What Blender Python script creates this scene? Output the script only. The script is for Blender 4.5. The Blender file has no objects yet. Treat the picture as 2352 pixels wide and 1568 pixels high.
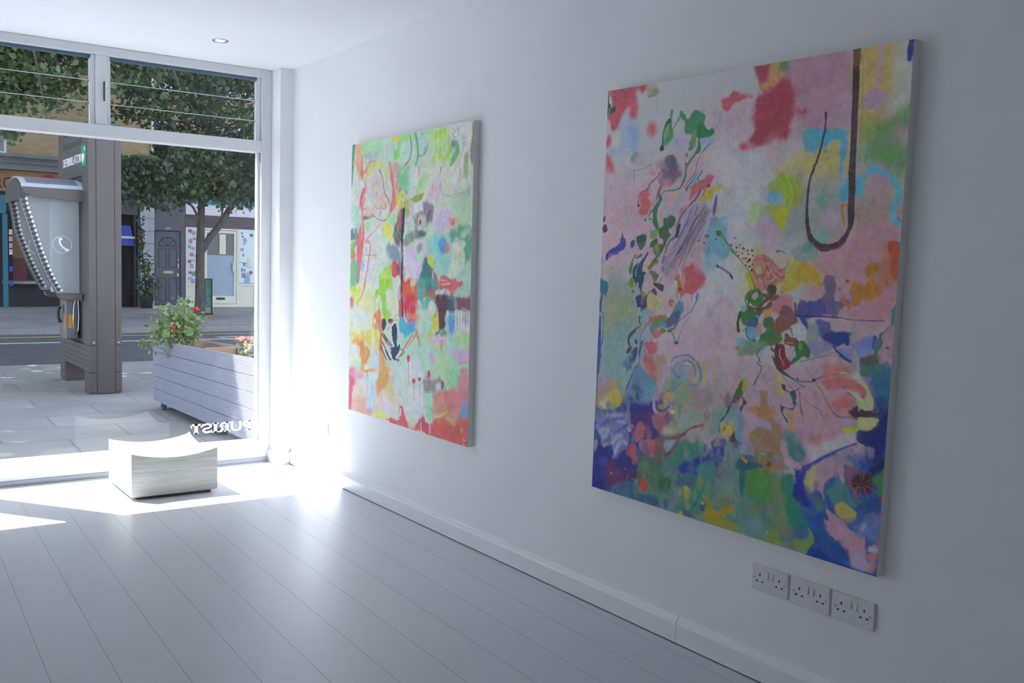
import bpy, math, random
import numpy as np
from mathutils import Vector, Matrix
C = bpy.context.scene.collection
R = math.radians
# ------------------------------------------------------------------ camera, world, sun, exposure
sc = bpy.context.scene
cd = bpy.data.cameras.new('camera'); cam = bpy.data.objects.new('camera', cd); C.objects.link(cam)
YAW, PITCH, ROLL = .6189, -.0763, .0263
fw = Vector((math.sin(YAW)*math.cos(PITCH), math.cos(YAW)*math.cos(PITCH), math.sin(PITCH)))
rt = Vector((math.cos(YAW), -math.sin(YAW), 0)); up = rt.cross(fw)
rt, up = rt*math.cos(ROLL)+up*math.sin(ROLL), up*math.cos(ROLL)-rt*math.sin(ROLL)
m = Matrix((rt, up, -fw)).transposed().to_4x4(); m.translation = Vector((-2.5197, 0, 1.3633))
cam.matrix_world = m
cd.sensor_width = 36; cd.lens = 2192.0*36/2352; cd.clip_start = .05; cd.clip_end = 300
sc.camera = cam
SUN = Vector((.745, -1, -1.93)).normalized()
w = bpy.data.worlds.new('World'); sc.world = w; w.use_nodes = True
wn = w.node_tree.nodes; wl = w.node_tree.links; bg = wn['Background']
sky = wn.new('ShaderNodeTexSky'); sky.sky_type = 'NISHITA'; sky.sun_disc = False
sky.sun_elevation = math.asin(-SUN.z); sky.sun_rotation = math.atan2(-SUN.x, -SUN.y)
sky.dust_density = 2.0; sky.air_density = 1.0
mixs = wn.new('ShaderNodeMix'); mixs.data_type = 'RGBA'; mixs.inputs[0].default_value = .55
wl.new(sky.outputs[0], mixs.inputs[6]); mixs.inputs[7].default_value = (5.0, 5.4, 6.3, 1)
wl.new(mixs.outputs[2], bg.inputs[0]); bg.inputs[1].default_value = 0.42
sl = bpy.data.lights.new('sun', 'SUN'); so = bpy.data.objects.new('sun', sl); C.objects.link(so)
sl.energy = 27.5; sl.angle = R(.6); sl.color = (.915, .945, 1.05)
so.rotation_euler = SUN.to_track_quat('-Z', 'Y').to_euler(); so.location = (-4, 12, 14)
sc.view_settings.view_transform = 'Standard'; sc.view_settings.look = 'None'
sc.view_settings.exposure = 0.10; sc.view_settings.gamma = 1
sc.view_settings.use_curve_mapping = False
sc.cycles.max_bounces = 14; sc.cycles.diffuse_bounces = 8; sc.cycles.transparent_max_bounces = 24
sc.cycles.sample_clamp_indirect = 12

# ------------------------------------------------------------------ materials
def mat(name, col, rough=.6, metal=0., spec=.5, noise=None, bump=None, emit=None, **kw):
    """noise=(scale, amount[, stretch xyz]) tints the base colour, bump=(scale, strength)"""
    m = bpy.data.materials.new(name); m.use_nodes = True
    N = m.node_tree.nodes; L = m.node_tree.links; b = N['Principled BSDF']
    b.inputs['Base Color'].default_value = (*col, 1); b.inputs['Roughness'].default_value = rough
    b.inputs['Metallic'].default_value = metal; b.inputs['Specular IOR Level'].default_value = spec
    tc = N.new('ShaderNodeTexCoord')
    def nz(scale, stretch=(1, 1, 1), det=4):
        mp = N.new('ShaderNodeMapping'); mp.inputs['Scale'].default_value = stretch
        L.new(tc.outputs['Object'], mp.inputs[0])
        n = N.new('ShaderNodeTexNoise'); n.inputs['Scale'].default_value = scale; n.inputs['Detail'].default_value = det
        L.new(mp.outputs[0], n.inputs[0]); return n
    if noise is None: noise = (6, .05)
    n = nz(noise[0], noise[2] if len(noise) > 2 else (1, 1, 1))
    r = N.new('ShaderNodeValToRGB')
    a = noise[1]
    r.color_ramp.elements[0].position = .3; r.color_ramp.elements[1].position = .7
    r.color_ramp.elements[0].color = (*[max(0, c*(1-a)) for c in col], 1)
    r.color_ramp.elements[1].color = (*[min(1, c*(1+a)) for c in col], 1)
    L.new(n.outputs[0], r.inputs[0]); L.new(r.outputs[0], b.inputs['Base Color'])
    if bump:
        n2 = nz(bump[0], bump[2] if len(bump) > 2 else (1, 1, 1))
        bp = N.new('ShaderNodeBump'); bp.inputs['Strength'].default_value = bump[1]; bp.inputs['Distance'].default_value = .01
        L.new(n2.outputs[0], bp.inputs['Height']); L.new(bp.outputs[0], b.inputs['Normal'])
    if emit:
        b.inputs['Emission Color'].default_value = (*emit[0], 1); b.inputs['Emission Strength'].default_value = emit[1]
    return m

def glass_mat(name, tint=(.97, .985, .98), refl=1.0):
    m = bpy.data.materials.new(name); m.use_nodes = True
    N = m.node_tree.nodes; L = m.node_tree.links
    N.remove(N['Principled BSDF']); out = N['Material Output']
    t = N.new('ShaderNodeBsdfTransparent'); t.inputs[0].default_value = (*tint, 1)
    g = N.new('ShaderNodeBsdfGlossy'); g.inputs['Roughness'].default_value = .0
    f = N.new('ShaderNodeFresnel'); f.inputs[0].default_value = 1.5
    # the back of a pane would see 1/1.5: keep the Fresnel curve of the outer face on both sides
    geo = N.new('ShaderNodeNewGeometry'); mx = N.new('ShaderNodeMix'); mx.data_type = 'FLOAT'
    mx.inputs[2].default_value = 1.36; mx.inputs[3].default_value = 1/1.36
    f2 = N.new('ShaderNodeMath'); f2.operation = 'DIVIDE'; f2.inputs[0].default_value = 1
    L.new(geo.outputs['Backfacing'], mx.inputs[0]); L.new(mx.outputs[0], f.inputs[0])
    ms = N.new('ShaderNodeMixShader'); L.new(f.outputs[0], ms.inputs[0])
    L.new(t.outputs[0], ms.inputs[1]); L.new(g.outputs[0], ms.inputs[2]); L.new(ms.outputs[0], out.inputs[0])
    return m

# ------------------------------------------------------------------ mesh builder
def wpos(o):
    p = Vector((0, 0, 0))
    while o is not None: p += o.location; o = o.parent
    return p
class MB:
    def __init__(s): s.v = []; s.f = []; s.sm = []
    def add(s, vs, fs, smooth=False):
        n = len(s.v); s.v += [tuple(v) for v in vs]; s.f += [tuple(i+n for i in f) for f in fs]; s.sm += [smooth]*len(fs); return s
    def box(s, x0, x1, y0, y1, z0, z1):
        x0, x1 = min(x0, x1), max(x0, x1); y0, y1 = min(y0, y1), max(y0, y1); z0, z1 = min(z0, z1), max(z0, z1)
        return s.add([(x0,y0,z0),(x1,y0,z0),(x1,y1,z0),(x0,y1,z0),(x0,y0,z1),(x1,y0,z1),(x1,y1,z1),(x0,y1,z1)],
              [(0,3,2,1),(4,5,6,7),(0,1,5,4),(1,2,6,5),(2,3,7,6),(3,0,4,7)])
    def hexa(s, b, t):   # 4 bottom and 4 top corners, counter-clockwise from above
        return s.add(list(b)+list(t), [(0,3,2,1),(4,5,6,7),(0,1,5,4),(1,2,6,5),(2,3,7,6),(3,0,4,7)])
    def prism(s, poly, axis, a, b):
        """extrude a 2-D polygon along an axis ('x': poly=(y,z), 'y': poly=(x,z), 'z': poly=(x,y))"""
        n = len(poly)
        def P(p, t): return {'x': (t, p[0], p[1]), 'y': (p[0], t, p[1]), 'z': (p[0], p[1], t)}[axis]
        vs = [P(p, a) for p in poly]+[P(p, b) for p in poly]
        fs = [tuple(range(n)), tuple(range(2*n-1, n-1, -1))]+[(i, i+n, (i+1) % n+n, (i+1) % n) for i in range(n)]
        return s.add(vs, fs)
    def tube(s, pts, rad, n=8, smooth=True, caps=True):
        pts = [Vector(p) for p in pts]
        if not hasattr(rad, '__len__'): rad = [rad]*len(pts)
        prev = None; vs = []
        for i, p in enumerate(pts):
            d = (pts[min(i+1, len(pts)-1)]-pts[max(i-1, 0)]).normalized()
            a = prev if prev is not None else (Vector((0, 0, 1)) if abs(d.z) < .9 else Vector((1, 0, 0)))
            u = (a-d*a.dot(d)).normalized(); v = d.cross(u); prev = u
            for k in range(n):
                t = 2*math.pi*k/n; vs.append(p+(u*math.cos(t)+v*math.sin(t))*rad[i])
        fs = [(i*n+k, i*n+(k+1) % n, (i+1)*n+(k+1) % n, (i+1)*n+k) for i in range(len(pts)-1) for k in range(n)]
        s.add(vs, fs, smooth)
        if caps: s.add(vs[:n], [tuple(range(n-1, -1, -1))]); s.add(vs[-n:], [tuple(range(n))])
        return s
    def cyl(s, c, axis, r, h, n=24, r2=None, smooth=True):
        d = Vector({'x': (1,0,0), 'y': (0,1,0), 'z': (0,0,1)}[axis]); c = Vector(c)
        return s.tube([c, c+d*h], [r, r if r2 is None else r2], n, smooth)
    def lathe(s, c, prof, n=32, smooth=True):
        vs = []; m_ = len(prof)
        for k in range(n):
            t = 2*math.pi*k/n
            for r, z in prof: vs.append((c[0]+r*math.cos(t), c[1]+r*math.sin(t), c[2]+z))
        return s.add(vs, [(k*m_+j, ((k+1) % n)*m_+j, ((k+1) % n)*m_+j+1, k*m_+j+1) for k in range(n) for j in range(m_-1)], smooth)
    def build(s, name, m, parent=None, bevel=0, loc=None):
        me = bpy.data.meshes.new(name)
        off = wpos(parent) if parent else Vector(loc or (0, 0, 0))
        me.from_pydata([(v[0]-off.x, v[1]-off.y, v[2]-off.z) for v in s.v], [], s.f)
        me.polygons.foreach_set('use_smooth', s.sm)
        me.materials.append(m); me.update()
        o = bpy.data.objects.new(name, me); C.objects.link(o)
        if parent: o.parent = parent
        elif loc: o.location = loc
        if bevel:
            b = o.modifiers.new('bevel', 'BEVEL'); b.width = bevel; b.segments = 2; b.limit_method = 'ANGLE'; b.angle_limit = R(40)
        return o
def bx(*a): return MB().box(*a)
def empty(name, loc, label=None, cat=None, group=None, kind=None):
    o = bpy.data.objects.new(name, None); C.objects.link(o); o.location = loc; o.empty_display_size = .1
    return tag(o, label, cat, group, kind)
def tag(o, label=None, cat=None, group=None, kind=None):
    if label: o['label'] = label
    if cat: o['category'] = cat
    if group: o['group'] = group
    if kind: o['kind'] = kind
    return o
def struct(o): o['kind'] = 'structure'; return o
def text_mesh(name, body, size, m, parent, origin, xdir, ydir, sx=1., ext=.002, align='LEFT', fit=None):
    """lettering as a thin mesh standing on its surface"""
    cu = bpy.data.curves.new(name, 'FONT'); cu.body = body; cu.size = size; cu.extrude = ext; cu.align_x = align
    t = bpy.data.objects.new(name+'_c', cu); C.objects.link(t)
    dg = bpy.context.evaluated_depsgraph_get(); me = bpy.data.meshes.new_from_object(t.evaluated_get(dg))
    bpy.data.objects.remove(t)
    if fit: xs_ = [v.co.x for v in me.vertices]; sx = fit/(max(xs_)-min(xs_))
    X = Vector(xdir).normalized(); Y = Vector(ydir).normalized(); Z = X.cross(Y)
    M = Matrix((X*sx, Y, Z)).transposed().to_4x4(); off = wpos(parent) if parent else Vector((0, 0, 0))
    M.translation = Vector(origin)-off
    me.transform(M); me.materials.clear(); me.materials.append(m)
    o = bpy.data.objects.new(name, me); C.objects.link(o); o.parent = parent
    return o
def copy_tree(o, parent=None):
    c = o.copy(); C.objects.link(c)
    if parent: c.parent = parent
    for ch in list(o.children): copy_tree(ch, c)
    return c

# ------------------------------------------------------------------ the painter: brush marks in canvas millimetres
PAINT_A = """
p 224 238 218 265 99 0|-12,-10 1332,-6 1338,1562 -10,1569
p 189 225 187 1175 89 20|29,7 775,19 875,274 395,245 122,178
p 199 231 207 918 79 10|279,-31 775,-3 782,178 338,120
p 204 225 227 578 79 10|774,-26 1118,-9 1125,161 825,136
p 220 214 204 1241 79 20|65,174 494,156 791,404 506,464 73,377
p 225 233 205 967 89 20|782,178 1203,126 1294,464 968,411
p 227 228 225 1114 79 10|3,375 297,435 310,778 9,837
p 185 222 192 852 89 10|1138,502 1319,506 1311,878 1150,800
p 180 224 205 1069 89 10|796,540 1220,546 1192,841 805,766
p 232 238 195 1191 94 20|-22,942 522,868 533,1153 -12,1200
p 198 235 205 1006 94 20|529,1058 1312,920 1329,1334 542,1391
p 238 218 205 1278 89 20|-6,1355 536,1248 694,1512 2,1562
x 500 0 0 40 69 0|0,0 1310,1560
p 238 183 152 157 99 10|32,1 120,6 152,85 127,199 51,103
s 86 156 117 66 89 3|25,4,39 14,107,30 4,236,12
p 176 233 173 176 89 10|134,14 355,3 360,115 248,49 152,85
s 196 225 132 103 79 3|134,14,43 137,71,29
p 191 197 205 201 89 10|152,85 235,61 331,75 319,112 223,110
s 238 129 129 63 89 3|127,186,20 197,152,22 237,118,15 306,117,6
s 238 131 129 65 89 3|130,84,20 134,193,32
s 217 226 98 99 94 3|219,179,59 252,144,43 334,131,21 401,155,23 429,206,29 438,261,23
p 238 223 101 59 99 10|493,2 575,7 576,28 500,27
p 177 238 110 91 89 10|575,1 721,4 698,25 601,39
p 152 223 117 116 89 10|503,102 576,43 625,18 614,64 555,130
p 200 237 217 229 69 10|700,90 690,120 660,136 623,133 591,111 578,79 588,48 619,32 657,36 688,58
s 176 89 103 25 99 3|685,7,8 708,67,8 696,130,8 655,156,9 619,177,5 558,220,5
s 114 205 137 67 94 3|744,7,25 770,56,27 778,125,19 751,181,16
s 121 204 148 66 94 3|772,119,7 819,129,9 864,104,14 868,65,25
p 207 230 221 87 89 10|780,16 883,16 873,65 841,108 795,104
s 145 230 105 87 79 3|803,13,12 883,16,11
p 211 238 113 125 89 10|905,12 1088,15 1090,59 1037,48 1030,130 1094,146 1085,184 1020,157 933,172 921,137 986,115 962,68 897,85
s 179 238 82 96 74 3|916,8,16 914,109,25
s 179 238 82 95 74 3|960,12,15 959,113,24
s 180 238 82 94 74 3|1004,17,15 1002,117,24
s 180 238 82 93 74 3|1047,22,15 1045,120,24
p 238 238 227 79 94 10|1098,5 1299,7 1293,95 1276,151 1246,138 1195,128 1184,84 1122,73
s 181 156 137 22 69 3|1109,18,4 1141,32,6 1121,57,6 1153,71,4
s 181 156 137 22 69 3|1160,12,5 1173,62,5
s 182 157 137 22 69 3|1203,76,4 1253,75,4
s 182 157 137 22 69 3|1204,97,3 1265,124,3
s 181 156 137 22 69 3|1121,40,3 1191,21,3
s 182 157 137 22 69 3|1224,88,6 1216,136,6
s 143 145 120 77 89 3|1299,12,15 1306,65,21 1295,143,33 1302,206,11
p 165 161 166 91 99 10|1153,98 1148,108 1136,113 1121,112 1108,104 1103,93 1107,82 1120,77 1135,78 1147,86
s 116 207 134 70 99 3|1159,93,24 1165,131,35 1131,171,40 1106,196,20
s 181 238 86 82 89 3|1080,74,21 1087,124,28 1073,145,25
p 238 238 229 140 94 10|1147,189 1207,161 1228,200 1201,279 1151,297 1099,272 1086,217
s 238 206 161 100 59 3|1196,144,19 1167,190,28 1138,221,9
s 164 181 121 117 84 3|1247,165,40 1244,218,44 1250,261,29
s 212 158 159 80 69 3|1194,225,14 1191,273,20
s 195 126 139 52 79 3|1016,201,11 1002,244,15 1015,300,10
p 238 210 227 148 89 10|1001,211 1014,289 995,355 941,375 862,354 916,283
s 170 167 168 23 99 3|998,294,7 1032,329,3 1091,348,2 1163,336,2
p 172 187 181 217 79 10|1153,351 1282,305 1284,368 1205,365
p 196 229 182 257 89 10|1113,371 1294,358 1308,475 1158,460
p 217 209 201 296 79 10|457,283 460,345 417,385 345,389 268,352 218,290 215,226 260,186 335,185 410,222
p 238 184 174 150 69 10|325,257 312,277 294,289 277,287 268,272 270,249 283,229 301,218 318,220 327,235
p 238 196 171 195 89 10|447,347 437,365 408,375 372,373 342,361 330,342 340,324 369,314 406,316 435,329
s 163 94 108 27 99 3|348,166,8 390,216,7 413,291,8 461,336,8 495,386,10 452,439,7 386,449,4 291,422,4 248,395,5
s 216 107 111 27 79 3|288,359,4 330,382,3 370,378,3 423,383,3 436,365,6
s 206 118 131 28 69 3|313,285,5 328,323,5
s 236 117 122 71 89 3|472,142,27 494,210,36 523,296,38 489,404,30
p 208 185 160 118 89 10|505,145 581,150 571,215 534,237 507,199
s 230 115 120 82 84 3|610,271,22 551,346,40 514,392,22
p 228 231 99 93 89 10|562,310 624,302 626,373 578,407 551,358
s 231 130 123 58 79 3|571,215,17 547,262,17 586,300,13
p 136 218 156 115 89 10|582,198 656,180 681,223 679,316 623,296 572,251
p 236 238 225 134 89 10|794,230 786,260 764,278 734,276 710,255 699,224 707,194 731,176 760,178 784,199
p 196 238 137 110 94 10|768,304 801,265 846,234 859,280 826,312
p 163 184 86 78 99 10|757,332 849,314 828,353 759,367 698,347
p 176 191 109 91 89 10|638,350 698,347 713,423 666,439 640,397
s 202 210 198 56 79 3|723,359,23 738,442,16
p 238 238 232 55 89 10|759,378 828,358 853,405 773,425
p 151 140 152 130 94 10|851,365 941,369 954,403 934,459 890,486 763,489 761,425 830,404
p 222 221 195 153 79 10|878,463 870,483 848,495 819,494 795,481 786,460 794,440 816,428 845,429 868,442
s 118 65 90 33 99 3|815,461,16 815,473,16
s 98 93 111 65 69 3|910,418,21 883,463,15
p 238 206 230 166 94 10|966,432 1051,412 1126,432 1119,513 1056,523 969,510
s 195 219 231 125 69 3|1031,445,51 1011,489,52
p 135 156 143 157 94 10|669,528 788,507 880,520 870,548 766,558 672,599 646,569
s 108 90 101 88 69 3|811,524,29 869,531,17
p 237 112 116 61 89 10|1137,454 1178,466 1149,492 1118,491
p 116 178 151 158 94 10|1119,513 1220,488 1319,512 1313,591 1264,601 1253,564 1162,563 1120,562
p 192 234 180 118 79 10|1201,536 1270,500 1290,522 1242,558
p 108 176 143 195 84 10|1323,601 1315,635 1291,657 1261,657 1235,636 1224,601 1232,566 1256,545 1287,546 1312,567
p 232 238 209 60 94 10|1142,579 1253,569 1244,601 1205,622 1144,628
p 227 238 210 101 89 10|1144,622 1245,612 1228,708 1128,753 1075,744 1125,671
p 149 226 228 253 89 10|915,543 1024,533 1060,633 1019,672 941,645
p 108 164 226 145 94 10|1084,591 1074,613 1054,626 1032,625 1015,610 1011,587 1021,565 1041,552 1064,553 1080,568
p 238 135 141 51 89 10|1079,578 1105,578 1102,622 1076,628
p 158 224 205 83 69 10|1061,650 1103,644 1086,743 1043,733
p 114 95 103 105 89 10|566,418 628,409 621,539 586,598 520,538 531,502
s 218 98 102 81 79 3|604,420,42 593,479,37
s 58 73 92 34 99 3|634,403,37 631,480,32 622,569,25 631,658,25 629,741,27 632,817,22
p 152 162 179 142 94 10|444,586 496,574 573,592 612,634 614,676 499,659 446,622
p 238 92 96 83 99 10|597,718 588,746 564,764 532,765 506,748 495,720 504,691 529,673 560,673 586,690
p 123 96 110 140 79 10|633,717 628,742 614,757 595,758 580,743 573,718 578,694 592,678 610,678 626,693
p 238 238 91 144 94 10|414,475 517,471 507,537 521,568 442,537 402,511
p 178 234 183 142 89 10|575,443 564,463 536,476 499,475 469,461 457,439 468,418 497,406 533,407 563,421
s 93 138 130 76 99 3|165,430,26 235,426,17 290,415,8
s 238 109 118 78 89 3|159,271,27 126,339,38 150,404,22 159,469,34 126,545,100 116,661,72 92,791,43
s 238 118 123 64 79 3|175,316,19 148,372,19 191,380,9
s 238 140 146 63 84 3|374,468,9 198,559,13 255,578,19 219,724,16 181,832,14
p 238 194 153 127 79 10|290,397 280,415 253,425 218,424 189,412 178,393 188,374 216,364 250,365 278,378
p 186 226 152 127 79 10|250,477 244,499 228,513 207,512 190,498 182,476 188,453 205,440 225,440 243,455
p 184 232 198 184 79 10|2,373 120,378 123,468 36,472
p 88 135 135 93 89 10|-8,491 81,493 68,544 -6,557
p 147 191 108 106 89 10|-5,570 69,564 57,648 -2,662
p 238 134 121 80 79 10|72,663 60,682 41,693 23,691 12,679 14,659 26,641 45,630 63,631 73,644
p 114 200 137 133 84 10|-8,688 88,687 79,835 -10,838
p 151 182 237 155 79 10|189,705 183,720 166,730 145,730 127,721 120,706 126,691 143,681 164,681 181,690
s 107 126 138 38 69 3|173,641,4 326,641,6
p 193 238 110 97 94 10|384,734 501,707 493,822 374,826
s 175 233 74 72 79 3|489,720,38 518,821,25
p 234 219 238 134 94 10|721,628 767,570 859,565 884,622 842,708 750,762 677,734 699,681
s 238 207 237 113 89 3|744,587,39 685,634,45 688,705,36
s 238 197 230 88 89 3|860,599,34 863,657,27 796,726,19
p 145 175 165 110 89 10|839,605 834,622 819,632 801,632 785,622 779,605 784,588 798,577 817,578 832,588
p 188 238 216 89 89 10|781,645 838,611 817,674 771,675
p 191 238 126 55 79 10|805,651 840,651 829,686
p 211 238 79 86 99 10|896,639 963,639 955,712 910,696
p 74 138 136 97 99 10|842,703 885,651 944,713 989,757 1024,805 823,811 832,749
s 217 89 97 74 84 3|944,713,26 1001,768,26
p 238 121 122 61 94 10|1022,756 1064,738 1180,763 1250,756 1181,800 1024,805
s 238 238 231 31 79 3|1044,761,9 1097,765,9
p 238 126 80 102 89 10|642,777 774,762 800,812 644,817
p 238 238 137 67 79 10|727,775 775,773 764,813 716,804
s 238 238 238 69 63 3|659,463,15 662,497,18 666,530,6
s 145 218 144 68 55 3|691,504,14 685,518,17 694,532,4
s 238 176 176 70 37 3|583,382,19 587,411,22 598,441,7
s 211 229 230 75 43 3|295,221,17 294,231,16 309,242,3
s 238 175 175 72 59 3|433,38,20 433,49,23 437,61,7
s 121 183 162 72 48 3|470,212,7 476,229,10 467,245,2
s 238 125 128 59 49 3|1252,669,7 1259,677,10 1252,685,3
s 238 121 124 66 61 3|791,188,12 789,214,14 777,239,4
s 210 228 229 77 41 3|190,224,7 197,237,11 178,248,2
s 238 238 126 68 35 3|744,786,13 743,815,17 743,844,5
s 238 205 229 61 57 3|1156,766,19 1149,789,23 1149,812,7
s 119 180 160 77 48 3|187,805,12 193,821,15 181,837,4
s 238 238 238 78 68 3|123,194,9 121,223,10 131,251,3
s 232 200 223 68 43 3|700,474,10 695,506,12 717,538,3
s 228 196 219 75 37 3|310,607,11 321,643,13 327,679,4
s 238 117 120 79 63 3|79,116,13 86,141,16 77,165,4
s 216 235 236 66 57 3|831,260,17 823,273,22 823,286,7
s 238 122 125 65 50 3|847,95,19 852,109,24 835,122,6
s 173 230 107 78 69 3|102,169,20 94,189,23 97,209,7
s 238 201 137 65 59 3|914,559,8 907,583,10 901,606,3
s 238 183 183 59 37 3|1233,58,12 1237,82,15 1229,104,5
s 238 199 137 67 47 3|783,596,19 788,629,22 795,660,7
s 235 203 227 64 35 3|954,716,12 961,747,15 967,777,4
s 124 187 165 64 65 3|912,324,7 904,333,8 900,341,2
s 238 180 180 63 53 3|988,331,15 988,358,17 1001,385,5
s 232 200 224 67 58 3|731,273,6 740,285,8 719,294,2
s 238 198 136 68 58 3|713,719,10 716,738,11 716,756,4
s 238 238 126 69 65 3|657,717,18 652,735,22 656,752,7
s 144 217 143 70 59 3|572,483,9 573,500,11 586,518,3
s 238 125 128 59 48 3|1227,247,12 1224,259,14 1220,271,4
s 145 219 144 67 44 3|748,548,20 751,575,25 744,602,8
s 238 238 238 65 49 3|855,551,11 859,566,15 859,582,5
s 238 174 174 75 50 3|311,630,20 319,647,25 330,664,7
s 179 238 112 65 44 3|882,533,21 886,562,26 875,591,8
s 218 237 238 63 59 3|982,606,7 979,628,8 993,650,2
s 238 178 177 67 49 3|747,504,13 754,533,15 763,561,5
s 221 238 238 60 54 3|1170,330,8 1177,349,10 1157,367,3
s 238 182 182 60 42 3|1168,634,12 1171,665,14 1162,696,4
s 149 224 148 60 47 3|1194,770,13 1201,801,16 1192,834,5
s 238 172 172 78 50 3|143,377,23 144,402,28 126,427,8
s 209 227 228 79 64 3|73,450,26 74,479,30 96,509,9
s 218 237 238 64 54 3|960,750,20 954,771,25 953,792,8
s 238 124 127 61 68 3|1108,459,12 1116,472,15 1102,484,4
s 182 238 113 61 42 3|1152,494,7 1154,510,9 1147,526,3
s 238 121 124 67 53 3|763,419,7 773,444,8 766,468,2
s 238 125 128 58 44 3|1263,133,7 1270,144,10 1263,153,3
s 238 198 136 68 38 3|673,134,19 682,154,24 675,174,7
s 238 238 238 69 43 3|602,58,16 612,75,22 587,89,5
s 238 179 179 64 64 3|939,281,15 933,298,18 947,317,5
s 217 236 237 65 56 3|876,580,20 869,606,24 882,633,7
s 233 201 224 67 64 3|777,692,10 772,716,12 780,738,3
s 238 238 124 74 42 3|371,607,24 368,639,30 367,671,9
s 238 183 183 58 50 3|1295,698,9 1299,709,10 1289,720,2
s 238 183 183 59 42 3|1226,445,8 1229,469,10 1236,495,3
s 218 237 238 64 69 3|951,724,8 952,757,10 961,790,3
s 237 205 229 61 51 3|1117,639,6 1122,659,7 1122,679,2
s 228 196 219 75 37 3|291,122,11 286,136,12 298,151,3
s 238 125 128 59 42 3|1235,384,10 1235,411,12 1237,437,4
s 238 197 135 71 49 3|559,521,10 558,531,12 555,542,4
s 238 119 121 75 54 3|300,161,7 310,185,9 314,209,3
s 238 238 238 75 63 3|307,487,22 302,506,26 293,524,8
s 238 120 123 70 42 3|609,722,18 617,754,22 622,787,7
s 228 196 219 75 36 3|305,652,9 314,670,10 324,688,2
s 238 175 174 73 48 3|433,776,12 433,794,13 423,812,4
s 238 207 231 58 38 3|1289,517,15 1298,541,18 1278,566,5
s 120 182 161 74 43 3|367,377,21 372,401,25 352,423,7
s 183 238 114 60 63 3|1188,450,19 1191,470,22 1204,491,6
s 173 230 108 78 68 3|139,499,8 149,531,10 127,562,3
s 238 124 127 61 55 3|1134,444,12 1135,467,15 1130,490,4
s 121 183 162 71 36 3|538,255,17 535,281,20 548,308,6
s 238 202 139 62 61 3|1044,478,12 1049,502,15 1032,526,4
s 173 230 107 79 43 3|111,807,10 122,844,12 111,881,3
s 238 238 129 63 56 3|1009,74,16 1016,86,21 999,95,5
s 238 173 173 77 47 3|197,519,11 188,542,14 200,564,4
s 210 228 229 76 63 3|227,357,19 232,384,24 224,410,7
s 210 228 229 76 56 3|219,258,17 220,271,21 213,284,7
s 238 238 125 71 41 3|530,244,16 533,272,20 536,299,6
s 120 182 161 74 44 3|401,791,23 393,826,28 388,862,9
s 238 238 238 79 54 3|46,61,12 53,77,14 64,94,4
s 238 179 179 65 62 3|874,320,9 873,341,11 884,362,3
s 238 238 238 74 60 3|404,1268,22 398,1297,27 395,1326,9
s 238 238 238 65 60 3|879,896,18 884,906,21 865,918,5
s 123 186 165 66 59 3|836,786,9 843,801,10 847,817,3
s 218 237 238 63 51 3|1018,1373,10 1026,1400,12 1020,1430,3
s 122 184 163 70 55 3|622,1028,12 616,1049,15 635,1068,4
s 238 238 127 67 40 3|789,1270,18 789,1282,19 780,1296,6
s 213 231 232 71 42 3|527,1039,11 535,1055,14 531,1071,4
s 238 119 122 74 35 3|358,926,9 361,946,10 376,964,2
s 122 184 163 70 39 3|630,1369,15 634,1383,18 628,1399,6
s 238 197 135 70 50 3|616,1371,21 611,1404,25 630,1435,7
s 146 220 146 65 52 3|916,1355,10 917,1382,12 930,1407,3
s 216 235 236 66 38 3|824,1012,12 821,1039,14 815,1067,5
s 174 232 108 75 59 3|340,839,18 342,866,21 324,894,6
s 234 202 226 65 52 3|892,1115,11 891,1127,13 907,1138,3
s 173 230 107 78 51 3|135,1138,22 124,1159,30 129,1179,10
s 238 238 238 68 57 3|765,1323,9 771,1337,12 762,1353,3
s 238 238 124 74 52 3|402,1267,12 406,1300,15 399,1334,4
s 144 217 143 70 52 3|629,1215,12 628,1236,14 614,1257,4
s 118 179 158 80 50 3|32,1372,18 34,1388,22 26,1404,6
s 238 206 230 60 46 3|1223,857,10 1219,866,13 1219,876,4
s 140 212 140 79 45 3|58,891,17 68,912,19 80,931,5
s 143 215 142 73 61 3|462,1459,9 470,1468,11 472,1479,4
s 238 238 130 60 36 3|1195,1185,17 1188,1196,22 1189,1206,7
s 238 119 122 74 53 3|378,1371,23 384,1387,25 367,1405,6
s 220 238 238 61 46 3|1122,1327,7 1123,1338,9 1132,1348,3
s 141 213 141 77 38 3|243,1184,14 253,1200,17 231,1219,4
s 124 187 166 64 62 3|983,1324,19 984,1358,22 990,1391,7
s 238 238 238 79 48 3|69,866,16 67,888,18 56,910,5
s 238 192 132 80 47 3|9,820,13 20,837,17 0,856,4
s 222 238 238 59 48 3|1281,1224,9 1282,1244,11 1294,1262,3
s 218 238 238 63 40 3|1036,1221,6 1045,1250,8 1038,1280,2
s 141 213 140 78 41 3|176,1221,26 177,1240,32 179,1258,10
s 238 238 238 63 44 3|1012,1183,19 1004,1203,25 1024,1220,6
s 146 220 145 66 53 3|866,1198,13 871,1225,16 859,1254,4
s 238 238 124 74 53 3|378,1162,15 384,1170,18 372,1181,4
s 238 238 238 68 62 3|759,1436,13 750,1452,18 756,1466,6
s 125 188 167 62 56 3|1096,1289,17 1100,1314,20 1101,1338,6
s 141 213 141 77 58 3|198,922,16 190,935,22 208,947,5
s 182 238 113 61 50 3|1149,1003,12 1151,1032,16 1148,1060,5
s 175 233 109 73 62 3|424,1052,10 421,1065,13 428,1078,4
s 143 215 142 73 37 3|467,1431,19 465,1441,25 466,1451,8
s 211 229 230 75 43 3|328,893,13 338,911,16 317,930,4
s 238 118 121 75 53 3|333,1481,8 327,1494,10 318,1507,3
s 238 238 238 72 54 3|486,1472,9 477,1487,13 485,1500,4
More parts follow.
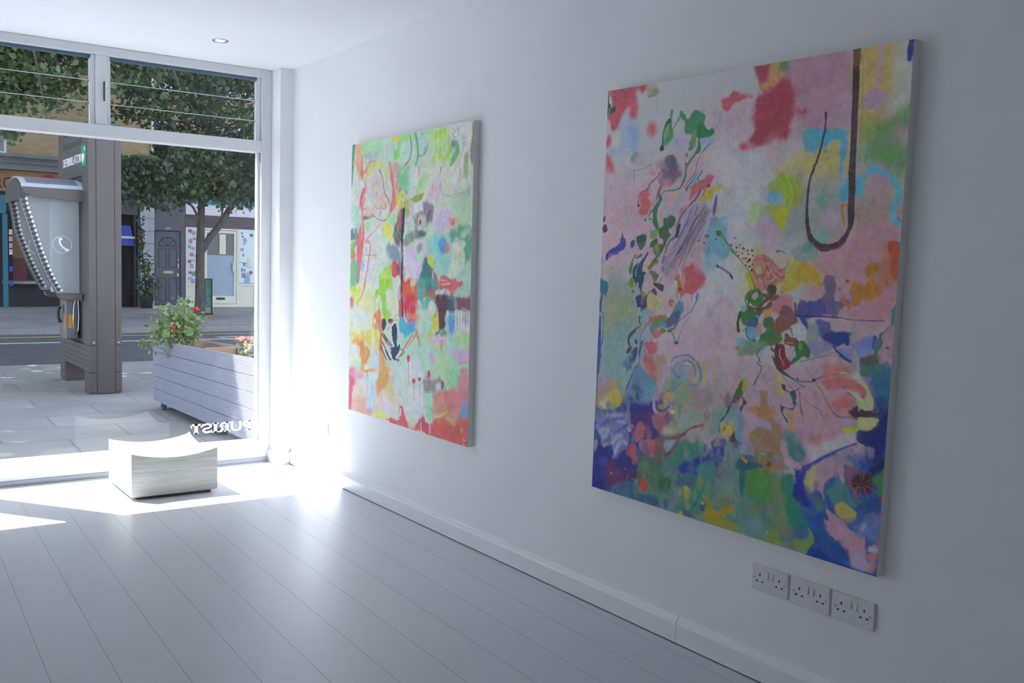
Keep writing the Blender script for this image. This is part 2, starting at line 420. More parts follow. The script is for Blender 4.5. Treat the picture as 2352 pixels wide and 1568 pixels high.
s 235 202 226 64 36 3|971,1219,18 966,1249,22 959,1279,7
s 125 188 167 62 42 3|1098,1255,7 1104,1281,8 1094,1310,2
s 238 174 174 73 60 3|431,1191,23 428,1216,29 441,1240,9
s 226 194 217 78 44 3|133,830,21 126,843,23 154,855,5
s 173 230 108 78 42 3|173,1114,22 175,1127,27 171,1140,8
s 121 182 162 72 48 3|493,1036,19 486,1046,24 480,1055,8
s 238 120 123 70 35 3|607,877,15 602,886,16 595,895,5
s 238 120 123 71 63 3|545,1299,9 551,1328,10 550,1358,3
s 237 204 228 62 63 3|1070,1146,13 1072,1173,16 1081,1200,5
s 238 238 129 62 47 3|1066,1020,19 1065,1038,22 1054,1057,7
s 219 238 238 62 56 3|1109,1139,17 1109,1161,21 1111,1183,6
s 238 123 126 63 36 3|1016,1336,14 1011,1359,17 1010,1382,5
s 228 197 220 73 39 3|415,1084,10 426,1114,13 415,1146,4
s 238 238 129 63 51 3|1034,1043,6 1034,1065,9 1046,1087,2
s 238 120 123 70 62 3|605,809,15 611,837,17 611,865,5
s 238 177 177 68 62 3|731,1355,14 732,1376,18 737,1396,6
s 66 63 90 34 99 3|629,747,25 632,830,30 643,961,25
p 238 94 79 135 99 10|636,770 798,778 800,836 792,912 782,964 736,1002 687,982 647,889
p 238 131 74 158 79 10|680,799 776,802 778,860 707,874
p 238 67 86 203 89 10|803,894 791,928 756,951 712,954 675,934 659,900 672,865 708,842 752,840 788,860
p 238 111 154 58 99 10|675,870 673,884 664,893 654,893 645,885 641,871 644,857 652,848 663,848 671,856
p 238 112 165 33 99 10|766,892 764,899 757,904 748,904 741,900 738,894 740,887 747,882 756,882 763,886
p 238 133 176 57 99 10|746,961 742,973 731,981 716,981 703,975 698,963 703,951 714,943 729,943 741,949
p 236 77 92 81 89 10|597,891 634,878 637,967 607,975
p 238 238 158 67 79 10|727,768 786,767 775,796 728,803
p 238 160 85 89 89 10|793,935 829,962 783,982 734,961
p 238 134 176 67 89 10|735,985 794,975 796,1022 760,1012
p 99 177 164 108 89 10|804,766 990,762 981,818 916,866 882,856 849,880 801,853
p 206 105 99 129 79 10|880,810 958,796 982,852 939,870 893,855
p 92 206 173 130 84 10|925,889 905,907 879,917 856,914 846,900 852,879 872,860 898,851 921,854 931,869
p 82 138 122 151 79 10|947,797 941,817 925,830 904,830 887,819 880,799 885,778 902,765 923,765 940,777
p 238 238 238 32 99 10|993,896 993,914 979,927 956,930 933,922 919,906 920,887 934,874 957,871 980,879
p 238 110 114 92 89 10|1022,766 1180,757 1182,806 1131,840 1068,837 1024,805
p 238 238 238 83 99 10|1124,821 1116,833 1093,840 1064,841 1041,835 1031,825 1040,813 1063,806 1092,805 1115,811
s 238 238 230 30 79 3|1045,783,6 1129,775,5
p 117 92 108 72 99 10|982,852 1047,832 1111,852 1183,849 1313,838 1315,907 1175,898 1176,920 1103,918 1074,992 1043,1022 990,1042 1021,1007 1018,928 984,891
p 89 105 129 71 84 10|1079,837 1173,839 1176,914 1103,918
p 154 98 110 79 89 10|1173,844 1313,838 1320,891 1185,903
p 102 61 83 83 79 10|1005,862 1101,852 1074,981 1021,995
p 238 225 77 74 99 10|964,943 1007,923 1021,1007 966,1010
s 238 234 87 64 99 3|999,1008,8 967,1027,16 923,1047,25 947,1080,16 1036,1112,15
p 238 213 234 94 94 10|946,1051 1033,1039 1107,1023 1109,1067 1035,1095 970,1089
s 238 157 137 73 79 3|1056,1071,31 1047,1105,21
p 132 165 122 83 89 10|1099,1030 1086,1040 1064,1045 1043,1042 1030,1033 1030,1022 1044,1012 1065,1007 1087,1009 1099,1018
p 139 205 238 102 94 10|1104,940 1176,914 1179,996 1149,1031 1106,990
p 93 156 236 71 99 10|1179,975 1174,991 1165,1001 1154,1001 1147,991 1146,975 1151,959 1161,949 1171,949 1178,959
p 238 238 238 118 79 10|1186,919 1315,907 1310,1019 1190,1017
s 133 99 114 22 59 3|1196,903,5 1195,1011,4
s 134 99 114 22 59 3|1221,901,5 1220,1009,4
s 134 100 114 22 59 3|1246,900,5 1245,1007,4
s 134 100 114 22 59 3|1271,899,5 1270,1006,4
p 193 238 144 118 94 10|1321,1039 1310,1059 1281,1073 1244,1076 1214,1067 1201,1048 1212,1029 1242,1015 1279,1012 1309,1021
p 238 195 230 89 94 10|1142,1108 1303,1088 1315,1146 1185,1159
s 238 136 149 69 79 3|1226,1160,9 1295,1148,7
p 180 233 230 142 69 10|1118,1033 1182,1083 1142,1108
p 204 238 181 206 89 10|994,1155 1079,1119 1186,1169 1221,1274 1150,1305 1064,1282 998,1256
p 159 237 185 242 69 10|1249,1228 1239,1267 1210,1294 1172,1299 1140,1279 1126,1241 1137,1201 1167,1174 1205,1171 1236,1191
p 238 191 229 86 89 10|976,1152 984,1168 981,1180 968,1183 951,1177 935,1164 927,1148 930,1136 943,1133 961,1139
p 165 225 79 85 94 10|399,776 504,774 454,836 458,922 525,979 487,1006 420,979 389,869 336,890 318,960 308,879 360,814
p 238 238 164 307 69 10|137,821 278,817 297,942 143,963
s 238 129 135 65 79 3|200,781,21 167,859,17 98,926,11
p 228 238 103 159 79 10|5,838 137,821 112,913 39,929
p 238 107 140 94 84 10|0,891 52,902 40,955 2,950
p 221 238 238 313 79 10|40,968 215,972 217,1035 73,1058
p 238 144 91 99 94 10|312,967 379,950 414,998 397,1061 315,1054 293,1018
s 237 107 82 28 99 3|300,1018,8 308,1048,6 370,1063,4
p 238 238 217 37 89 10|337,1012 334,1023 326,1031 316,1031 308,1025 304,1014 307,1003 315,996 325,995 333,1001
p 238 215 117 231 94 10|15,1094 219,1080 357,1070 373,1138 306,1168 221,1137 135,1144 16,1127
p 238 236 124 201 89 10|371,1088 359,1111 326,1127 283,1131 248,1119 234,1098 246,1075 280,1059 323,1056 357,1067
p 238 181 97 157 79 10|207,1138 191,1155 149,1168 95,1172 50,1166 32,1152 49,1136 93,1123 147,1119 190,1125
p 238 156 83 115 94 10|106,1133 222,1163 280,1209 226,1258 227,1290 324,1280 351,1259 338,1291 214,1317 142,1312 153,1233 94,1200
p 238 238 238 132 89 10|137,1196 127,1220 99,1236 62,1240 32,1228 19,1206 30,1182 59,1165 96,1162 125,1174
p 238 238 227 38 99 10|245,1282 241,1292 230,1299 216,1301 205,1296 200,1287 204,1276 215,1269 229,1268 240,1273
p 238 172 92 110 89 10|386,1124 411,1073 443,1218 497,1274 501,1360 423,1394 371,1432 341,1366 379,1299 362,1214
p 206 229 238 200 94 10|279,1196 375,1181 378,1275 296,1270
p 238 238 217 75 79 10|331,1129 328,1151 319,1165 307,1166 297,1154 292,1132 295,1109 304,1095 316,1094 326,1107
s 238 113 72 36 89 3|397,1067,21 401,1173,19
x 520 0 0 50 42 0|0,0 1310,1560
p 62 67 107 61 99 10|407,992 461,1008 449,1045 417,1066
p 75 74 118 35 99 10|493,987 538,991 526,1010 487,1012
p 54 59 107 35 99 10|527,1028 577,1006 592,1072 581,1109 594,1132 618,1106 620,1154 571,1194 622,1204 534,1207 518,1150 569,1134 529,1101
s 85 64 117 27 89 3|411,1079,12 492,1140,12 546,1196,9
s 85 64 117 27 89 3|424,1072,7 531,1137,11
s 85 64 117 27 89 3|400,1148,11 469,1216,9
s 85 64 117 27 89 3|419,1122,9 494,1195,13 521,1211,11
s 85 64 117 27 89 3|438,1083,10 478,1117,10
s 85 64 117 27 89 3|454,1168,8 508,1212,8
s 219 110 183 36 89 3|465,1118,16 505,1133,11
s 238 238 238 36 79 3|479,1135,11 519,1162,11
s 219 115 103 25 89 3|762,1053,6 692,1112,12 621,1183,7
s 139 75 90 26 99 3|619,1142,5 669,1155,8 609,1191,5
s 238 142 94 33 79 3|797,1045,18 786,1057,17 693,1135,6
s 238 143 105 33 79 3|796,1022,11 809,1056,27 835,1112,9
p 85 198 222 103 96 10|601,993 650,966 687,994 760,1012 785,1034 726,1062 691,1082 629,1057 603,1029
p 106 175 222 113 79 10|768,1021 745,1036 719,1042 699,1038 694,1025 705,1007 728,992 754,986 773,990 779,1004
p 214 238 225 70 79 10|591,1060 666,1066 618,1106 593,1096
s 231 152 123 26 99 3|462,1026,6 538,997,5 601,987,5
s 238 142 133 26 99 3|538,985,4 587,964,4 625,974,4
p 225 75 100 25 99 10|731,1185 729,1197 721,1205 712,1206 703,1199 700,1188 703,1176 710,1168 720,1167 728,1174
s 227 110 123 25 79 3|716,1187,7 726,1334,5
p 226 76 100 25 99 10|793,1299 790,1307 783,1312 773,1313 765,1310 762,1302 765,1294 772,1289 782,1288 790,1292
s 228 110 123 25 79 3|778,1301,7 786,1402,5
p 227 76 101 25 99 10|854,1280 851,1287 844,1292 835,1293 827,1290 824,1284 827,1277 834,1272 843,1271 851,1274
s 228 110 124 25 79 3|839,1282,7 847,1367,5
p 228 76 101 24 99 10|949,1244 947,1256 940,1264 931,1265 923,1259 920,1247 922,1235 929,1227 938,1226 946,1232
s 230 111 124 24 79 3|935,1246,7 945,1408,4
p 227 76 101 24 99 10|899,1355 897,1363 890,1369 880,1370 873,1366 870,1359 872,1351 880,1346 889,1345 896,1348
s 229 111 124 24 79 3|885,1357,7 892,1439,5
p 220 74 98 28 99 10|257,1338 254,1348 245,1355 234,1356 224,1351 221,1342 224,1332 233,1325 244,1324 253,1329
s 222 107 120 28 79 3|239,1340,8 247,1402,6
s 229 140 112 27 69 3|416,1382,7 424,1556,8
p 238 139 161 213 89 10|9,1313 141,1293 128,1339 29,1443 4,1379
p 238 105 134 134 84 10|4,1379 70,1359 59,1445 8,1485
p 238 184 203 184 69 10|171,1322 161,1342 133,1357 96,1361 66,1352 54,1334 65,1314 94,1299 130,1295 160,1304
p 186 238 193 132 89 10|67,1267 155,1265 142,1325 83,1305
p 238 172 162 78 69 10|203,1334 198,1345 182,1353 163,1355 147,1350 140,1341 146,1331 161,1323 181,1321 197,1325
p 206 238 236 152 89 10|186,1346 257,1325 366,1307 328,1368 231,1392
p 199 224 238 202 79 10|246,1416 355,1377 320,1514 236,1532
p 238 182 152 185 89 10|30,1489 219,1458 223,1541 166,1562 11,1557 8,1498
s 238 96 109 94 79 3|23,1483,45 18,1556,30
p 238 206 224 132 69 10|135,1520 128,1533 106,1543 79,1547 56,1543 47,1533 55,1520 77,1510 105,1506 127,1510
p 238 238 131 123 89 10|320,1527 480,1504 508,1543 430,1555 321,1558
p 238 232 233 265 89 10|569,1455 555,1489 518,1514 470,1521 430,1507 413,1476 427,1441 466,1416 514,1410 553,1425
p 238 163 193 115 79 10|236,1519 292,1524 293,1556 223,1553
p 238 219 155 168 79 10|499,1323 565,1352 569,1455 464,1426 450,1391 487,1349
p 234 238 238 225 89 10|696,1206 861,1202 895,1474 780,1520 708,1507 678,1363
p 221 238 229 279 79 10|561,1256 696,1218 680,1422 580,1411
p 225 75 100 25 99 10|731,1185 729,1197 721,1205 712,1206 703,1199 700,1188 703,1176 710,1168 720,1167 728,1174
s 227 110 123 25 79 3|716,1187,7 726,1334,5
p 226 76 100 25 99 10|793,1299 790,1307 783,1312 773,1313 765,1310 762,1302 765,1294 772,1289 782,1288 790,1292
s 228 110 123 25 79 3|778,1301,7 786,1402,5
p 227 76 101 25 99 10|854,1280 851,1287 844,1292 835,1293 827,1290 824,1284 827,1277 834,1272 843,1271 851,1274
s 228 110 124 25 79 3|839,1282,7 847,1367,5
p 238 104 109 68 99 10|495,1539 622,1520 619,1454 669,1453 695,1503 745,1526 804,1528 872,1483 871,1449 918,1493 963,1492 977,1553 864,1560 509,1558
s 238 238 238 26 99 3|639,1470,15 640,1499,15
p 238 223 199 79 79 10|720,1517 803,1505 793,1547 734,1551
p 178 238 200 97 89 10|901,1335 969,1344 974,1485 918,1482 897,1393
p 167 132 155 149 79 10|887,1279 966,1271 1042,1251 1086,1290 957,1334 890,1342
p 214 238 238 84 79 10|1065,1293 1059,1307 1043,1317 1023,1319 1007,1313 1000,1300 1006,1287 1022,1277 1042,1274 1058,1280
p 155 88 113 62 79 10|1087,1285 1084,1301 1076,1312 1066,1314 1057,1305 1053,1289 1055,1272 1064,1261 1074,1260 1083,1269
p 238 137 129 164 96 10|969,1355 1087,1312 1150,1305 1301,1286 1315,1391 1312,1557 966,1560 963,1492 1027,1432
p 233 167 145 210 79 10|969,1361 1056,1333 1122,1396 984,1455
p 238 152 149 200 79 10|1129,1318 1271,1268 1302,1318 1194,1375
p 238 152 160 138 89 10|1228,1203 1317,1188 1316,1284 1222,1317
s 238 218 173 58 79 3|1307,1200,14 1315,1263,14
p 238 99 91 224 79 10|985,1483 1197,1457 1306,1424 1312,1557 977,1558
p 238 169 149 91 79 10|1154,1414 1235,1381 1198,1468 1167,1467
s 238 224 122 63 89 3|984,1466,6 1070,1437,17 1123,1413,6
s 227 213 107 82 79 3|1124,1440,23 1177,1465,15
p 119 181 238 29 99 10|1313,1389 1307,1407 1290,1420 1268,1424 1249,1415 1242,1399 1248,1380 1265,1367 1287,1364 1305,1372
p 162 181 224 98 79 10|1305,1344 1300,1354 1284,1362 1265,1365 1248,1361 1242,1353 1248,1342 1263,1334 1283,1332 1299,1336
p 238 181 108 50 79 10|1273,1483 1271,1492 1264,1498 1255,1499 1248,1495 1245,1487 1248,1479 1254,1473 1263,1471 1270,1475
p 238 238 238 22 99 10|1289,1529 1287,1532 1284,1535 1279,1536 1275,1534 1273,1531 1274,1528 1278,1525 1283,1525 1287,1526
s 238 236 222 33 79 3|862,1508,10 866,1565,8
s 174 77 92 32 79 3|879,1505,10 883,1562,8
s 175 77 92 32 79 3|902,1502,10 906,1558,8
s 175 77 92 32 79 3|924,1498,10 929,1555,8
s 238 237 223 32 79 3|952,1494,10 957,1550,8
"""

PAINT_B = """
p 238 198 208 1247 94 20|-8,350 270,329 595,139 732,194 689,376 429,706 178,716 -26,690
p 238 204 214 671 89 10|742,209 729,245 689,265 636,262 590,235 570,195 584,157 627,138 680,143 724,170
p 164 195 192 970 99 20|-23,741 250,729 309,904 254,1139 85,1213 -35,1177 -57,829
p 184 187 162 982 79 10|183,798 163,838 102,867 24,872 -44,852 -72,813 -49,771 15,743 94,739 158,761
p 176 195 141 680 79 10|224,832 214,862 184,882 145,885 111,869 97,840 108,810 139,790 178,788 210,804
p 196 195 142 393 69 10|93,856 84,896 68,921 49,921 35,896 32,856 40,816 57,791 76,791 90,816
p 238 209 216 1080 94 20|429,706 713,695 800,864 740,1075 455,1081 313,968 302,807
p 238 198 213 840 79 10|690,917 668,972 601,1012 512,1022 435,997 402,944 427,886 500,846 589,840 660,867
p 238 238 186 488 89 10|704,579 817,606 793,778 725,870 694,696
p 238 238 238 889 89 10|563,239 776,295 864,521 704,579 598,446
p 238 238 238 651 89 10|570,625 689,637 700,783 602,789 525,855
p 221 173 186 514 99 20|840,-29 1117,-9 1125,175 1026,244 893,221 833,106
p 228 182 204 382 79 10|1019,152 1117,124 1117,226 1032,218
p 238 211 128 253 99 20|1117,-5 1246,-6 1267,80 1241,174 1163,242 1132,189
p 238 238 211 280 89 10|1244,-2 1298,-3 1303,192 1264,250 1240,125
p 213 199 120 329 89 10|1134,214 1216,184 1264,250 1181,281 1139,278
p 139 194 124 395 99 20|1165,267 1247,212 1303,192 1307,375 1246,372 1149,342
p 218 195 193 246 79 10|1309,266 1305,282 1291,292 1272,291 1255,279 1248,261 1253,244 1267,234 1286,236 1302,248
p 238 220 139 437 99 20|866,314 980,267 1105,263 1106,379 1005,388 852,369
p 238 209 210 732 79 10|908,254 881,286 839,297 797,283 772,248 774,206 802,174 845,164 886,179 910,213
p 189 197 187 605 89 20|804,437 955,373 1085,404 1114,574 988,589 848,549
p 211 188 162 549 89 10|1130,393 1246,372 1296,473 1233,573 1142,548
p 224 189 200 329 89 10|1256,398 1249,427 1224,444 1192,443 1164,424 1151,394 1159,364 1184,347 1217,348 1244,368
p 236 179 184 563 99 20|1003,575 1140,522 1303,473 1305,622 1286,698 1263,775 1038,817 980,712
p 230 163 166 551 89 10|1178,625 1296,622 1306,772 1224,829 1158,756
p 237 184 192 473 79 10|1236,611 1222,641 1179,661 1123,663 1075,645 1054,615 1070,583 1115,564 1171,563 1217,581
p 238 186 196 287 79 10|1152,678 1212,675 1232,751 1161,782 1066,761 1030,723 1060,695
p 232 195 199 385 99 20|992,862 1163,808 1224,829 1217,933 1081,962
p 228 189 200 54 99 10|1267,825 1316,796 1316,973 1277,952 1252,904
p 208 191 189 842 99 20|273,1071 736,1016 857,1146 757,1310 473,1348 288,1300
p 232 187 196 510 99 20|718,1033 1080,949 1234,957 1261,1110 1223,1195 1025,1301 795,1303 745,1148
p 109 156 143 718 99 20|-13,1227 157,1152 395,1169 557,1317 792,1274 1011,1333 1115,1407 1095,1565 -23,1584
p 70 74 176 605 99 20|-21,1281 185,1199 394,1153 380,1284 201,1450 185,1574 -23,1584
p 73 116 192 383 99 20|1072,1264 1237,1179 1320,947 1335,971 1311,1559 1061,1560 1018,1430
p 75 95 177 294 99 20|1234,957 1325,909 1321,1139 1287,1262 1256,1242 1256,1085
p 80 149 173 400 89 10|1331,978 1318,1023 1292,1051 1264,1050 1244,1021 1241,975 1255,930 1281,903 1309,905 1328,934
p 64 70 139 332 89 10|1314,1130 1306,1184 1287,1219 1264,1221 1246,1190 1239,1137 1248,1082 1267,1048 1290,1046 1308,1078
x 500 0 0 22 50 0|0,0 1300,1555
p 230 110 121 121 99 10|13,-1 150,-1 224,-2 199,31 176,16 160,28 178,105 154,122 132,109 122,80 90,105 54,154 22,140 2,89 29,43
p 237 118 127 139 79 10|126,13 160,28 173,102 154,119 123,97
p 205 213 238 160 94 10|90,105 124,75 133,115 176,135 183,244 6,233 87,196 75,152
p 185 204 238 139 89 10|175,194 172,222 158,238 140,237 124,218 116,190 120,162 134,145 152,147 168,165
p 238 228 216 167 89 10|87,196 83,214 71,225 55,224 41,211 35,192 38,174 51,163 67,165 81,177
p 231 110 119 107 99 10|32,194 27,208 16,216 5,214 -2,204 -3,188 3,174 13,166 24,168 31,178
p 238 125 129 170 99 10|282,170 277,187 265,196 251,195 240,182 237,164 243,147 254,138 268,140 279,152
p 191 190 159 10 99 10|224,-2 267,0 275,20 287,32 276,42 247,48 223,48 219,18
p 205 204 174 13 79 10|224,-2 266,1 272,16 273,20 225,13
s 118 122 131 17 99 3|235,46,2 265,45,2
s 166 171 166 10 79 3|276,38,2 284,74,2 282,125,2
s 186 189 184 10 69 3|273,51,2 274,100,2
s 58 82 90 11 99 3|0,8,6 5,46,7 4,89,8
p 57 116 107 11 99 10|0,48 21,50 24,62 39,64 47,52 50,82 36,86 13,91 2,89
s 130 194 152 18 79 3|10,90,10 13,70,10
s 197 159 165 58 59 3|13,1,5 32,20,5
p 157 196 131 70 94 10|352,104 360,116 356,156 361,186 348,215 338,235 322,229 315,185 329,159 343,139 347,115
p 98 177 122 35 99 10|353,104 360,116 356,156 365,181 355,196 345,171 347,142
p 110 184 124 61 89 10|317,218 339,195 365,181 364,200 341,225 327,240
s 57 118 102 13 99 3|345,142,16 332,151,11 322,169,5 316,193,4 316,223,8 313,239,22
p 54 115 97 13 99 10|327,240 325,246 319,249 312,249 306,245 303,239 305,233 311,229 318,230 324,234
p 92 170 117 33 99 10|400,115 437,137 455,138 479,125 519,136 515,169 530,189 551,188 563,198 553,211 504,218 482,211 466,244 447,232 463,202 434,202 421,175 423,156 403,139
p 146 184 118 19 89 10|455,196 480,185 484,240 470,243
p 77 157 105 18 99 10|486,167 518,167 537,189 563,195 553,211 518,216 489,209
s 105 178 125 18 84 3|475,117,3 470,166,5
s 105 179 125 18 84 3|488,118,3 482,167,5
s 106 179 125 18 84 3|501,119,3 495,168,5
s 106 179 125 18 84 3|513,120,3 508,169,5
s 104 176 133 19 99 3|365,175,4 399,133,7 425,128,4
s 104 176 132 19 99 3|374,155,3 404,142,2
s 80 165 117 12 99 3|493,212,5 498,230,13 495,251,17 485,263,5
p 112 172 114 12 99 10|466,251 461,255 455,257 449,255 447,250 449,244 454,239 460,237 465,240 468,245
s 90 122 135 9 99 3|570,206,3 555,234,3 514,265,3
p 194 212 232 41 89 10|504,218 553,216 570,210 555,234 514,263 506,241
s 196 192 221 56 69 3|602,129,12 590,150,8 579,188,5
p 209 208 235 170 79 10|450,230 444,242 424,248 398,246 377,237 368,224 375,212 395,206 421,207 442,217
p 238 118 128 70 99 10|586,99 599,86 626,88 642,71 665,74 679,84 721,89 729,102 693,105 661,104 639,120 620,135 599,126
p 238 122 127 96 99 10|737,-2 772,-1 848,5 838,30 799,78 779,88 758,71 742,28
p 238 183 129 111 89 10|795,68 792,77 783,82 772,81 762,74 757,63 760,54 769,49 781,50 791,57
p 220 99 113 126 99 10|742,115 761,105 783,110 810,65 852,60 879,101 848,159 827,212 775,259 749,253 756,212 734,173 747,140
p 238 122 130 115 99 10|723,258 720,267 710,272 698,271 687,265 682,256 686,247 696,242 708,243 719,249
p 211 97 111 181 99 10|744,105 780,104 824,68 868,55 899,95 903,148 944,170 901,184 882,232 826,255 755,259 730,244 751,203 736,160
p 205 101 112 141 99 10|736,-2 789,-2 808,12 798,42 764,57 739,35
p 238 187 124 111 89 10|801,-1 830,1 845,43 818,72 794,65 786,32
p 134 181 112 55 99 10|869,18 866,27 857,32 845,31 834,23 830,13 833,3 842,-2 854,0 865,7
p 206 99 110 212 79 10|832,216 815,238 789,246 764,238 750,215 752,187 770,166 797,158 821,167 835,189
p 217 159 172 267 50 10|975,81 967,96 943,103 912,99 886,86 875,69 884,55 908,48 939,52 964,64
p 238 201 201 280 59 10|862,276 857,294 840,305 819,303 800,291 792,271 797,252 814,242 836,243 854,256
p 118 209 232 58 99 10|948,223 1018,231 1035,243 1065,231 1101,238 1099,278 1094,308 1095,355 1097,381 1118,382 1117,442 1091,437 1079,406 1082,350 1080,294 1070,259 1038,278 1007,289 975,296 949,281 942,250
p 123 217 238 55 99 10|1140,378 1166,367 1179,342 1203,343 1214,363 1181,374 1171,426 1144,438
s 130 221 238 42 99 3|1190,355,24 1214,361,18 1248,375,18 1274,404,20 1286,438,21 1274,462,21 1269,487,19 1282,512,17 1315,518,15
s 118 209 233 58 99 3|1027,243,26 1077,251,25
p 236 194 211 48 94 10|1186,1 1209,3 1203,46 1198,132 1189,129 1189,45
p 231 186 212 60 94 10|1155,131 1181,124 1225,139 1230,168 1190,183 1151,173 1149,147
p 136 213 227 56 99 10|872,433 868,447 853,456 834,455 818,446 811,432 816,418 831,409 850,410 865,419
p 212 216 99 111 94 10|818,388 868,353 920,374 950,397 938,455 910,464 891,505 882,537 857,523 843,486 813,476 811,453 869,445 873,422 837,402
p 192 234 94 96 79 10|847,375 903,359 918,410 887,454 867,417
p 229 231 68 56 99 10|848,477 899,468 887,532 873,532
s 162 195 84 41 59 3|875,372,5 895,409,6 893,464,6
s 164 197 85 41 59 3|904,377,5 924,419,6 916,459,6
s 165 198 86 40 59 3|920,374,5 951,415,5 948,446,6
p 136 213 227 42 99 10|870,433 866,446 852,454 835,454 820,445 814,432 818,419 832,411 849,412 864,420
p 209 238 186 173 79 10|798,466 794,483 781,493 764,493 749,482 742,466 746,449 760,439 777,439 791,450
p 237 202 219 114 89 10|783,480 833,509 883,555 858,606 790,565 768,523
p 142 205 175 118 89 10|1045,444 1042,457 1032,465 1019,465 1008,456 1002,443 1006,430 1016,423 1029,423 1040,431
p 155 221 201 118 79 10|1059,554 1055,567 1042,575 1026,575 1012,567 1006,554 1010,541 1022,533 1039,533 1053,541
p 233 201 223 142 79 10|1091,502 1087,520 1072,531 1053,531 1036,519 1028,501 1033,483 1048,472 1067,472 1084,484
p 140 220 206 67 99 10|997,590 994,598 985,602 974,603 964,598 960,591 963,583 972,579 983,578 993,583
p 233 216 222 127 50 10|1108,386 1105,398 1095,406 1082,405 1072,397 1067,384 1070,371 1079,364 1092,364 1103,373
s 238 153 102 32 99 3|1116,459,5 1098,463,12 1103,493,11 1111,523,4
s 200 144 105 25 99 3|1118,459,6 1146,485,4 1162,504,3
s 100 72 82 14 95 3|1115,-1,26 1117,43,24 1120,128,23 1122,212,21 1125,297,21 1126,361,24 1130,425,23 1130,468,23 1133,506,20 1125,541,18 1102,571,20 1061,588,22 1019,583,23 989,554,20 975,505,12 971,443,9 976,376,9 994,333,9 1011,276,8 1020,220,5 1020,181,8
s 162 125 87 37 69 3|1115,-1,30 1118,39,25
s 133 92 97 50 79 3|1121,119,7 1128,255,9
s 203 171 115 37 59 3|1137,33,4 1143,109,4 1146,172,4 1146,231,2
s 96 68 78 26 99 3|1020,179,11 1021,190,7
s 148 105 109 39 59 3|1030,591,6 1083,593,6 1117,571,7
p 238 202 90 14 99 10|1167,580 1166,585 1163,587 1161,587 1159,584 1159,579 1160,574 1163,571 1165,571 1167,575
s 81 92 177 29 99 3|1292,3,16 1289,26,18 1289,54,14
s 84 96 181 13 99 3|1300,20,5 1301,67,4 1304,160,3
s 89 92 176 13 99 3|1306,361,2 1307,422,5 1307,471,7 1310,520,4
s 115 114 186 23 99 3|1286,499,4 1298,508,3 1308,499,4
p 238 133 90 59 0 10|1252,545 1276,553 1299,549 1311,635 1308,718 1288,761 1273,741 1273,657
p 238 162 129 34 84 10|1264,572 1306,572 1308,618 1308,660 1289,685 1263,701 1252,691 1237,672 1242,634 1245,601
p 238 117 78 40 94 10|1266,572 1303,572 1306,614 1300,665 1279,661 1273,619
s 238 128 97 15 74 3|1247,625,4 1243,684,3
s 238 129 98 15 74 3|1257,620,4 1259,691,3
s 238 129 98 15 74 3|1267,608,4 1268,695,3
s 238 130 99 15 74 3|1290,642,4 1283,680,3
s 238 131 100 15 74 3|1308,660,4 1310,688,3
p 238 160 74 31 99 10|1152,686 1169,685 1175,694 1206,698 1205,645 1220,634 1226,639 1226,673 1236,692 1251,686 1251,715 1237,737 1216,750 1195,737 1174,748 1160,756 1150,732 1151,710
s 238 173 74 48 79 3|1217,640,16 1215,673,16 1219,726,19
p 238 219 110 99 99 10|905,618 937,620 995,636 1040,670 1045,695 1021,706 990,697 960,719 901,732 880,723 896,675 914,649
p 238 188 70 90 89 10|958,640 995,636 1034,670 1039,698 1005,697 952,689
p 238 207 95 86 89 10|938,715 934,724 921,731 906,731 892,726 887,717 891,708 903,702 919,701 932,706
p 238 201 88 84 79 10|998,682 992,692 976,700 955,701 937,695 929,684 935,674 952,666 973,666 991,672
p 238 211 227 120 89 10|861,593 855,604 837,611 814,611 795,605 787,594 794,583 812,576 835,576 853,582
p 238 228 161 81 89 10|777,589 811,593 817,630 773,631
p 238 213 170 118 79 10|922,628 916,637 899,643 877,644 858,639 850,630 857,620 874,614 896,614 914,619
p 180 203 186 91 89 10|926,592 966,581 1028,600 1018,625 969,632 931,622
p 122 184 180 60 79 10|1003,588 1000,597 992,603 980,603 970,597 966,589 969,580 978,574 989,574 999,579
p 143 130 164 52 94 10|1052,675 1091,676 1096,713 1099,747 1145,745 1108,781 1097,795 967,806 959,781 966,757 985,756 993,774 1001,760 1033,743 1062,724 1066,704 1050,692
p 120 114 178 30 89 10|958,776 979,757 989,764 990,784 998,763 1039,746 1058,750 1058,797 983,806 960,802
s 105 101 181 27 59 3|966,799,7 961,771,5
s 105 102 181 27 59 3|976,798,7 971,768,5
s 105 102 182 27 59 3|986,796,7 981,766,5
s 106 102 183 27 59 3|996,796,7 991,764,5
s 106 103 183 26 59 3|1006,794,7 1000,762,5
s 106 103 184 26 59 3|1016,793,7 1010,759,5
s 107 103 184 26 59 3|1025,792,7 1020,757,5
s 107 104 185 26 59 3|1035,791,7 1029,755,5
s 107 104 185 26 59 3|1045,790,7 1039,753,5
s 108 104 186 26 59 3|1054,789,7 1048,751,5
s 108 105 187 26 59 3|1064,788,7 1058,749,5
s 108 105 187 26 59 3|1073,787,7 1067,747,5
s 109 105 188 26 59 3|1083,786,6 1077,745,5
s 109 106 188 26 59 3|1092,785,6 1086,742,5
s 76 73 164 8 99 3|961,804,6 1029,801,5 1094,799,4 1161,802,2 1266,798,3
s 88 91 111 31 89 3|948,766,9 954,802,11
p 155 116 140 29 99 10|1143,687 1142,690 1138,692 1133,693 1129,691 1127,688 1128,685 1132,682 1137,682 1141,684
p 183 149 175 29 79 10|1114,712 1113,716 1110,718 1107,718 1104,716 1102,712 1103,708 1106,706 1109,706 1112,708
p 201 184 189 50 79 10|1153,734 1149,740 1136,745 1120,746 1107,743 1101,737 1106,731 1119,727 1135,726 1148,729
s 238 144 88 16 99 3|1122,743,16 1137,755,11 1147,769,9
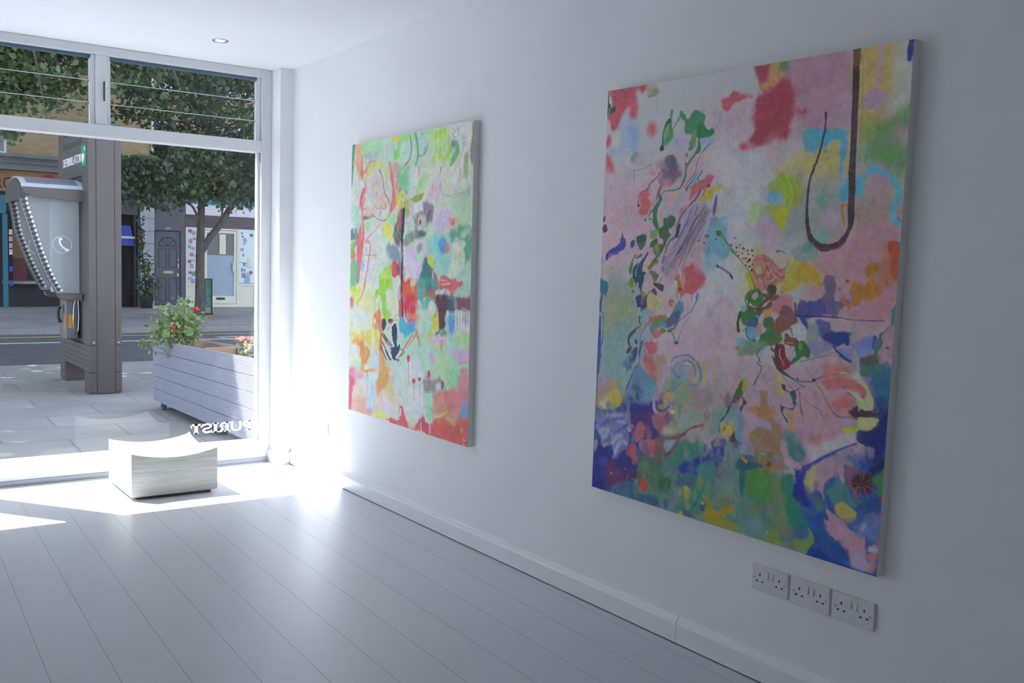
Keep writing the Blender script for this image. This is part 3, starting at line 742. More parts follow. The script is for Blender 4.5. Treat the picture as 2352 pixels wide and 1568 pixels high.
s 91 99 176 30 99 3|980,811,18 1000,835,15 1004,845,9
p 110 123 192 44 99 10|1029,810 1080,811 1088,838 1106,841 1124,837 1147,845 1153,877 1139,881 1129,872 1110,891 1074,882 1039,852
p 68 90 168 33 99 10|1072,852 1124,840 1147,845 1152,877 1133,879 1110,890 1064,870
p 175 192 182 53 94 10|1009,826 1036,822 1046,877 1027,899 1006,904 996,861
p 177 176 206 82 89 10|1007,888 1064,875 1105,894 1047,920 1016,913
p 167 178 234 57 94 10|1110,891 1156,889 1194,858 1228,836 1240,881 1225,909 1198,917 1171,925 1141,918
p 150 167 229 70 79 10|1193,854 1234,840 1234,874 1202,887
s 75 100 175 13 99 3|1101,889,8 1120,907,9 1142,920,8 1165,928,9
s 96 113 192 13 99 3|1240,852,16 1237,879,11
p 103 151 142 15 99 10|1292,764 1310,759 1314,801 1301,811 1279,829 1270,847 1268,866 1251,889 1266,909 1270,923 1286,917 1287,936 1251,955 1196,961 1195,917 1220,910 1241,898 1244,868 1258,838 1288,807
p 127 111 93 49 79 10|1196,919 1241,900 1269,904 1254,923 1213,932
p 121 164 176 27 89 10|1292,767 1309,761 1311,798 1292,800
p 224 182 196 13 99 10|1264,843 1286,817 1309,806 1312,895 1309,945 1289,926 1283,917 1270,923 1258,893 1270,866
p 112 127 146 10 99 10|1289,875 1288,877 1286,878 1283,879 1280,878 1279,876 1280,874 1282,872 1285,872 1288,873
s 111 81 107 7 99 3|1312,824,1 1312,895,1
s 200 177 197 36 89 3|1169,898,14 1179,924,20 1179,963,23
p 235 147 157 94 94 10|856,748 934,741 942,772 941,798 867,805 839,783
p 158 105 109 55 89 10|891,780 923,773 950,797 959,822 941,837 901,829
p 238 153 134 36 87 10|773,631 820,620 855,645 889,660 903,680 885,702 834,725 821,734 787,722 765,669
p 238 238 137 18 89 10|782,655 802,657 800,676 786,671
s 212 93 110 12 89 3|815,618,4 829,656,5 851,687,5
s 216 95 112 12 89 3|876,666,5 902,657,4 914,628,3
s 210 93 109 12 89 3|772,666,4 794,684,3 831,678,3
s 211 93 110 12 89 3|829,656,5 812,692,5 828,726,5
s 214 95 112 12 89 3|850,664,3 884,686,3 900,683,4
s 212 94 111 12 89 3|846,709,3 872,692,3 832,693,3
s 213 94 111 12 89 3|827,630,2 855,640,2 873,663,2
s 210 93 109 12 89 3|773,634,2 800,628,2 817,625,2
s 238 214 174 18 79 3|831,678,5 850,664,5
s 238 215 174 18 79 3|846,701,5 864,684,5
s 238 212 172 18 79 3|798,697,6 813,705,6
s 238 214 173 18 79 3|821,643,4 838,640,4
p 230 220 71 33 99 10|742,678 763,685 784,728 770,736 755,718
s 191 100 101 15 99 3|865,603,7 878,603,4 901,609,2
s 127 163 82 12 99 3|645,577,4 672,604,6 710,630,4 748,664,4 771,699,5 784,728,6
p 183 61 92 13 99 3|675,584 674,587 670,588 667,586 667,583 670,581 674,582
p 184 61 93 12 99 3|700,592 698,595 694,596 691,594 690,591 694,589 698,589
p 185 62 93 12 99 3|731,596 729,599 724,600 720,598 720,594 724,592 729,593
p 186 62 94 12 99 3|749,602 748,605 744,606 741,604 741,601 744,599 748,600
p 187 63 94 12 99 3|767,602 765,604 761,605 758,603 758,600 761,598 765,599
p 184 61 93 12 99 3|698,608 696,611 693,611 690,610 690,607 692,605 696,606
p 185 62 93 12 99 3|725,610 723,613 720,613 718,612 718,609 720,608 723,608
p 184 62 93 12 99 3|709,606 708,607 706,607 705,607 705,605 706,604 708,605
p 186 62 94 12 99 3|752,614 751,616 747,617 744,615 743,612 746,610 750,611
p 184 62 93 12 99 3|708,619 707,622 703,623 700,621 700,618 703,616 706,617
p 187 63 94 12 99 3|772,619 771,621 767,622 764,620 764,617 767,616 770,616
p 185 62 93 12 99 3|729,628 728,631 724,631 721,630 721,627 724,625 727,626
p 186 62 94 12 99 3|743,627 741,631 736,632 732,629 732,626 736,623 741,624
p 187 62 94 12 99 3|761,633 759,637 753,639 748,636 748,631 752,628 758,629
p 186 62 94 12 99 3|750,640 749,643 745,643 742,642 742,639 745,637 748,638
p 187 63 94 12 99 3|772,646 770,649 766,650 763,648 763,645 766,643 770,643
p 186 62 94 12 99 3|745,650 743,653 740,653 737,652 737,649 740,648 743,648
p 187 62 94 12 99 3|761,655 759,658 755,658 751,656 751,653 754,651 759,652
p 187 62 94 12 99 3|771,666 769,670 764,671 760,669 760,665 764,662 768,663
p 184 62 93 12 99 3|710,584 709,586 706,587 704,585 703,583 706,581 709,582
s 186 62 94 12 99 3|746,640,4 759,629,5
s 185 82 104 9 99 3|695,592,1 725,596,1
p 101 148 82 33 99 10|823,752 817,767 799,777 775,778 756,770 747,756 754,742 772,732 795,731 815,739
p 91 162 80 18 99 10|766,766 809,745 820,763 808,780 777,785
p 237 214 211 15 99 10|771,750 791,738 796,751 783,763
s 134 162 90 12 99 3|749,778,7 744,762,5 760,740,4 780,730,6 801,727,8
s 107 81 65 12 99 3|756,780,7 765,756,3 781,736,3
s 133 96 77 32 99 3|753,786,8 792,792,8 824,768,12 855,740,18 861,724,19
p 99 90 69 32 99 10|870,733 862,742 851,747 839,744 832,735 833,724 840,714 852,710 863,713 870,721
p 146 105 81 32 89 10|815,739 882,744 864,761 837,762
p 140 104 83 32 99 10|825,779 857,761 852,788 826,800 807,818 792,797
p 238 188 97 32 89 10|823,795 852,788 854,809 827,816
p 90 152 84 29 99 10|723,804 750,794 792,800 794,819 768,845 740,850 721,824
s 77 97 69 19 99 3|727,810,7 718,840,11 722,870,14
p 170 221 212 19 99 10|730,787 750,786 747,803 730,804
p 135 202 221 15 99 10|754,851 796,845 802,888 779,898 760,884
p 92 120 164 18 99 10|764,834 800,818 805,839 796,853 761,853
s 95 94 128 9 99 3|755,859,3 738,872,2
s 74 94 131 12 99 3|755,865,3 761,889,3 793,902,4
p 70 103 147 12 99 10|799,898 798,902 794,904 789,905 784,903 783,899 784,895 788,893 793,892 797,894
p 225 182 172 15 99 10|802,845 819,841 818,873 802,883 800,859
p 111 137 83 32 99 10|828,821 861,814 869,840 844,852 826,846
p 93 151 101 36 99 10|806,896 844,858 877,850 904,868 912,886 887,899 875,913 834,909 804,915
p 141 181 135 74 89 10|734,916 758,903 816,895 848,905 803,942 726,955
p 172 118 93 31 99 10|869,837 887,812 914,823 940,821 944,836 910,858 898,872 878,860
p 238 238 238 14 99 10|944,836 978,831 998,845 994,876 969,881 946,865 939,850
s 170 100 96 12 99 3|937,845,4 946,870,3
p 167 102 78 17 99 10|917,862 943,870 969,881 977,896 952,903 916,899 912,878
s 238 204 182 9 99 3|922,892,2 942,893,2 951,894,2
p 115 152 82 32 99 10|859,880 898,872 906,889 874,903
p 141 113 79 32 99 10|891,915 889,923 881,928 871,929 862,925 859,918 861,910 869,904 879,903 888,907
p 238 218 201 15 99 10|885,910 883,914 878,917 872,918 867,916 865,912 866,908 871,905 877,904 882,906
p 84 144 93 17 99 10|958,903 982,880 1001,886 1013,916 1014,934 992,933 975,948 947,961 949,943 960,929
p 153 195 83 17 99 10|987,900 986,908 982,913 977,913 973,909 971,902 972,894 975,889 980,888 985,893
p 237 204 213 14 99 10|915,918 936,908 956,914 958,934 943,949 919,936
p 106 81 117 15 99 10|881,905 894,904 900,943 905,969 896,980 878,956
p 179 64 74 15 99 10|894,904 913,902 923,940 940,952 941,967 919,978 899,969 893,938
s 238 238 238 9 99 3|900,916,3 900,938,3 911,952,3
s 238 110 124 15 99 3|911,952,10 918,967,8
p 142 211 219 19 99 10|750,908 748,917 739,923 727,924 718,920 714,911 716,902 725,895 737,894 746,899
p 227 143 71 13 99 10|730,929 729,933 724,936 719,936 714,934 712,931 713,926 718,924 723,923 728,925
p 139 199 209 129 89 10|662,609 657,622 643,631 625,631 610,623 603,610 608,597 622,589 640,589 655,597
p 156 135 156 95 84 10|413,326 405,353 382,369 352,367 326,349 314,321 322,293 346,278 376,279 402,298
p 206 175 190 97 79 10|352,298 347,309 331,316 311,315 294,307 287,295 293,283 309,277 328,278 345,286
p 150 117 129 55 89 10|395,325 392,333 382,338 369,338 358,332 354,323 357,314 367,309 380,310 391,316
p 123 130 160 40 89 10|332,270 378,271 387,305 356,313 337,292
p 176 140 154 40 79 10|321,316 353,318 363,353 367,373 303,371 308,338
p 235 163 163 48 89 10|331,357 366,346 371,373 332,372
s 127 114 148 9 84 3|370,309,3 363,277,1
s 107 104 138 9 84 3|373,309,3 370,276,1
s 128 115 148 9 84 3|376,309,3 378,276,1
s 107 104 138 9 84 3|379,310,3 385,276,1
s 128 115 149 9 84 3|382,311,3 392,281,1
s 107 104 138 9 84 3|385,312,3 400,283,1
s 128 115 149 9 84 3|387,313,3 400,295,1
s 107 104 138 9 84 3|390,315,3 408,297,1
s 128 115 149 9 84 3|392,317,3 417,299,1
s 107 104 138 9 84 3|393,319,3 418,307,1
s 128 115 149 9 84 3|395,321,2 424,313,1
s 107 104 138 9 84 3|395,323,2 417,321,1
s 128 115 149 9 84 3|396,325,2 421,327,1
s 107 104 138 9 84 3|395,327,2 418,333,1
s 128 115 149 9 84 3|395,330,2 421,341,1
s 107 104 138 9 84 3|394,331,2 419,347,1
s 128 115 149 9 84 3|392,333,3 410,349,1
s 107 104 138 9 84 3|390,335,3 408,355,1
s 128 115 149 9 84 3|388,336,3 404,359,1
s 107 104 138 9 84 3|386,337,3 403,369,1
s 128 115 149 9 84 3|383,338,3 395,370,1
s 107 104 138 9 84 3|380,339,3 386,365,1
s 128 115 148 9 84 3|377,339,3 381,373,1
s 107 104 138 9 84 3|374,338,3 373,365,1
s 127 114 148 9 84 3|370,338,3 366,369,1
s 107 104 137 9 84 3|367,337,3 361,361,1
s 127 114 148 9 84 3|365,336,3 356,357,1
s 106 103 137 9 84 3|362,335,3 344,361,1
s 127 114 148 9 84 3|359,333,3 343,351,1
s 106 103 137 9 84 3|358,331,3 339,345,1
s 127 114 147 9 84 3|356,329,3 327,343,1
s 106 103 137 9 84 3|355,327,2 325,336,1
s 127 114 147 9 84 3|354,325,2 330,328,1
s 106 103 137 9 84 3|354,323,2 321,321,1
s 170 115 129 12 89 3|309,326,7 294,343,6 263,361,7 242,386,8 213,395,6 200,418,5 199,441,10
p 119 76 100 12 99 10|211,443 210,446 206,448 201,448 198,446 196,443 197,440 201,438 205,438 209,440
s 163 113 118 15 89 3|318,376,11 305,401,12 296,428,5
p 237 121 124 100 94 10|209,393 257,392 263,420 290,438 266,460 245,478 214,470 209,444
p 238 151 159 90 89 10|286,327 284,333 277,336 267,336 260,332 257,326 259,320 266,317 275,317 283,321
p 237 125 129 150 94 10|54,286 57,304 51,316 36,317 20,308 8,292 4,274 11,262 25,261 42,270
p 237 120 129 106 79 10|29,266 33,284 30,295 23,295 13,285 5,268 2,250 4,239 12,239 21,249
p 203 212 211 84 59 10|227,271 221,289 201,299 175,297 153,285 144,266 151,249 171,239 197,240 218,253
p 173 182 180 42 69 10|148,277 147,259 169,245 192,246 185,258 170,263 171,276
s 151 157 165 19 79 3|150,308,3 196,310,4 233,302,3 262,293,6
s 218 225 223 41 59 3|222,253,7 216,273,4 246,277,3
s 180 181 165 13 59 3|147,313,4 150,355,2
s 162 169 153 13 79 3|168,314,5 171,353,3
s 189 193 195 12 59 3|258,238,3 257,275,2 247,285,2
s 71 154 119 12 99 3|500,237,13 499,258,16 483,269,7 449,303,11 440,322,8 435,351,8 420,380,9 403,389,5 376,393,6 348,392,3 327,401,3
p 106 173 87 14 99 10|434,295 452,301 449,313 439,315
p 114 167 109 14 99 10|464,250 460,255 454,257 449,255 448,250 449,245 454,240 460,238 464,240 466,245
p 127 167 119 14 99 10|445,270 445,275 442,278 440,278 437,275 436,270 436,265 438,262 441,262 444,265
s 69 146 105 15 99 3|313,406,14 318,421,18 308,438,17 295,458,25 293,479,20 294,501,25 306,522,20 315,537,17
s 69 145 104 12 99 3|295,456,7 270,466,5 260,483,4
p 88 150 116 12 99 10|249,497 247,501 243,502 240,502 237,499 237,495 240,491 243,489 247,490 249,493
p 88 150 117 12 99 10|275,494 274,497 271,498 267,498 264,496 263,493 264,490 267,489 270,489 273,491
s 99 116 131 8 99 3|546,237,2 515,264,2 492,303,3 490,324,3 478,345,3 456,361,3 434,387,2
s 72 146 140 11 99 3|521,302,2 500,330,2 488,348,5 460,374,5 448,390,13
p 152 206 216 17 89 10|516,321 524,335 490,370 458,386 488,348
s 72 147 126 11 99 3|518,330,3 502,354,5 509,366,5 535,360,7
s 134 185 89 17 99 3|516,369,5 538,360,6
p 238 125 132 53 94 10|540,341 573,347 574,364 544,389 512,397 480,425 429,468 425,453 447,434 472,401 471,386 503,368 529,369
p 238 124 131 60 99 10|573,354 571,361 564,365 555,364 548,360 545,353 547,346 554,343 562,343 570,347
p 238 216 76 37 99 10|535,403 559,384 582,390 619,382 626,391 583,404 566,439 553,427 518,445 517,431
p 238 218 134 44 89 10|572,385 619,379 623,391 577,402
p 110 87 149 11 99 10|561,381 560,384 556,386 551,386 547,383 546,380 547,377 551,376 555,376 559,378
p 110 125 187 16 94 10|590,414 597,423 594,466 583,487 578,465 580,446
p 238 214 216 181 59 10|671,421 668,434 656,442 641,442 628,433 622,419 626,406 638,398 653,398 666,407
p 145 212 227 59 94 10|580,489 609,494 646,494 654,518 637,546 651,569 648,609 546,611 544,580 568,553 554,532 568,506
p 207 230 237 145 69 10|668,506 665,517 655,524 641,524 630,517 625,506 628,495 639,488 652,488 664,495
p 173 185 206 59 94 10|603,508 600,518 591,524 579,524 569,518 565,508 568,498 577,492 589,492 599,498
p 156 145 172 30 99 10|566,554 564,559 559,561 552,561 547,559 544,555 546,550 551,548 558,548 564,550
p 197 206 223 103 84 10|380,457 428,399 446,415 428,443 383,492 347,479 344,447
p 227 221 163 79 89 10|417,404 414,410 403,415 386,418 372,417 364,412 367,407 379,401 395,399 410,400
p 192 217 203 40 50 10|356,427 354,436 348,441 340,441 333,435 330,426 332,418 338,412 346,413 353,418
p 209 195 212 54 91 10|514,438 561,451 553,522 507,571 356,614 381,572 405,512 436,468 468,444
p 221 191 201 63 79 10|381,572 522,546 546,611 471,669 377,712 344,647
s 210 196 213 15 79 3|475,437,2 453,503,6 423,571,4 382,640,3 326,711,2
s 152 136 165 15 79 3|485,448,2 461,510,5 422,573,4 376,638,6 321,704,2
s 102 107 138 15 79 3|479,438,2 461,497,5 425,556,7 380,617,3 331,679,2
s 165 179 197 15 79 3|491,443,2 471,503,7 439,563,4 391,625,5 335,688,2
s 165 179 197 15 79 3|493,442,2 472,506,5 444,571,7 398,638,5 350,706,2
s 165 179 197 15 79 3|490,449,2 477,507,5 444,565,4 395,625,6 345,687,2
s 153 137 165 15 79 3|505,452,2 480,510,6 445,570,3 400,631,3 343,695,2
s 165 179 197 14 79 3|502,454,2 483,514,7 450,575,7 406,638,4 356,702,2
s 103 107 139 14 79 3|506,444,3 488,506,4 452,569,4 408,633,4 355,699,2
s 153 137 166 14 79 3|516,452,2 495,508,7 464,565,6 418,623,4 360,683,2
s 103 107 139 14 79 3|505,452,2 483,513,3 451,576,6 409,639,3 365,705,2
s 238 168 174 14 79 3|512,456,2 488,516,3 458,576,6 427,637,4 372,700,2
s 238 171 171 14 79 3|512,446,2 487,507,6 462,568,7 423,631,3 375,695,2
s 238 168 174 14 79 3|530,458,2 507,515,5 476,574,6 431,633,3 382,694,2
s 154 138 166 14 79 3|532,459,2 508,510,5 481,563,3 439,616,4 383,672,2
s 238 168 174 14 79 3|531,452,2 483,506,3 448,561,4 417,618,5 390,675,2
s 132 121 150 14 79 3|536,455,2 496,507,7 457,561,4 421,616,3 390,671,2
s 166 180 198 14 79 3|531,460,2 494,515,3 462,571,3 424,628,5 403,686,2
s 103 108 139 14 79 3|536,458,2 491,508,7 463,559,6 422,611,6 400,664,2
s 103 108 140 14 79 3|541,453,2 507,513,4 466,574,5 440,636,3 412,700,2
s 238 171 172 14 79 3|549,461,2 503,514,3 471,568,3 442,623,6 406,680,2
s 132 121 151 14 79 3|546,454,2 507,508,5 469,563,7 437,618,5 399,675,2
s 238 172 172 14 79 3|546,464,2 505,515,6 475,568,6 441,622,6 411,677,2
s 238 169 175 14 79 3|552,460,2 515,511,3 478,563,5 449,616,3 424,671,2
s 104 108 140 14 79 3|550,464,2 512,512,3 475,561,4 454,611,3 426,662,2
s 104 108 140 14 79 3|554,462,2 516,511,5 482,561,5 452,612,4 426,664,2
s 238 169 175 14 79 3|556,466,2 516,517,7 482,569,3 450,622,4 422,676,2
s 154 138 167 14 79 3|558,467,2 520,515,5 493,563,6 461,612,4 432,662,2
s 133 122 151 14 79 3|567,460,2 528,514,6 501,570,4 466,627,3 442,684,2
s 133 122 152 14 79 3|572,464,2 539,514,3 500,565,4 469,617,4 447,670,2
s 115 107 137 20 84 3|512,400,13 497,423,12 459,454,6 427,485,8 412,522,10 408,554,13 374,577,10 356,614,7
s 81 76 103 18 99 3|422,517,12 411,554,14
s 238 238 238 9 79 3|482,444,2 450,466,2
s 117 92 149 8 99 3|538,396,3 526,417,3
p 95 126 77 21 99 10|375,482 397,492 394,509 381,522 372,537 386,547 371,572 348,602 331,614 326,592 339,572 316,554 321,532 339,522 341,499
p 77 142 106 18 99 10|340,494 358,492 367,517 350,529
p 154 183 114 33 99 10|278,537 314,532 316,552 295,567 272,560
p 73 130 92 18 99 10|277,578 309,562 314,580 300,593 275,598
p 174 201 71 18 99 10|300,593 325,587 326,602 309,615 294,605
p 92 125 110 34 99 10|201,560 250,552 248,586 242,599 227,612 215,594
p 70 114 96 22 89 10|201,559 248,554 244,573 214,578
p 121 70 100 10 99 10|32,530 30,541 22,547 12,547 3,541 -1,530 2,520 10,513 20,513 28,520
p 128 79 109 10 99 10|15,492 13,499 9,504 5,503 2,499 1,491 3,483 7,479 11,479 14,484
p 79 93 185 16 94 10|115,536 124,555 141,574 139,605 124,616 92,619 40,620 91,593 105,574 112,553
p 78 89 175 16 99 10|189,585 185,595 177,600 169,600 164,593 163,582 168,573 175,567 183,568 189,575
p 118 133 79 14 99 10|623,545 622,550 616,554 608,554 602,550 599,545 601,539 607,536 615,536 621,539
s 120 156 85 11 99 3|619,546,7 642,569,5 672,595,4 685,608,4
p 182 74 108 11 99 3|688,560 687,562 683,563 680,561 680,559 683,557 686,558
p 182 74 108 11 99 3|693,577 692,579 689,580 687,578 686,576 689,575 691,575
p 181 74 108 11 99 3|675,585 674,588 670,589 666,587 666,583 669,581 673,582
p 182 75 108 11 99 3|712,584 711,586 707,586 705,585 705,583 707,581 710,582
p 182 74 108 11 99 3|700,592 699,595 695,595 692,594 692,591 695,589 698,589
p 183 75 109 10 99 3|730,595 728,598 724,599 720,597 720,593 723,591 728,592
p 184 75 109 10 99 3|749,602 747,604 744,605 741,603 741,600 744,599 747,599
p 185 76 110 10 99 3|766,600 764,603 760,604 757,602 757,599 760,597 764,597
p 178 73 106 11 99 3|606,565 604,568 600,568 597,567 597,563 600,562 604,562
p 176 72 104 11 99 3|524,570 522,573 518,574 514,572 514,569 517,567 522,568
p 177 72 105 11 99 3|551,579 550,581 546,582 542,580 542,577 545,575 549,576
p 178 73 106 11 99 3|598,595 596,597 592,598 589,596 588,593 592,591 596,592
p 177 73 105 11 99 3|575,603 573,607 568,608 564,605 564,602 568,599 572,600
s 118 92 125 8 99 3|601,567,1 574,594,2 572,610,2
s 156 80 112 8 99 3|547,579,1 565,594,1
p 208 237 172 118 94 10|785,478 783,500 772,514 758,514 745,500 739,477 741,454 752,441 767,441 779,455
s 238 207 221 42 89 3|729,511,10 776,545,15
p 86 95 176 24 74 10|28,631 101,588 141,585 135,607 114,616 41,646
s 81 87 172 12 69 3|15,660,2 114,612,2
s 81 87 172 12 69 3|18,653,2 116,608,2
s 81 87 172 12 69 3|22,646,2 119,604,2
s 81 87 172 12 69 3|25,640,2 122,600,2
s 81 87 172 12 69 3|29,633,2 124,596,2
s 81 87 173 12 69 3|32,626,2 127,592,2
p 76 84 166 15 99 10|42,637 40,645 36,651 31,651 28,645 27,636 29,627 33,622 38,622 41,628
s 85 96 183 9 99 3|6,637,4 5,662,4
p 75 148 110 18 99 10|230,625 202,633 189,648 183,677 178,707 164,707 164,683 171,648 184,631 209,627
s 82 146 103 15 99 3|230,627,11 209,637,7 195,640,3
p 145 176 87 24 99 10|198,730 196,743 188,751 178,751 169,744 165,732 167,719 175,711 185,711 194,718
p 115 115 119 15 99 10|201,763 200,767 196,769 190,770 186,768 184,764 185,760 190,758 195,757 199,760
p 58 92 118 15 99 10|264,619 262,636 246,656 241,685 258,687 249,709 253,718 245,748 239,772 223,739 215,730 206,745 201,720 185,702 194,677 217,654 244,634
s 216 213 221 9 79 3|231,642,3 212,671,3 202,696,5 209,710,2
s 230 216 226 12 79 3|217,730,3 222,744,3
p 237 206 164 35 89 10|246,656 279,641 277,662 265,679 247,675
p 128 151 94 23 94 10|300,588 327,585 335,606 313,637 321,654 295,667 289,679 268,684 274,660 310,633 298,612
s 102 121 79 14 89 3|334,590,17 332,616,9 300,647,6 268,672,3
p 161 188 87 17 99 10|322,599 321,608 315,613 308,613 302,608 299,600 301,591 306,586 313,586 319,591
p 132 141 85 23 99 10|275,686 303,685 327,696 322,716 305,723 290,702 270,703
p 230 199 206 20 94 10|250,718 269,689 291,707 303,731 294,750 264,771 242,762 244,738
p 238 207 160 14 89 10|291,712 302,726 299,736 288,717
p 112 90 98 14 99 10|302,726 353,731 359,747 355,757 342,757 328,749 310,740
p 109 87 95 14 99 10|297,750 317,749 322,773 309,776 298,764
p 238 212 156 69 94 10|275,780 302,769 323,777 349,766 357,790 346,819 313,833 281,828 270,804
s 152 151 133 9 99 3|336,772,2 318,811,2
p 147 129 157 22 89 10|356,672 332,720 339,724 347,696 339,672 360,629 346,627 338,660
p 148 137 168 11 99 10|371,684 369,688 365,691 359,691 354,689 352,685 354,681 358,678 364,678 369,680
p 221 207 224 11 99 10|366,684 366,686 363,688 361,688 358,687 357,685 358,683 360,681 363,681 365,682
p 70 72 163 15 99 10|208,784 233,775 239,767 241,801 257,820 229,826 218,822 213,803
p 159 178 88 17 99 10|239,767 249,760 267,773 254,788 241,789
p 117 121 125 17 99 10|241,789 271,775 269,800 256,815 241,801
s 113 91 106 17 99 3|297,752,3 274,773,5 265,793,10 263,814,20 250,830,22 244,840,10
p 160 202 206 39 89 10|223,844 271,824 306,841 259,863 224,863
p 189 206 222 55 89 10|265,848 300,843 263,921 258,946 248,958 246,923 264,882
s 102 88 109 12 99 3|238,857,7 236,880,5 244,889,3 227,900,5 189,923,7 179,948,11 184,964,11
s 88 116 165 12 99 3|234,858,8 238,882,6
s 91 124 166 12 99 3|291,866,2 269,894,4 246,928,3 245,959,3
p 238 119 124 79 99 10|448,683 478,657 515,651 544,675 558,697 545,734 522,753 485,762 458,742 463,710
p 238 181 189 142 69 10|543,652 540,667 532,676 520,677 510,668 506,653 508,639 517,629 528,629 538,638
p 238 174 129 33 94 10|445,685 461,689 459,710 464,728 442,729 440,702
p 235 134 96 19 99 10|439,690 434,711 449,738 467,751 466,765 454,773 452,787 442,785 441,766 427,748 425,730 421,712 414,707 423,695
p 214 81 71 22 99 10|449,744 447,748 443,751 437,751 432,749 430,745 431,741 436,738 442,738 447,740
p 238 238 202 22 89 10|424,727 420,733 415,735 411,735 409,730 410,724 414,719 419,716 423,717 425,721
p 238 125 86 22 99 10|414,796 412,804 406,810 397,810 390,806 387,797 389,789 396,784 404,783 411,788
p 238 201 78 17 99 10|413,798 412,803 409,806 405,806 402,804 400,799 401,794 404,791 408,791 412,794
p 123 172 198 44 94 10|424,758 442,780 455,784 464,777 463,802 449,840 435,865 390,887 369,865 393,835 425,812 433,790
p 110 119 153 45 89 10|400,834 442,827 434,860 384,887 363,875 375,860
p 121 173 102 38 94 10|301,865 335,853 367,841 391,851 369,870 350,888 330,892 302,877
p 238 135 111 17 99 10|285,881 290,859 307,853 367,839 391,840 388,847 335,855 308,860 298,870 295,880
p 134 179 203 38 99 10|383,878 380,884 370,888 358,889 347,886 343,881 347,875 357,871 369,870 379,873
p 130 154 193 46 79 10|299,884 330,892 318,909 304,913 293,895
s 111 135 196 11 99 3|531,755,3 523,769,10 524,780,5 502,816,4 478,834,4 435,865,3
s 123 137 142 8 99 3|527,757,3 522,755,2 535,764,2 524,778,2
s 123 130 174 11 99 3|499,761,4 500,779,5
s 92 153 150 8 99 3|491,840,2 465,876,3 453,900,2 442,929,5
s 97 158 100 11 99 3|435,869,4 417,889,7 388,899,7 408,902,6 426,926,4
s 131 168 109 11 99 3|381,899,4 339,922,2 296,943,2
p 58 135 111 8 99 10|446,936 444,940 439,943 432,943 426,942 424,938 426,934 431,932 438,931 443,933
p 124 165 97 17 99 10|351,890 378,895 372,907 352,909
p 238 149 164 38 99 10|348,908 345,916 337,921 327,922 319,918 315,911 318,903 326,898 336,897 344,901
s 238 201 219 76 84 3|544,886,41 572,845,19 604,798,16 649,766,16 679,776,20 705,814,19
s 238 195 211 31 79 3|630,810,6 634,845,6 623,891,6 604,925,8
s 139 126 153 15 89 3|611,657,9 645,669,7 673,684,8 683,697,7
p 105 79 112 10 99 10|619,656 618,659 615,661 611,662 607,660 606,656 607,653 610,651 614,651 617,653
s 83 80 126 10 99 3|674,686,9 684,697,6
p 181 217 226 127 69 10|580,665 577,677 567,684 554,685 543,678 538,666 541,654 551,646 564,646 575,653
p 146 209 221 105 59 10|616,624 611,650 596,667 576,667 558,651 550,625 554,599 570,582 590,582 608,598
p 70 136 160 16 99 10|3,723 23,733 43,737 48,762 40,788 23,783 10,789 2,764
s 75 82 170 16 99 3|13,789,8 8,815,13 9,853,10
s 86 113 185 19 99 3|9,874,9 10,917,12 10,980,10
s 73 100 157 9 99 3|23,852,3 30,903,3 27,979,4
p 174 197 136 162 69 10|176,840 172,851 160,860 144,861 131,854 125,843 129,831 141,823 157,822 170,828
s 85 98 170 20 94 3|9,928,16 8,983,21 10,1037,21 8,1081,19 8,1147,7 5,1191,7
s 78 100 159 10 99 3|29,927,4 26,968,4 15,999,5
p 238 125 132 57 99 10|271,958 321,941 345,934 343,957 331,981 295,992 283,975
s 122 117 138 9 99 3|266,969,3 280,994,3 303,996,2 327,984,2
p 238 135 140 57 89 10|355,915 351,924 341,931 328,932 317,927 312,919 315,910 326,903 339,902 350,907
p 217 180 140 147 94 10|267,1010 331,993 389,998 380,1074 330,1085 292,1059
p 222 134 134 123 89 10|266,1005 317,995 335,1044 337,1085 308,1078 280,1045
s 102 85 104 13 99 3|215,914,8 186,937,10 180,962,9 197,978,7
p 84 70 87 16 99 10|181,975 197,986 183,998 168,1005 174,983
p 85 101 152 16 99 10|230,951 231,957 228,961 223,963 217,961 213,956 212,951 215,946 220,945 226,947
p 89 93 133 19 99 10|219,974 235,977 229,1009 208,1027 198,999
p 93 155 188 60 94 10|203,1012 186,1045 205,1048 183,1064 151,1049 169,1021 191,1008
p 164 200 209 51 99 10|210,1006 207,1011 201,1015 193,1016 187,1014 184,1009 186,1003 192,999 200,998 207,1001
s 88 126 175 16 99 3|255,950,11 249,973,13 243,997,10 248,1017,4 236,1050,4
s 92 78 101 13 99 3|230,1049,12 221,1065,8 204,1090,7 187,1124,9 174,1166,7
p 134 170 201 109 94 10|177,1147 204,1085 246,1039 300,1074 339,1100 329,1173 270,1176 225,1172 178,1168
p 109 171 174 59 79 10|220,1104 250,1095 262,1162 248,1184 221,1167
p 131 192 206 83 94 10|340,1134 331,1157 314,1171 296,1171 284,1157 283,1134 292,1111 309,1097 327,1097 339,1111
p 209 181 202 54 94 10|13,1097 42,1094 60,1124 46,1158 18,1168 8,1136
p 208 173 136 63 94 10|65,1129 99,1103 128,1110 114,1147 75,1171 36,1193 7,1188 10,1174 43,1170
p 226 211 117 71 97 10|60,1176 122,1143 146,1156 153,1193 111,1217 63,1232 21,1225 16,1204
p 230 221 173 90 89 10|20,1206 76,1187 79,1227 51,1234
p 229 198 83 97 79 10|148,1185 145,1200 133,1210 119,1212 106,1205 101,1192 105,1177 116,1167 131,1165 143,1172
p 68 65 163 93 99 10|164,1191 209,1163 233,1176 263,1185 329,1168 331,1209 311,1237 215,1263 182,1231
p 98 70 133 100 84 10|228,1219 309,1199 318,1234 335,1260 278,1295 232,1276
s 225 191 210 18 99 3|385,1041,35 383,1069,20 368,1106,23 359,1138,29 342,1156,15
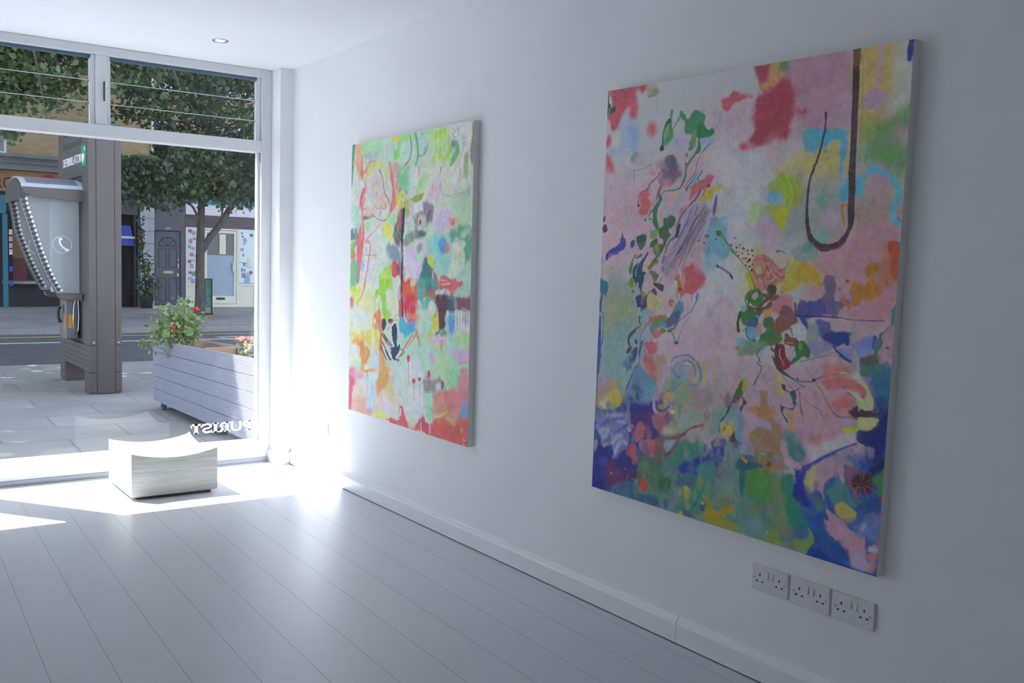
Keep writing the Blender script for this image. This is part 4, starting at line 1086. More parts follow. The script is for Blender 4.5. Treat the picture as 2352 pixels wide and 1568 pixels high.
s 222 188 208 15 99 3|341,1140,18 335,1177,17 345,1201,16 378,1207,12 405,1192,12 425,1167,11
s 223 189 208 18 99 3|373,1134,16 385,1152,16 407,1164,11
s 91 101 160 18 99 3|346,1158,7 348,1180,6 367,1196,6 391,1194,5 415,1173,6
p 204 175 116 57 89 10|397,1176 394,1182 383,1188 370,1189 359,1187 355,1182 359,1175 369,1170 382,1168 393,1171
p 238 200 111 72 99 10|429,1133 426,1144 416,1152 403,1154 392,1149 388,1139 391,1128 401,1121 414,1119 425,1124
p 171 193 149 118 94 10|397,1072 428,1068 510,1068 532,1095 515,1144 476,1162 438,1152 428,1119 383,1125 378,1100
p 238 200 106 72 99 10|427,1136 425,1146 416,1153 404,1155 394,1150 390,1141 393,1131 402,1124 414,1123 423,1127
p 139 189 209 78 59 10|404,1021 427,1044 442,1067 476,1068 504,1074 514,1033 487,1027
s 117 172 207 17 99 3|407,1016,4 430,993,5 464,982,5 497,977,7 524,988,8 545,1001,7 560,1028,11 562,1057,13 550,1076,8 511,1079,9
s 106 168 211 17 99 3|459,1065,9 438,1052,8 427,1041,7 439,1017,6 472,1001,6 498,996,9 526,1008,11 537,1031,11 532,1053,8
s 109 173 211 17 99 3|461,1045,7 453,1031,6 473,1018,6 500,1016,6
p 72 135 196 17 99 10|467,1058 465,1061 461,1064 454,1065 449,1063 447,1060 448,1056 453,1053 460,1053 465,1054
p 135 193 213 54 89 10|508,1039 504,1048 493,1055 478,1057 466,1053 461,1045 465,1035 476,1029 491,1027 503,1031
s 238 193 156 14 99 3|471,994,4 504,988,6 535,1002,7 546,1020,8 545,1042,6 529,1059,5
s 238 179 135 14 99 3|506,1012,10 521,1033,9 519,1057,10 530,1068,7
s 238 203 122 19 99 3|572,1017,13 571,996,8 583,989,6 609,994,7 622,1012,8 621,1031,7 613,1041,5
s 238 209 81 19 99 3|588,1018,13 580,1040,12 573,1073,7
s 97 128 132 9 99 3|413,1099,2 407,1114,2 390,1124,1
s 98 134 146 9 99 3|470,1079,3 444,1101,2 422,1122,2
s 97 128 133 9 99 3|400,1118,2 431,1111,1
p 238 231 151 32 99 10|450,1188 448,1195 439,1200 429,1202 420,1199 416,1193 419,1186 427,1181 438,1180 447,1182
p 188 163 164 152 89 10|512,1098 577,1079 617,1101 613,1142 583,1166 530,1159 521,1131
p 183 90 101 53 94 10|589,1167 611,1162 616,1180 601,1195 584,1183
p 211 132 124 53 89 10|582,1195 594,1228 574,1231
s 227 131 136 14 99 3|620,1103,4 629,1090,4 636,1098,4 624,1107,4
s 238 138 140 37 84 3|641,1090,6 671,1110,15 675,1128,9
s 238 163 156 16 79 3|674,1067,3 673,1091,3
p 152 164 119 55 89 10|452,1168 483,1161 511,1179 498,1186 478,1194 467,1223 456,1215 464,1189
p 182 205 184 100 89 10|466,1208 566,1164 585,1195 522,1234 455,1260
p 226 214 162 104 94 10|402,1244 436,1228 456,1265 387,1283 382,1262
p 214 135 147 98 89 10|325,1220 430,1194 401,1234 378,1263 350,1273 334,1254
s 194 117 115 14 99 3|567,1215,3 522,1237,6 496,1256,5 466,1270,5
p 157 188 178 73 94 10|626,1147 736,1124 753,1145 735,1186 703,1176 667,1187 652,1239 614,1245 623,1189
p 141 81 90 18 99 10|717,1115 722,1094 745,1077 763,1088 774,1110 760,1123 756,1150 746,1174 746,1130 757,1117 752,1101 729,1114
p 91 119 77 32 99 10|725,1093 732,1069 749,1050 770,1050 768,1073 749,1088
p 214 219 78 28 99 10|749,1060 759,1031 775,1031 776,1049 762,1070 751,1080
s 80 95 118 13 99 3|722,1098,5 706,1122,7 695,1149,10 690,1160,5 673,1179,8 661,1197,6 660,1226,7
p 238 216 87 58 99 10|667,1192 716,1182 724,1202 728,1220 683,1233 672,1215
p 153 217 224 18 99 10|753,909 750,919 740,927 727,928 717,923 712,913 715,902 725,895 738,894 749,899
p 234 154 83 13 99 10|730,929 729,934 724,937 718,937 713,935 711,931 713,926 717,923 723,923 728,925
p 141 150 200 70 94 10|7,1259 183,1233 215,1262 186,1280 202,1294 212,1321 198,1356 169,1385 140,1423 103,1419 49,1390 24,1328
s 86 103 183 54 79 3|26,1361,11 47,1308,21 93,1255,10
s 86 104 185 53 79 3|60,1380,6 102,1335,7 178,1284,11
s 86 104 185 53 79 3|97,1382,6 115,1341,4 157,1315,6
s 87 105 186 52 79 3|142,1279,4 185,1275,4
s 87 105 185 53 79 3|82,1281,7 129,1262,4 199,1246,3
s 208 212 229 90 84 3|46,1344,29 36,1324,18 60,1311,14
s 209 212 230 90 84 3|70,1340,14 84,1310,18
s 210 214 232 88 84 3|112,1360,16 134,1332,17 165,1321,13
s 211 215 233 87 84 3|146,1271,11 185,1267,7
s 211 215 233 87 84 3|130,1392,17 159,1349,17 190,1346,16
s 208 212 230 90 84 3|64,1379,12 80,1366,6
s 210 214 232 88 84 3|93,1255,8 160,1242,7
p 222 209 215 34 99 10|186,1283 231,1269 218,1296 203,1302
p 99 75 147 84 89 10|213,1228 302,1215 335,1256 284,1270 268,1254 239,1272 215,1260
p 125 70 97 33 89 10|295,1216 314,1218 338,1253 313,1262
s 169 89 102 19 99 3|275,1245,5 239,1277,6 218,1307,4
p 223 133 137 68 94 10|232,1286 261,1263 295,1268 293,1294 273,1324 251,1333 226,1313
p 233 110 117 34 99 10|252,1369 242,1386 226,1397 210,1397 200,1386 200,1369 210,1352 226,1342 242,1342 252,1353
p 235 119 129 21 99 10|287,1319 352,1305 355,1341 339,1377 313,1379 293,1347
p 188 146 166 34 99 10|262,1334 287,1316 297,1356 275,1366
p 90 85 137 41 99 10|357,1281 352,1297 336,1309 315,1313 298,1306 290,1292 296,1276 312,1264 332,1261 350,1267
p 174 116 111 49 94 10|352,1305 387,1289 396,1308 409,1346 392,1360 378,1367 356,1361 347,1337
s 176 93 99 14 99 3|391,1291,5 423,1290,6 467,1275,15 490,1266,10 515,1242,5 573,1218,6 586,1214,7
s 161 87 93 18 99 3|471,1282,15 456,1313,9 433,1339,9 409,1354,13
p 171 193 201 15 99 10|397,1308 423,1293 450,1286 455,1300 439,1323 415,1340 400,1327
p 79 129 104 24 99 10|2,1332 25,1348 30,1363 18,1365 4,1348
p 190 172 186 46 94 10|4,1365 26,1367 24,1395 6,1409
p 59 61 153 72 99 10|27,1378 117,1381 127,1409 93,1437 83,1472 77,1506 99,1535 84,1557 0,1556 7,1454 17,1424
p 88 99 181 99 84 10|91,1424 95,1435 87,1448 70,1458 51,1461 36,1456 33,1445 41,1432 58,1422 77,1419
p 81 71 145 86 94 10|132,1424 185,1393 248,1402 272,1424 266,1457 230,1486 190,1462 159,1468
p 127 71 115 71 94 10|101,1436 132,1427 150,1459 198,1465 230,1480 185,1508 146,1522 99,1535 81,1508 83,1472
p 109 71 118 112 79 10|255,1459 248,1475 228,1488 202,1493 180,1489 171,1476 178,1460 199,1448 225,1442 246,1447
p 238 233 238 13 99 10|118,1479 117,1481 115,1482 112,1483 110,1482 109,1481 109,1478 112,1477 115,1476 117,1477
p 174 80 88 42 89 10|264,1420 283,1427 289,1458 274,1463 262,1442
p 226 102 71 22 99 10|320,1474 324,1490 317,1504 302,1512 283,1509 269,1497 265,1481 272,1466 287,1459 306,1462
s 86 90 105 19 99 3|272,1366,8 279,1365,13 270,1401,5
p 103 146 103 99 94 10|277,1386 302,1371 339,1380 379,1372 397,1431 447,1436 435,1474 366,1504 327,1471 311,1448 288,1439 271,1414
p 120 171 117 100 89 10|323,1414 320,1427 309,1437 296,1439 284,1434 279,1423 283,1410 293,1400 307,1397 318,1403
p 71 118 91 105 94 10|444,1449 438,1465 422,1478 400,1483 382,1477 374,1464 380,1447 397,1434 418,1430 436,1436
p 123 134 113 82 79 10|384,1402 381,1412 370,1420 357,1422 346,1419 341,1411 345,1401 355,1393 368,1391 379,1394
p 113 110 127 65 79 10|399,1389 397,1401 392,1410 385,1411 378,1405 375,1394 376,1381 382,1373 389,1371 396,1378
p 82 131 151 78 94 10|130,1525 215,1489 247,1514 234,1552 180,1550 120,1547
p 69 116 151 92 94 10|240,1521 301,1524 366,1515 386,1531 369,1553 242,1552
p 146 145 185 57 89 10|383,1547 404,1532 425,1538 444,1498 452,1521 433,1546 412,1556 380,1553
p 97 109 176 40 89 10|431,1531 430,1542 425,1549 420,1551 415,1545 412,1535 413,1524 418,1517 423,1516 428,1521
p 132 166 157 88 89 10|449,1471 490,1460 487,1521 461,1550 440,1544 444,1498
p 82 161 138 101 94 10|457,1332 478,1288 525,1280 591,1276 611,1295 594,1327 550,1350 511,1368 485,1398 458,1400 442,1371
p 81 167 129 103 89 10|483,1363 480,1378 471,1389 458,1392 447,1385 442,1371 445,1355 455,1344 467,1342 478,1349
p 70 79 181 75 99 10|619,1264 653,1253 696,1251 692,1280 697,1298 683,1325 660,1353 646,1337 595,1346 571,1371 566,1396 499,1400 480,1419 485,1388 510,1358 575,1331 625,1302
p 107 119 172 81 89 10|634,1254 693,1246 686,1276 630,1286
p 106 117 199 54 79 10|532,1378 571,1366 572,1383 546,1391
p 87 136 160 93 94 10|494,1421 533,1393 567,1404 583,1408 588,1431 556,1443 503,1449 469,1457 454,1439
p 89 172 158 83 94 10|577,1360 621,1337 653,1350 656,1393 634,1436 589,1441 577,1409
p 73 168 136 130 89 10|612,1446 608,1470 595,1487 577,1491 561,1480 554,1458 558,1434 572,1417 590,1413 605,1424
p 77 161 133 132 94 10|590,1503 582,1520 558,1536 527,1543 502,1539 491,1525 499,1507 524,1491 555,1485 580,1489
p 209 205 97 47 99 10|506,1454 530,1446 548,1470 523,1495 512,1483
p 238 212 98 39 89 10|539,1478 534,1485 526,1489 519,1488 516,1483 517,1475 523,1468 531,1464 538,1465 541,1470
p 197 129 134 14 99 10|580,1411 593,1404 603,1411 597,1420
p 125 140 152 17 99 10|653,1408 652,1411 649,1414 645,1415 641,1414 640,1411 641,1407 644,1405 648,1404 652,1405
p 144 172 168 58 95 10|694,1256 719,1223 746,1265 760,1291 757,1325 776,1345 755,1382 758,1506 701,1489 666,1437 656,1393 672,1341 689,1314
p 142 152 156 147 79 10|717,1361 713,1384 700,1401 683,1405 668,1394 661,1372 665,1349 678,1332 695,1329 710,1340
p 134 183 171 145 69 10|762,1399 757,1420 740,1436 717,1441 698,1433 690,1415 695,1394 713,1378 735,1373 754,1382
p 199 190 77 67 94 10|600,1456 623,1458 634,1485 654,1498 701,1494 712,1472 737,1471 744,1484 717,1500 691,1522 577,1549 608,1521 618,1489 601,1478
p 164 184 137 110 84 10|666,1444 727,1423 731,1468 688,1487 657,1482
p 70 113 143 17 99 10|586,1498 605,1479 619,1491 614,1514 598,1523
p 211 226 154 17 99 10|610,1490 607,1495 602,1497 597,1497 594,1494 594,1489 597,1485 602,1483 607,1483 610,1486
p 238 205 88 20 99 10|509,1546 507,1551 502,1556 495,1557 489,1556 486,1552 488,1546 494,1542 501,1541 507,1542
p 99 116 157 70 79 10|560,1551 551,1556 536,1557 519,1554 508,1548 506,1541 515,1536 531,1534 547,1538 558,1544
p 121 126 146 29 79 10|749,1417 748,1426 746,1433 743,1433 741,1427 741,1418 742,1408 745,1401 747,1401 749,1407
p 211 188 207 13 99 10|765,1145 783,1143 789,1225 780,1231 769,1210
p 146 183 210 43 89 10|714,1153 765,1145 771,1233 777,1269 747,1270 729,1233 729,1198
p 135 78 82 13 99 10|724,1210 730,1212 732,1233 739,1243 737,1258 727,1255 714,1245
p 99 138 186 16 99 10|730,1254 766,1246 770,1261 753,1269 735,1270
p 231 178 115 16 99 10|763,1286 791,1300 789,1312 764,1305
x 330 0 0 24 59 0|0,1010 760,1555
s 143 175 173 48 33 3|457,1498,5 472,1511,9 481,1526,3
s 66 111 145 54 34 3|45,1477,5 55,1490,8 72,1501,2
s 194 193 101 47 40 3|472,1397,6 486,1407,10 499,1418,3
s 117 169 123 53 50 3|134,1521,4 142,1525,9 139,1533,2
s 178 140 170 49 31 3|367,1463,4 376,1471,8 373,1481,2
s 192 191 100 48 45 3|421,1468,2 419,1473,4 425,1477,1
s 121 175 128 50 37 3|326,1430,5 341,1441,8 354,1451,2
s 176 138 168 50 30 3|284,1447,4 297,1450,7 301,1454,2
s 147 180 178 45 37 3|620,1413,4 630,1421,8 635,1429,2
s 169 92 113 45 51 3|620,1465,3 614,1478,7 617,1489,2
s 83 95 187 43 57 3|762,1432,2 766,1439,4 777,1445,1
s 116 167 122 54 57 3|72,1570,3 61,1581,5 55,1590,1
s 73 84 167 54 46 3|108,1533,4 96,1553,7 99,1570,2
s 175 95 117 43 47 3|771,1381,5 766,1399,8 771,1415,2
s 201 200 105 44 37 3|668,1390,2 666,1401,3 665,1411,1
s 69 116 151 50 31 3|291,1422,5 305,1425,8 316,1430,2
s 129 185 135 44 59 3|681,1494,2 672,1501,4 669,1507,1
s 199 198 104 45 58 3|621,1406,4 620,1416,7 620,1426,2
s 173 94 115 44 43 3|721,1431,5 719,1439,9 725,1445,3
s 88 160 142 51 38 3|272,1423,3 265,1428,5 263,1433,2
s 78 89 176 48 53 3|453,1482,6 455,1487,11 455,1493,3
s 95 171 152 45 55 3|673,1498,6 671,1508,9 660,1520,2
s 148 181 179 45 40 3|649,1421,2 650,1427,4 650,1432,1
s 191 150 183 43 32 3|749,1432,6 755,1448,10 761,1464,3
s 127 183 134 45 46 3|622,1477,2 608,1491,4 604,1503,1
s 137 168 166 51 50 3|233,1475,3 245,1480,5 252,1485,1
s 77 89 175 48 43 3|420,1400,4 413,1410,6 398,1422,2
s 123 178 130 48 47 3|457,1435,2 452,1448,4 446,1461,1
s 204 203 106 43 35 3|745,1420,6 750,1434,10 765,1445,3
s 127 183 134 46 38 3|595,1477,5 604,1485,9 607,1494,3
s 68 114 149 51 32 3|230,1437,2 240,1440,3 249,1443,1
s 164 90 109 48 39 3|446,1415,3 455,1418,5 454,1424,1
s 131 189 138 43 43 3|766,1453,5 761,1461,8 755,1470,2
s 204 203 106 43 36 3|756,1456,5 751,1474,9 752,1491,3
s 202 201 105 44 56 3|703,1474,2 709,1482,3 717,1489,1
s 133 163 161 55 50 3|36,1557,6 43,1569,10 52,1581,3
s 191 190 100 49 37 3|401,1499,2 409,1505,4 407,1512,1
s 167 91 111 46 52 3|535,1426,5 548,1433,8 553,1441,3
s 74 123 161 44 44 3|659,1372,3 664,1379,6 664,1387,2
s 172 94 114 44 30 3|691,1454,5 689,1461,8 678,1469,2
s 135 165 163 53 44 3|113,1549,7 130,1556,11 146,1563,3
s 137 167 165 52 55 3|193,1442,4 193,1446,6 206,1448,1
s 93 167 149 46 51 3|546,1447,5 541,1462,10 549,1474,3
s 160 87 106 51 58 3|269,1489,3 274,1493,5 283,1495,1
s 170 93 113 45 41 3|628,1378,3 633,1387,5 632,1397,1
s 75 86 170 52 48 3|214,1494,6 229,1507,11 233,1522,3
s 205 204 107 43 46 3|756,1357,5 761,1362,8 774,1367,2
s 123 177 129 49 44 3|395,1486,4 418,1491,7 434,1497,2
s 89 160 142 51 49 3|289,1492,2 288,1501,3 300,1508,1
s 156 85 104 54 32 3|113,1461,6 98,1479,11 97,1495,4
s 79 91 179 46 50 3|544,1413,4 539,1431,7 531,1449,2
s 72 121 157 46 53 3|573,1491,4 564,1505,7 546,1521,2
s 135 165 163 53 47 3|121,1530,4 129,1546,7 127,1564,2
s 194 193 101 48 49 3|487,1484,2 478,1498,4 474,1511,1
s 192 191 100 48 43 3|418,1500,2 427,1504,4 434,1508,1
s 139 171 169 50 55 3|332,1456,2 323,1462,4 321,1467,1
s 89 161 143 50 48 3|329,1455,4 334,1469,8 331,1485,2
s 192 151 184 43 47 3|784,1393,4 774,1406,7 771,1417,2
s 93 168 149 46 56 3|557,1456,6 551,1473,11 556,1488,3
s 70 117 153 49 49 3|398,1406,6 393,1418,11 397,1429,3
s 177 139 170 49 34 3|357,1429,5 360,1436,8 351,1446,2
s 119 171 125 52 33 3|214,1466,6 209,1477,11 206,1488,3
s 70 118 154 48 30 3|434,1426,2 430,1435,4 427,1444,1
s 81 93 183 45 51 3|655,1398,2 650,1406,4 656,1412,1
s 87 158 140 52 44 3|190,1523,3 198,1529,5 192,1540,1
s 172 94 115 44 47 3|692,1457,4 696,1471,6 700,1486,2
s 74 124 161 44 49 3|679,1366,3 679,1372,5 677,1378,1
s 172 135 164 53 57 3|157,1450,2 149,1467,4 133,1485,1
s 69 115 150 51 36 3|293,1428,5 287,1440,7 278,1452,2
s 182 143 174 47 34 3|487,1438,4 499,1451,7 507,1465,2
p 198 159 121 37 96 10|821,1056 863,1057 866,1095 901,1114 897,1145 877,1159 931,1156 940,1190 923,1220 942,1304 837,1324 815,1253 791,1224 803,1193 830,1181 825,1151 788,1139 787,1117 818,1110 828,1095
p 223 164 109 59 89 10|794,1113 881,1112 880,1148 828,1150 784,1134
p 217 189 211 19 99 10|825,1148 870,1157 885,1174 876,1183 830,1178 804,1202 794,1209 798,1172
p 230 190 204 65 89 10|866,1095 902,1128 931,1153 949,1175 940,1185 918,1158 897,1145 863,1062 855,1041 834,1038 857,975 884,977 921,1022 943,1051 953,1093 933,1096
p 238 215 142 57 89 10|866,919 884,967 913,996 922,1033 931,1064 904,1062 895,1025 886,994 855,942
p 226 197 213 34 89 10|797,1060 824,1051 831,1100 825,1112 796,1099
s 214 186 205 16 99 3|780,1124,17 772,1162,12 773,1204,9 780,1245,13
p 189 186 213 43 94 10|771,1244 799,1239 820,1275 807,1297 774,1289 765,1268
p 231 175 115 19 99 10|763,1288 793,1303 787,1312 768,1310
p 80 126 142 60 89 10|767,1290 831,1284 827,1327 749,1342 751,1316
p 217 183 194 19 99 10|761,1064 794,1066 792,1088 767,1097
p 99 135 73 34 94 10|723,1092 735,1056 759,1031 773,1032 772,1057 752,1088 731,1097
p 206 213 75 34 99 10|756,1034 773,1032 775,1051 755,1076
s 91 111 115 9 99 3|825,918,2 806,942,3 821,957,3 812,972,3 830,983,3 818,1012,4 803,1042,10
s 84 136 131 9 99 3|811,919,3 810,947,3 825,967,3
s 102 94 127 12 99 3|871,941,5 891,971,10 919,990,11 939,998,7 960,1006,4 979,1009,3 1030,1006,3 1042,1001,3
s 119 107 150 14 99 3|1036,1002,3 1081,981,4 1123,971,6
s 129 114 162 11 99 3|1042,1001,2 1080,973,2 1110,960,2 1162,946,2
p 66 55 82 9 99 10|1044,999 1043,1002 1040,1005 1036,1005 1033,1004 1031,1001 1032,997 1035,995 1039,995 1042,996
p 71 63 94 9 99 10|979,1004 978,1005 975,1006 973,1005 971,1004 971,1002 972,1001 975,1000 977,1001 979,1002
s 131 133 178 11 99 3|981,948,3 1031,932,2 1076,917,2 1111,903,2
s 159 141 163 11 99 3|1031,932,2 1091,918,2 1127,917,2
s 156 143 168 9 79 3|994,952,1 1036,997,1
p 238 150 135 104 84 10|1078,945 1123,938 1159,949 1172,955 1170,968 1082,991 1071,972
p 238 136 128 81 89 10|1060,994 1126,978 1179,974 1215,995 1225,1014 1215,1035 1199,1012 1159,1013 1099,1020 1068,1014
p 238 123 113 126 94 10|1176,1053 1171,1068 1156,1078 1136,1081 1119,1075 1112,1063 1117,1048 1133,1038 1153,1035 1169,1041
p 238 150 150 185 50 10|1197,1055 1188,1075 1161,1090 1127,1095 1097,1088 1085,1072 1095,1052 1122,1037 1157,1032 1185,1039
p 107 77 96 50 94 10|1163,1073 1197,1063 1212,1031 1238,1067 1277,1066 1272,1077 1223,1094 1200,1095 1171,1092
s 153 129 164 17 79 3|1053,1016,6 1073,1034,5 1090,1063,4 1114,1088,5 1136,1100,8 1200,1095,5
s 149 104 111 36 79 3|1159,1023,4 1189,1034,8 1203,1057,9
s 138 134 126 11 99 3|975,1036,2 1002,1059,2 1029,1077,2 1071,1092,2 1072,1105,4 1085,1107,3 1093,1096,3
s 129 142 203 15 99 3|970,1010,2 993,1023,6 1006,1024,3
s 141 146 178 12 79 3|906,991,3 942,1027,2 959,1039,3
p 112 71 110 15 99 10|915,1028 928,1029 933,1042 950,1050 943,1051 920,1044
s 101 128 145 12 99 3|950,1050,4 975,1039,3 987,1030,3
p 73 126 126 18 99 10|950,1050 969,1043 980,1079 973,1101 961,1108 934,1104 928,1118 947,1137 951,1150 937,1144 919,1120 915,1099 927,1097 960,1098 958,1076
p 238 185 121 36 94 10|935,1112 957,1106 971,1117 970,1144 978,1165 959,1173 947,1143 932,1123
p 230 189 204 65 1 10|915,1028 875,1038 892,1075
s 121 120 105 9 99 3|985,1046,2 993,1082,3 1000,1108,4 1024,1157,3
s 188 116 120 9 99 3|991,1082,3 1004,1139,4 1003,1193,2 1026,1269,3
p 216 83 95 12 99 10|998,1129 1008,1128 1010,1141 1004,1144
p 230 185 212 32 89 10|978,1116 1007,1123 1035,1150 1039,1200 1028,1263 1009,1272 993,1270 952,1251 936,1218 952,1256 993,1270 1020,1243 1028,1188
p 106 175 176 88 99 10|943,1181 972,1176 1001,1204 1019,1238 1008,1264 986,1271 958,1249 946,1216
p 80 154 156 87 79 10|963,1186 987,1190 1016,1236 1005,1265 986,1266 967,1240
s 228 184 207 18 99 3|936,1215,10 939,1239,17 963,1265,11 993,1273,9 1025,1267,9
s 226 184 208 17 79 3|1028,1263,10 1034,1227,9 1034,1182,8 1015,1145,8
p 238 233 230 90 94 10|1051,1193 1110,1164 1209,1140 1211,1162 1172,1187 1129,1207 1085,1231 1049,1259 1033,1214
p 226 146 154 139 79 10|1084,1179 1080,1193 1069,1204 1053,1207 1040,1200 1034,1187 1038,1173 1050,1162 1065,1160 1078,1166
p 238 161 163 128 69 10|1134,1160 1131,1170 1121,1177 1108,1179 1097,1175 1092,1167 1096,1157 1106,1150 1119,1148 1130,1152
p 238 238 161 16 99 10|1206,1100 1267,1083 1271,1097 1269,1112 1248,1123 1215,1134 1186,1138 1208,1122
p 238 238 164 16 99 10|1253,1085 1268,1088 1273,1102 1262,1118 1225,1127 1211,1122 1206,1097
p 233 238 85 26 99 10|1149,1134 1185,1126 1211,1124 1212,1134 1163,1145
p 238 238 168 16 99 10|1119,966 1172,963 1184,969 1208,976 1233,1003 1246,1031 1248,1051 1235,1065 1220,1062 1202,1052 1189,1034 1165,1022 1159,1013 1194,1021 1216,1040 1224,1034 1225,1014 1212,996 1173,978 1155,970
p 238 238 176 16 99 10|1215,1035 1247,1036 1248,1053 1235,1065 1215,1060 1204,1042
s 217 200 202 29 89 3|1176,899,14 1184,934,22 1184,969,32 1208,976,10
s 238 238 204 36 79 3|1184,966,25 1196,975,19
p 64 73 142 57 94 10|1209,1135 1226,1129 1270,1115 1273,1092 1294,1069 1312,1090 1308,1140 1301,1166 1215,1172
s 112 117 199 17 99 3|1026,1285,11 1053,1264,9 1091,1235,9 1144,1202,8 1203,1172,7
p 105 132 224 39 79 10|1013,1290 1044,1266 1063,1267 1045,1283
p 189 182 216 59 89 10|1144,1207 1184,1192 1215,1179 1174,1212 1151,1219
x 120 0 0 24 30 0|500,900 1200,1300
p 105 172 91 126 94 10|789,1334 841,1316 879,1319 908,1333 917,1362 932,1391 894,1422 832,1442 788,1423 774,1383
p 114 189 94 142 79 10|902,1351 896,1367 876,1380 850,1386 829,1381 820,1368 827,1351 847,1338 872,1333 893,1338
p 100 165 123 214 79 10|857,1436 851,1457 833,1474 809,1480 788,1472 779,1454 785,1432 804,1416 828,1410 848,1418
p 65 136 136 78 94 10|759,1332 789,1343 786,1395 791,1422 770,1427 756,1381
p 150 171 117 65 89 10|900,1318 927,1321 934,1363 946,1399 961,1435 968,1504 940,1495 919,1444 905,1392
p 63 161 130 88 96 10|931,1326 980,1313 990,1368 997,1410 1028,1435 1055,1456 999,1480 996,1530 969,1477 958,1419 938,1374
p 60 78 180 79 99 10|981,1288 1024,1296 1023,1323 1029,1359 1043,1378 1063,1395 1026,1403 995,1388 983,1358 987,1320
s 93 106 188 31 94 3|1020,1286,21 1053,1263,13 1089,1236,10 1130,1215,8
p 229 183 196 61 96 10|1037,1299 1060,1265 1107,1237 1131,1228 1139,1257 1135,1279 1110,1308 1102,1336 1104,1354 1120,1398 1106,1385 1085,1347 1059,1345 1044,1353 1031,1343 1029,1319
p 238 220 147 93 89 10|1031,1310 1063,1269 1065,1293 1062,1331 1057,1351 1034,1347
p 190 168 193 114 69 10|1113,1270 1111,1280 1104,1287 1094,1289 1086,1285 1082,1276 1085,1267 1092,1259 1101,1258 1109,1262
p 206 175 194 67 89 10|1131,1228 1172,1225 1197,1241 1169,1252 1159,1279 1136,1289
p 102 172 151 67 94 10|1102,1333 1126,1317 1147,1279 1172,1297 1198,1323 1205,1337 1239,1334 1242,1364 1213,1371 1165,1358 1136,1373 1116,1356
p 213 194 195 30 94 10|1145,1259 1166,1252 1172,1297 1154,1291
x 140 0 0 24 50 0|600,1250 1300,1555
p 166 123 150 37 94 10|1165,1244 1215,1240 1221,1246 1225,1337 1199,1340 1198,1320 1169,1290
p 116 74 88 58 94 10|1272,1281 1267,1305 1250,1322 1227,1327 1207,1318 1199,1297 1204,1273 1221,1256 1244,1251 1263,1261
s 152 100 105 13 84 3|1244,1287,3 1281,1280,1
s 89 59 74 13 84 3|1244,1289,4 1278,1287,1
s 107 69 80 13 84 3|1244,1290,4 1285,1295,1
s 178 125 115 13 84 3|1243,1292,4 1276,1301,1
s 107 69 80 13 84 3|1242,1294,4 1279,1312,1
s 107 69 80 13 84 3|1241,1295,4 1268,1315,1
s 88 59 73 13 84 3|1240,1296,4 1267,1324,1
s 177 125 114 13 84 3|1239,1298,4 1260,1330,1
s 177 124 114 13 84 3|1237,1298,4 1254,1338,1
s 88 59 73 13 84 3|1235,1299,4 1243,1331,1
s 88 59 73 13 84 3|1234,1300,4 1236,1332,1
s 106 68 79 13 84 3|1232,1300,4 1229,1339,1
s 175 124 113 13 84 3|1230,1300,4 1220,1343,1
s 105 68 79 13 84 3|1228,1300,4 1212,1342,1
s 87 58 72 14 84 3|1227,1299,4 1203,1341,1
s 175 123 113 14 84 3|1225,1298,4 1199,1334,1
s 149 98 103 14 84 3|1224,1298,3 1190,1331,1
s 174 123 112 14 84 3|1223,1296,3 1185,1325,1
s 105 67 78 14 84 3|1222,1295,3 1189,1313,1
s 105 67 78 14 84 3|1222,1294,3 1188,1306,1
s 105 67 78 14 84 3|1222,1292,3 1177,1301,1
s 174 122 112 14 84 3|1221,1291,4 1177,1293,1
s 87 58 72 14 84 3|1222,1289,4 1189,1285,1
s 105 67 78 14 84 3|1222,1287,4 1187,1277,1
s 105 67 78 14 84 3|1223,1286,4 1185,1267,1
s 87 58 72 14 84 3|1224,1284,4 1199,1266,1
s 87 58 72 14 84 3|1225,1283,4 1197,1253,1
s 105 68 79 13 84 3|1227,1282,4 1208,1253,1
s 106 68 79 13 84 3|1229,1281,4 1216,1251,1
s 176 124 113 13 84 3|1230,1280,4 1221,1244,1
s 88 59 73 13 84 3|1232,1280,4 1229,1241,1
s 176 124 114 13 84 3|1234,1279,4 1237,1242,1
s 106 68 79 13 84 3|1235,1279,4 1243,1245,1
s 88 59 73 13 84 3|1237,1280,4 1253,1240,1
s 107 68 80 13 84 3|1239,1280,4 1256,1249,1
s 88 59 73 13 84 3|1240,1281,4 1261,1254,1
s 107 69 80 13 84 3|1241,1282,3 1273,1251,1
s 178 125 115 13 84 3|1243,1283,3 1270,1262,1
s 89 60 74 13 84 3|1243,1284,3 1284,1262,1
s 107 69 80 13 84 3|1244,1286,3 1276,1274,1
p 72 63 100 64 89 10|1257,1239 1294,1207 1304,1225 1277,1240 1261,1253
p 87 168 100 32 99 10|1308,1214 1314,1253 1311,1313 1294,1317 1282,1299 1286,1284 1263,1276 1273,1259 1294,1242
p 71 106 174 72 89 10|1239,1334 1283,1319 1306,1329 1303,1360 1260,1375 1214,1376 1218,1354
p 237 69 75 13 99 10|1292,1320 1307,1317 1305,1332
p 238 70 78 10 99 10|1304,1359 1303,1362 1300,1364 1296,1365 1293,1364 1292,1361 1293,1358 1296,1356 1299,1355 1302,1356
s 97 103 163 11 99 3|1292,1362,2 1257,1381,1 1227,1403,1
p 238 209 112 67 99 10|1142,1377 1165,1361 1202,1373 1220,1382 1215,1399 1187,1408 1156,1400
p 173 181 151 74 79 10|1220,1397 1218,1404 1209,1413 1195,1420 1183,1422 1176,1418 1178,1411 1188,1402 1202,1396 1214,1394
s 66 113 173 14 99 3|1116,1356,11 1121,1381,11 1138,1399,11 1154,1411,6
s 238 70 83 11 99 3|1157,1412,6 1173,1419,9 1185,1426,6
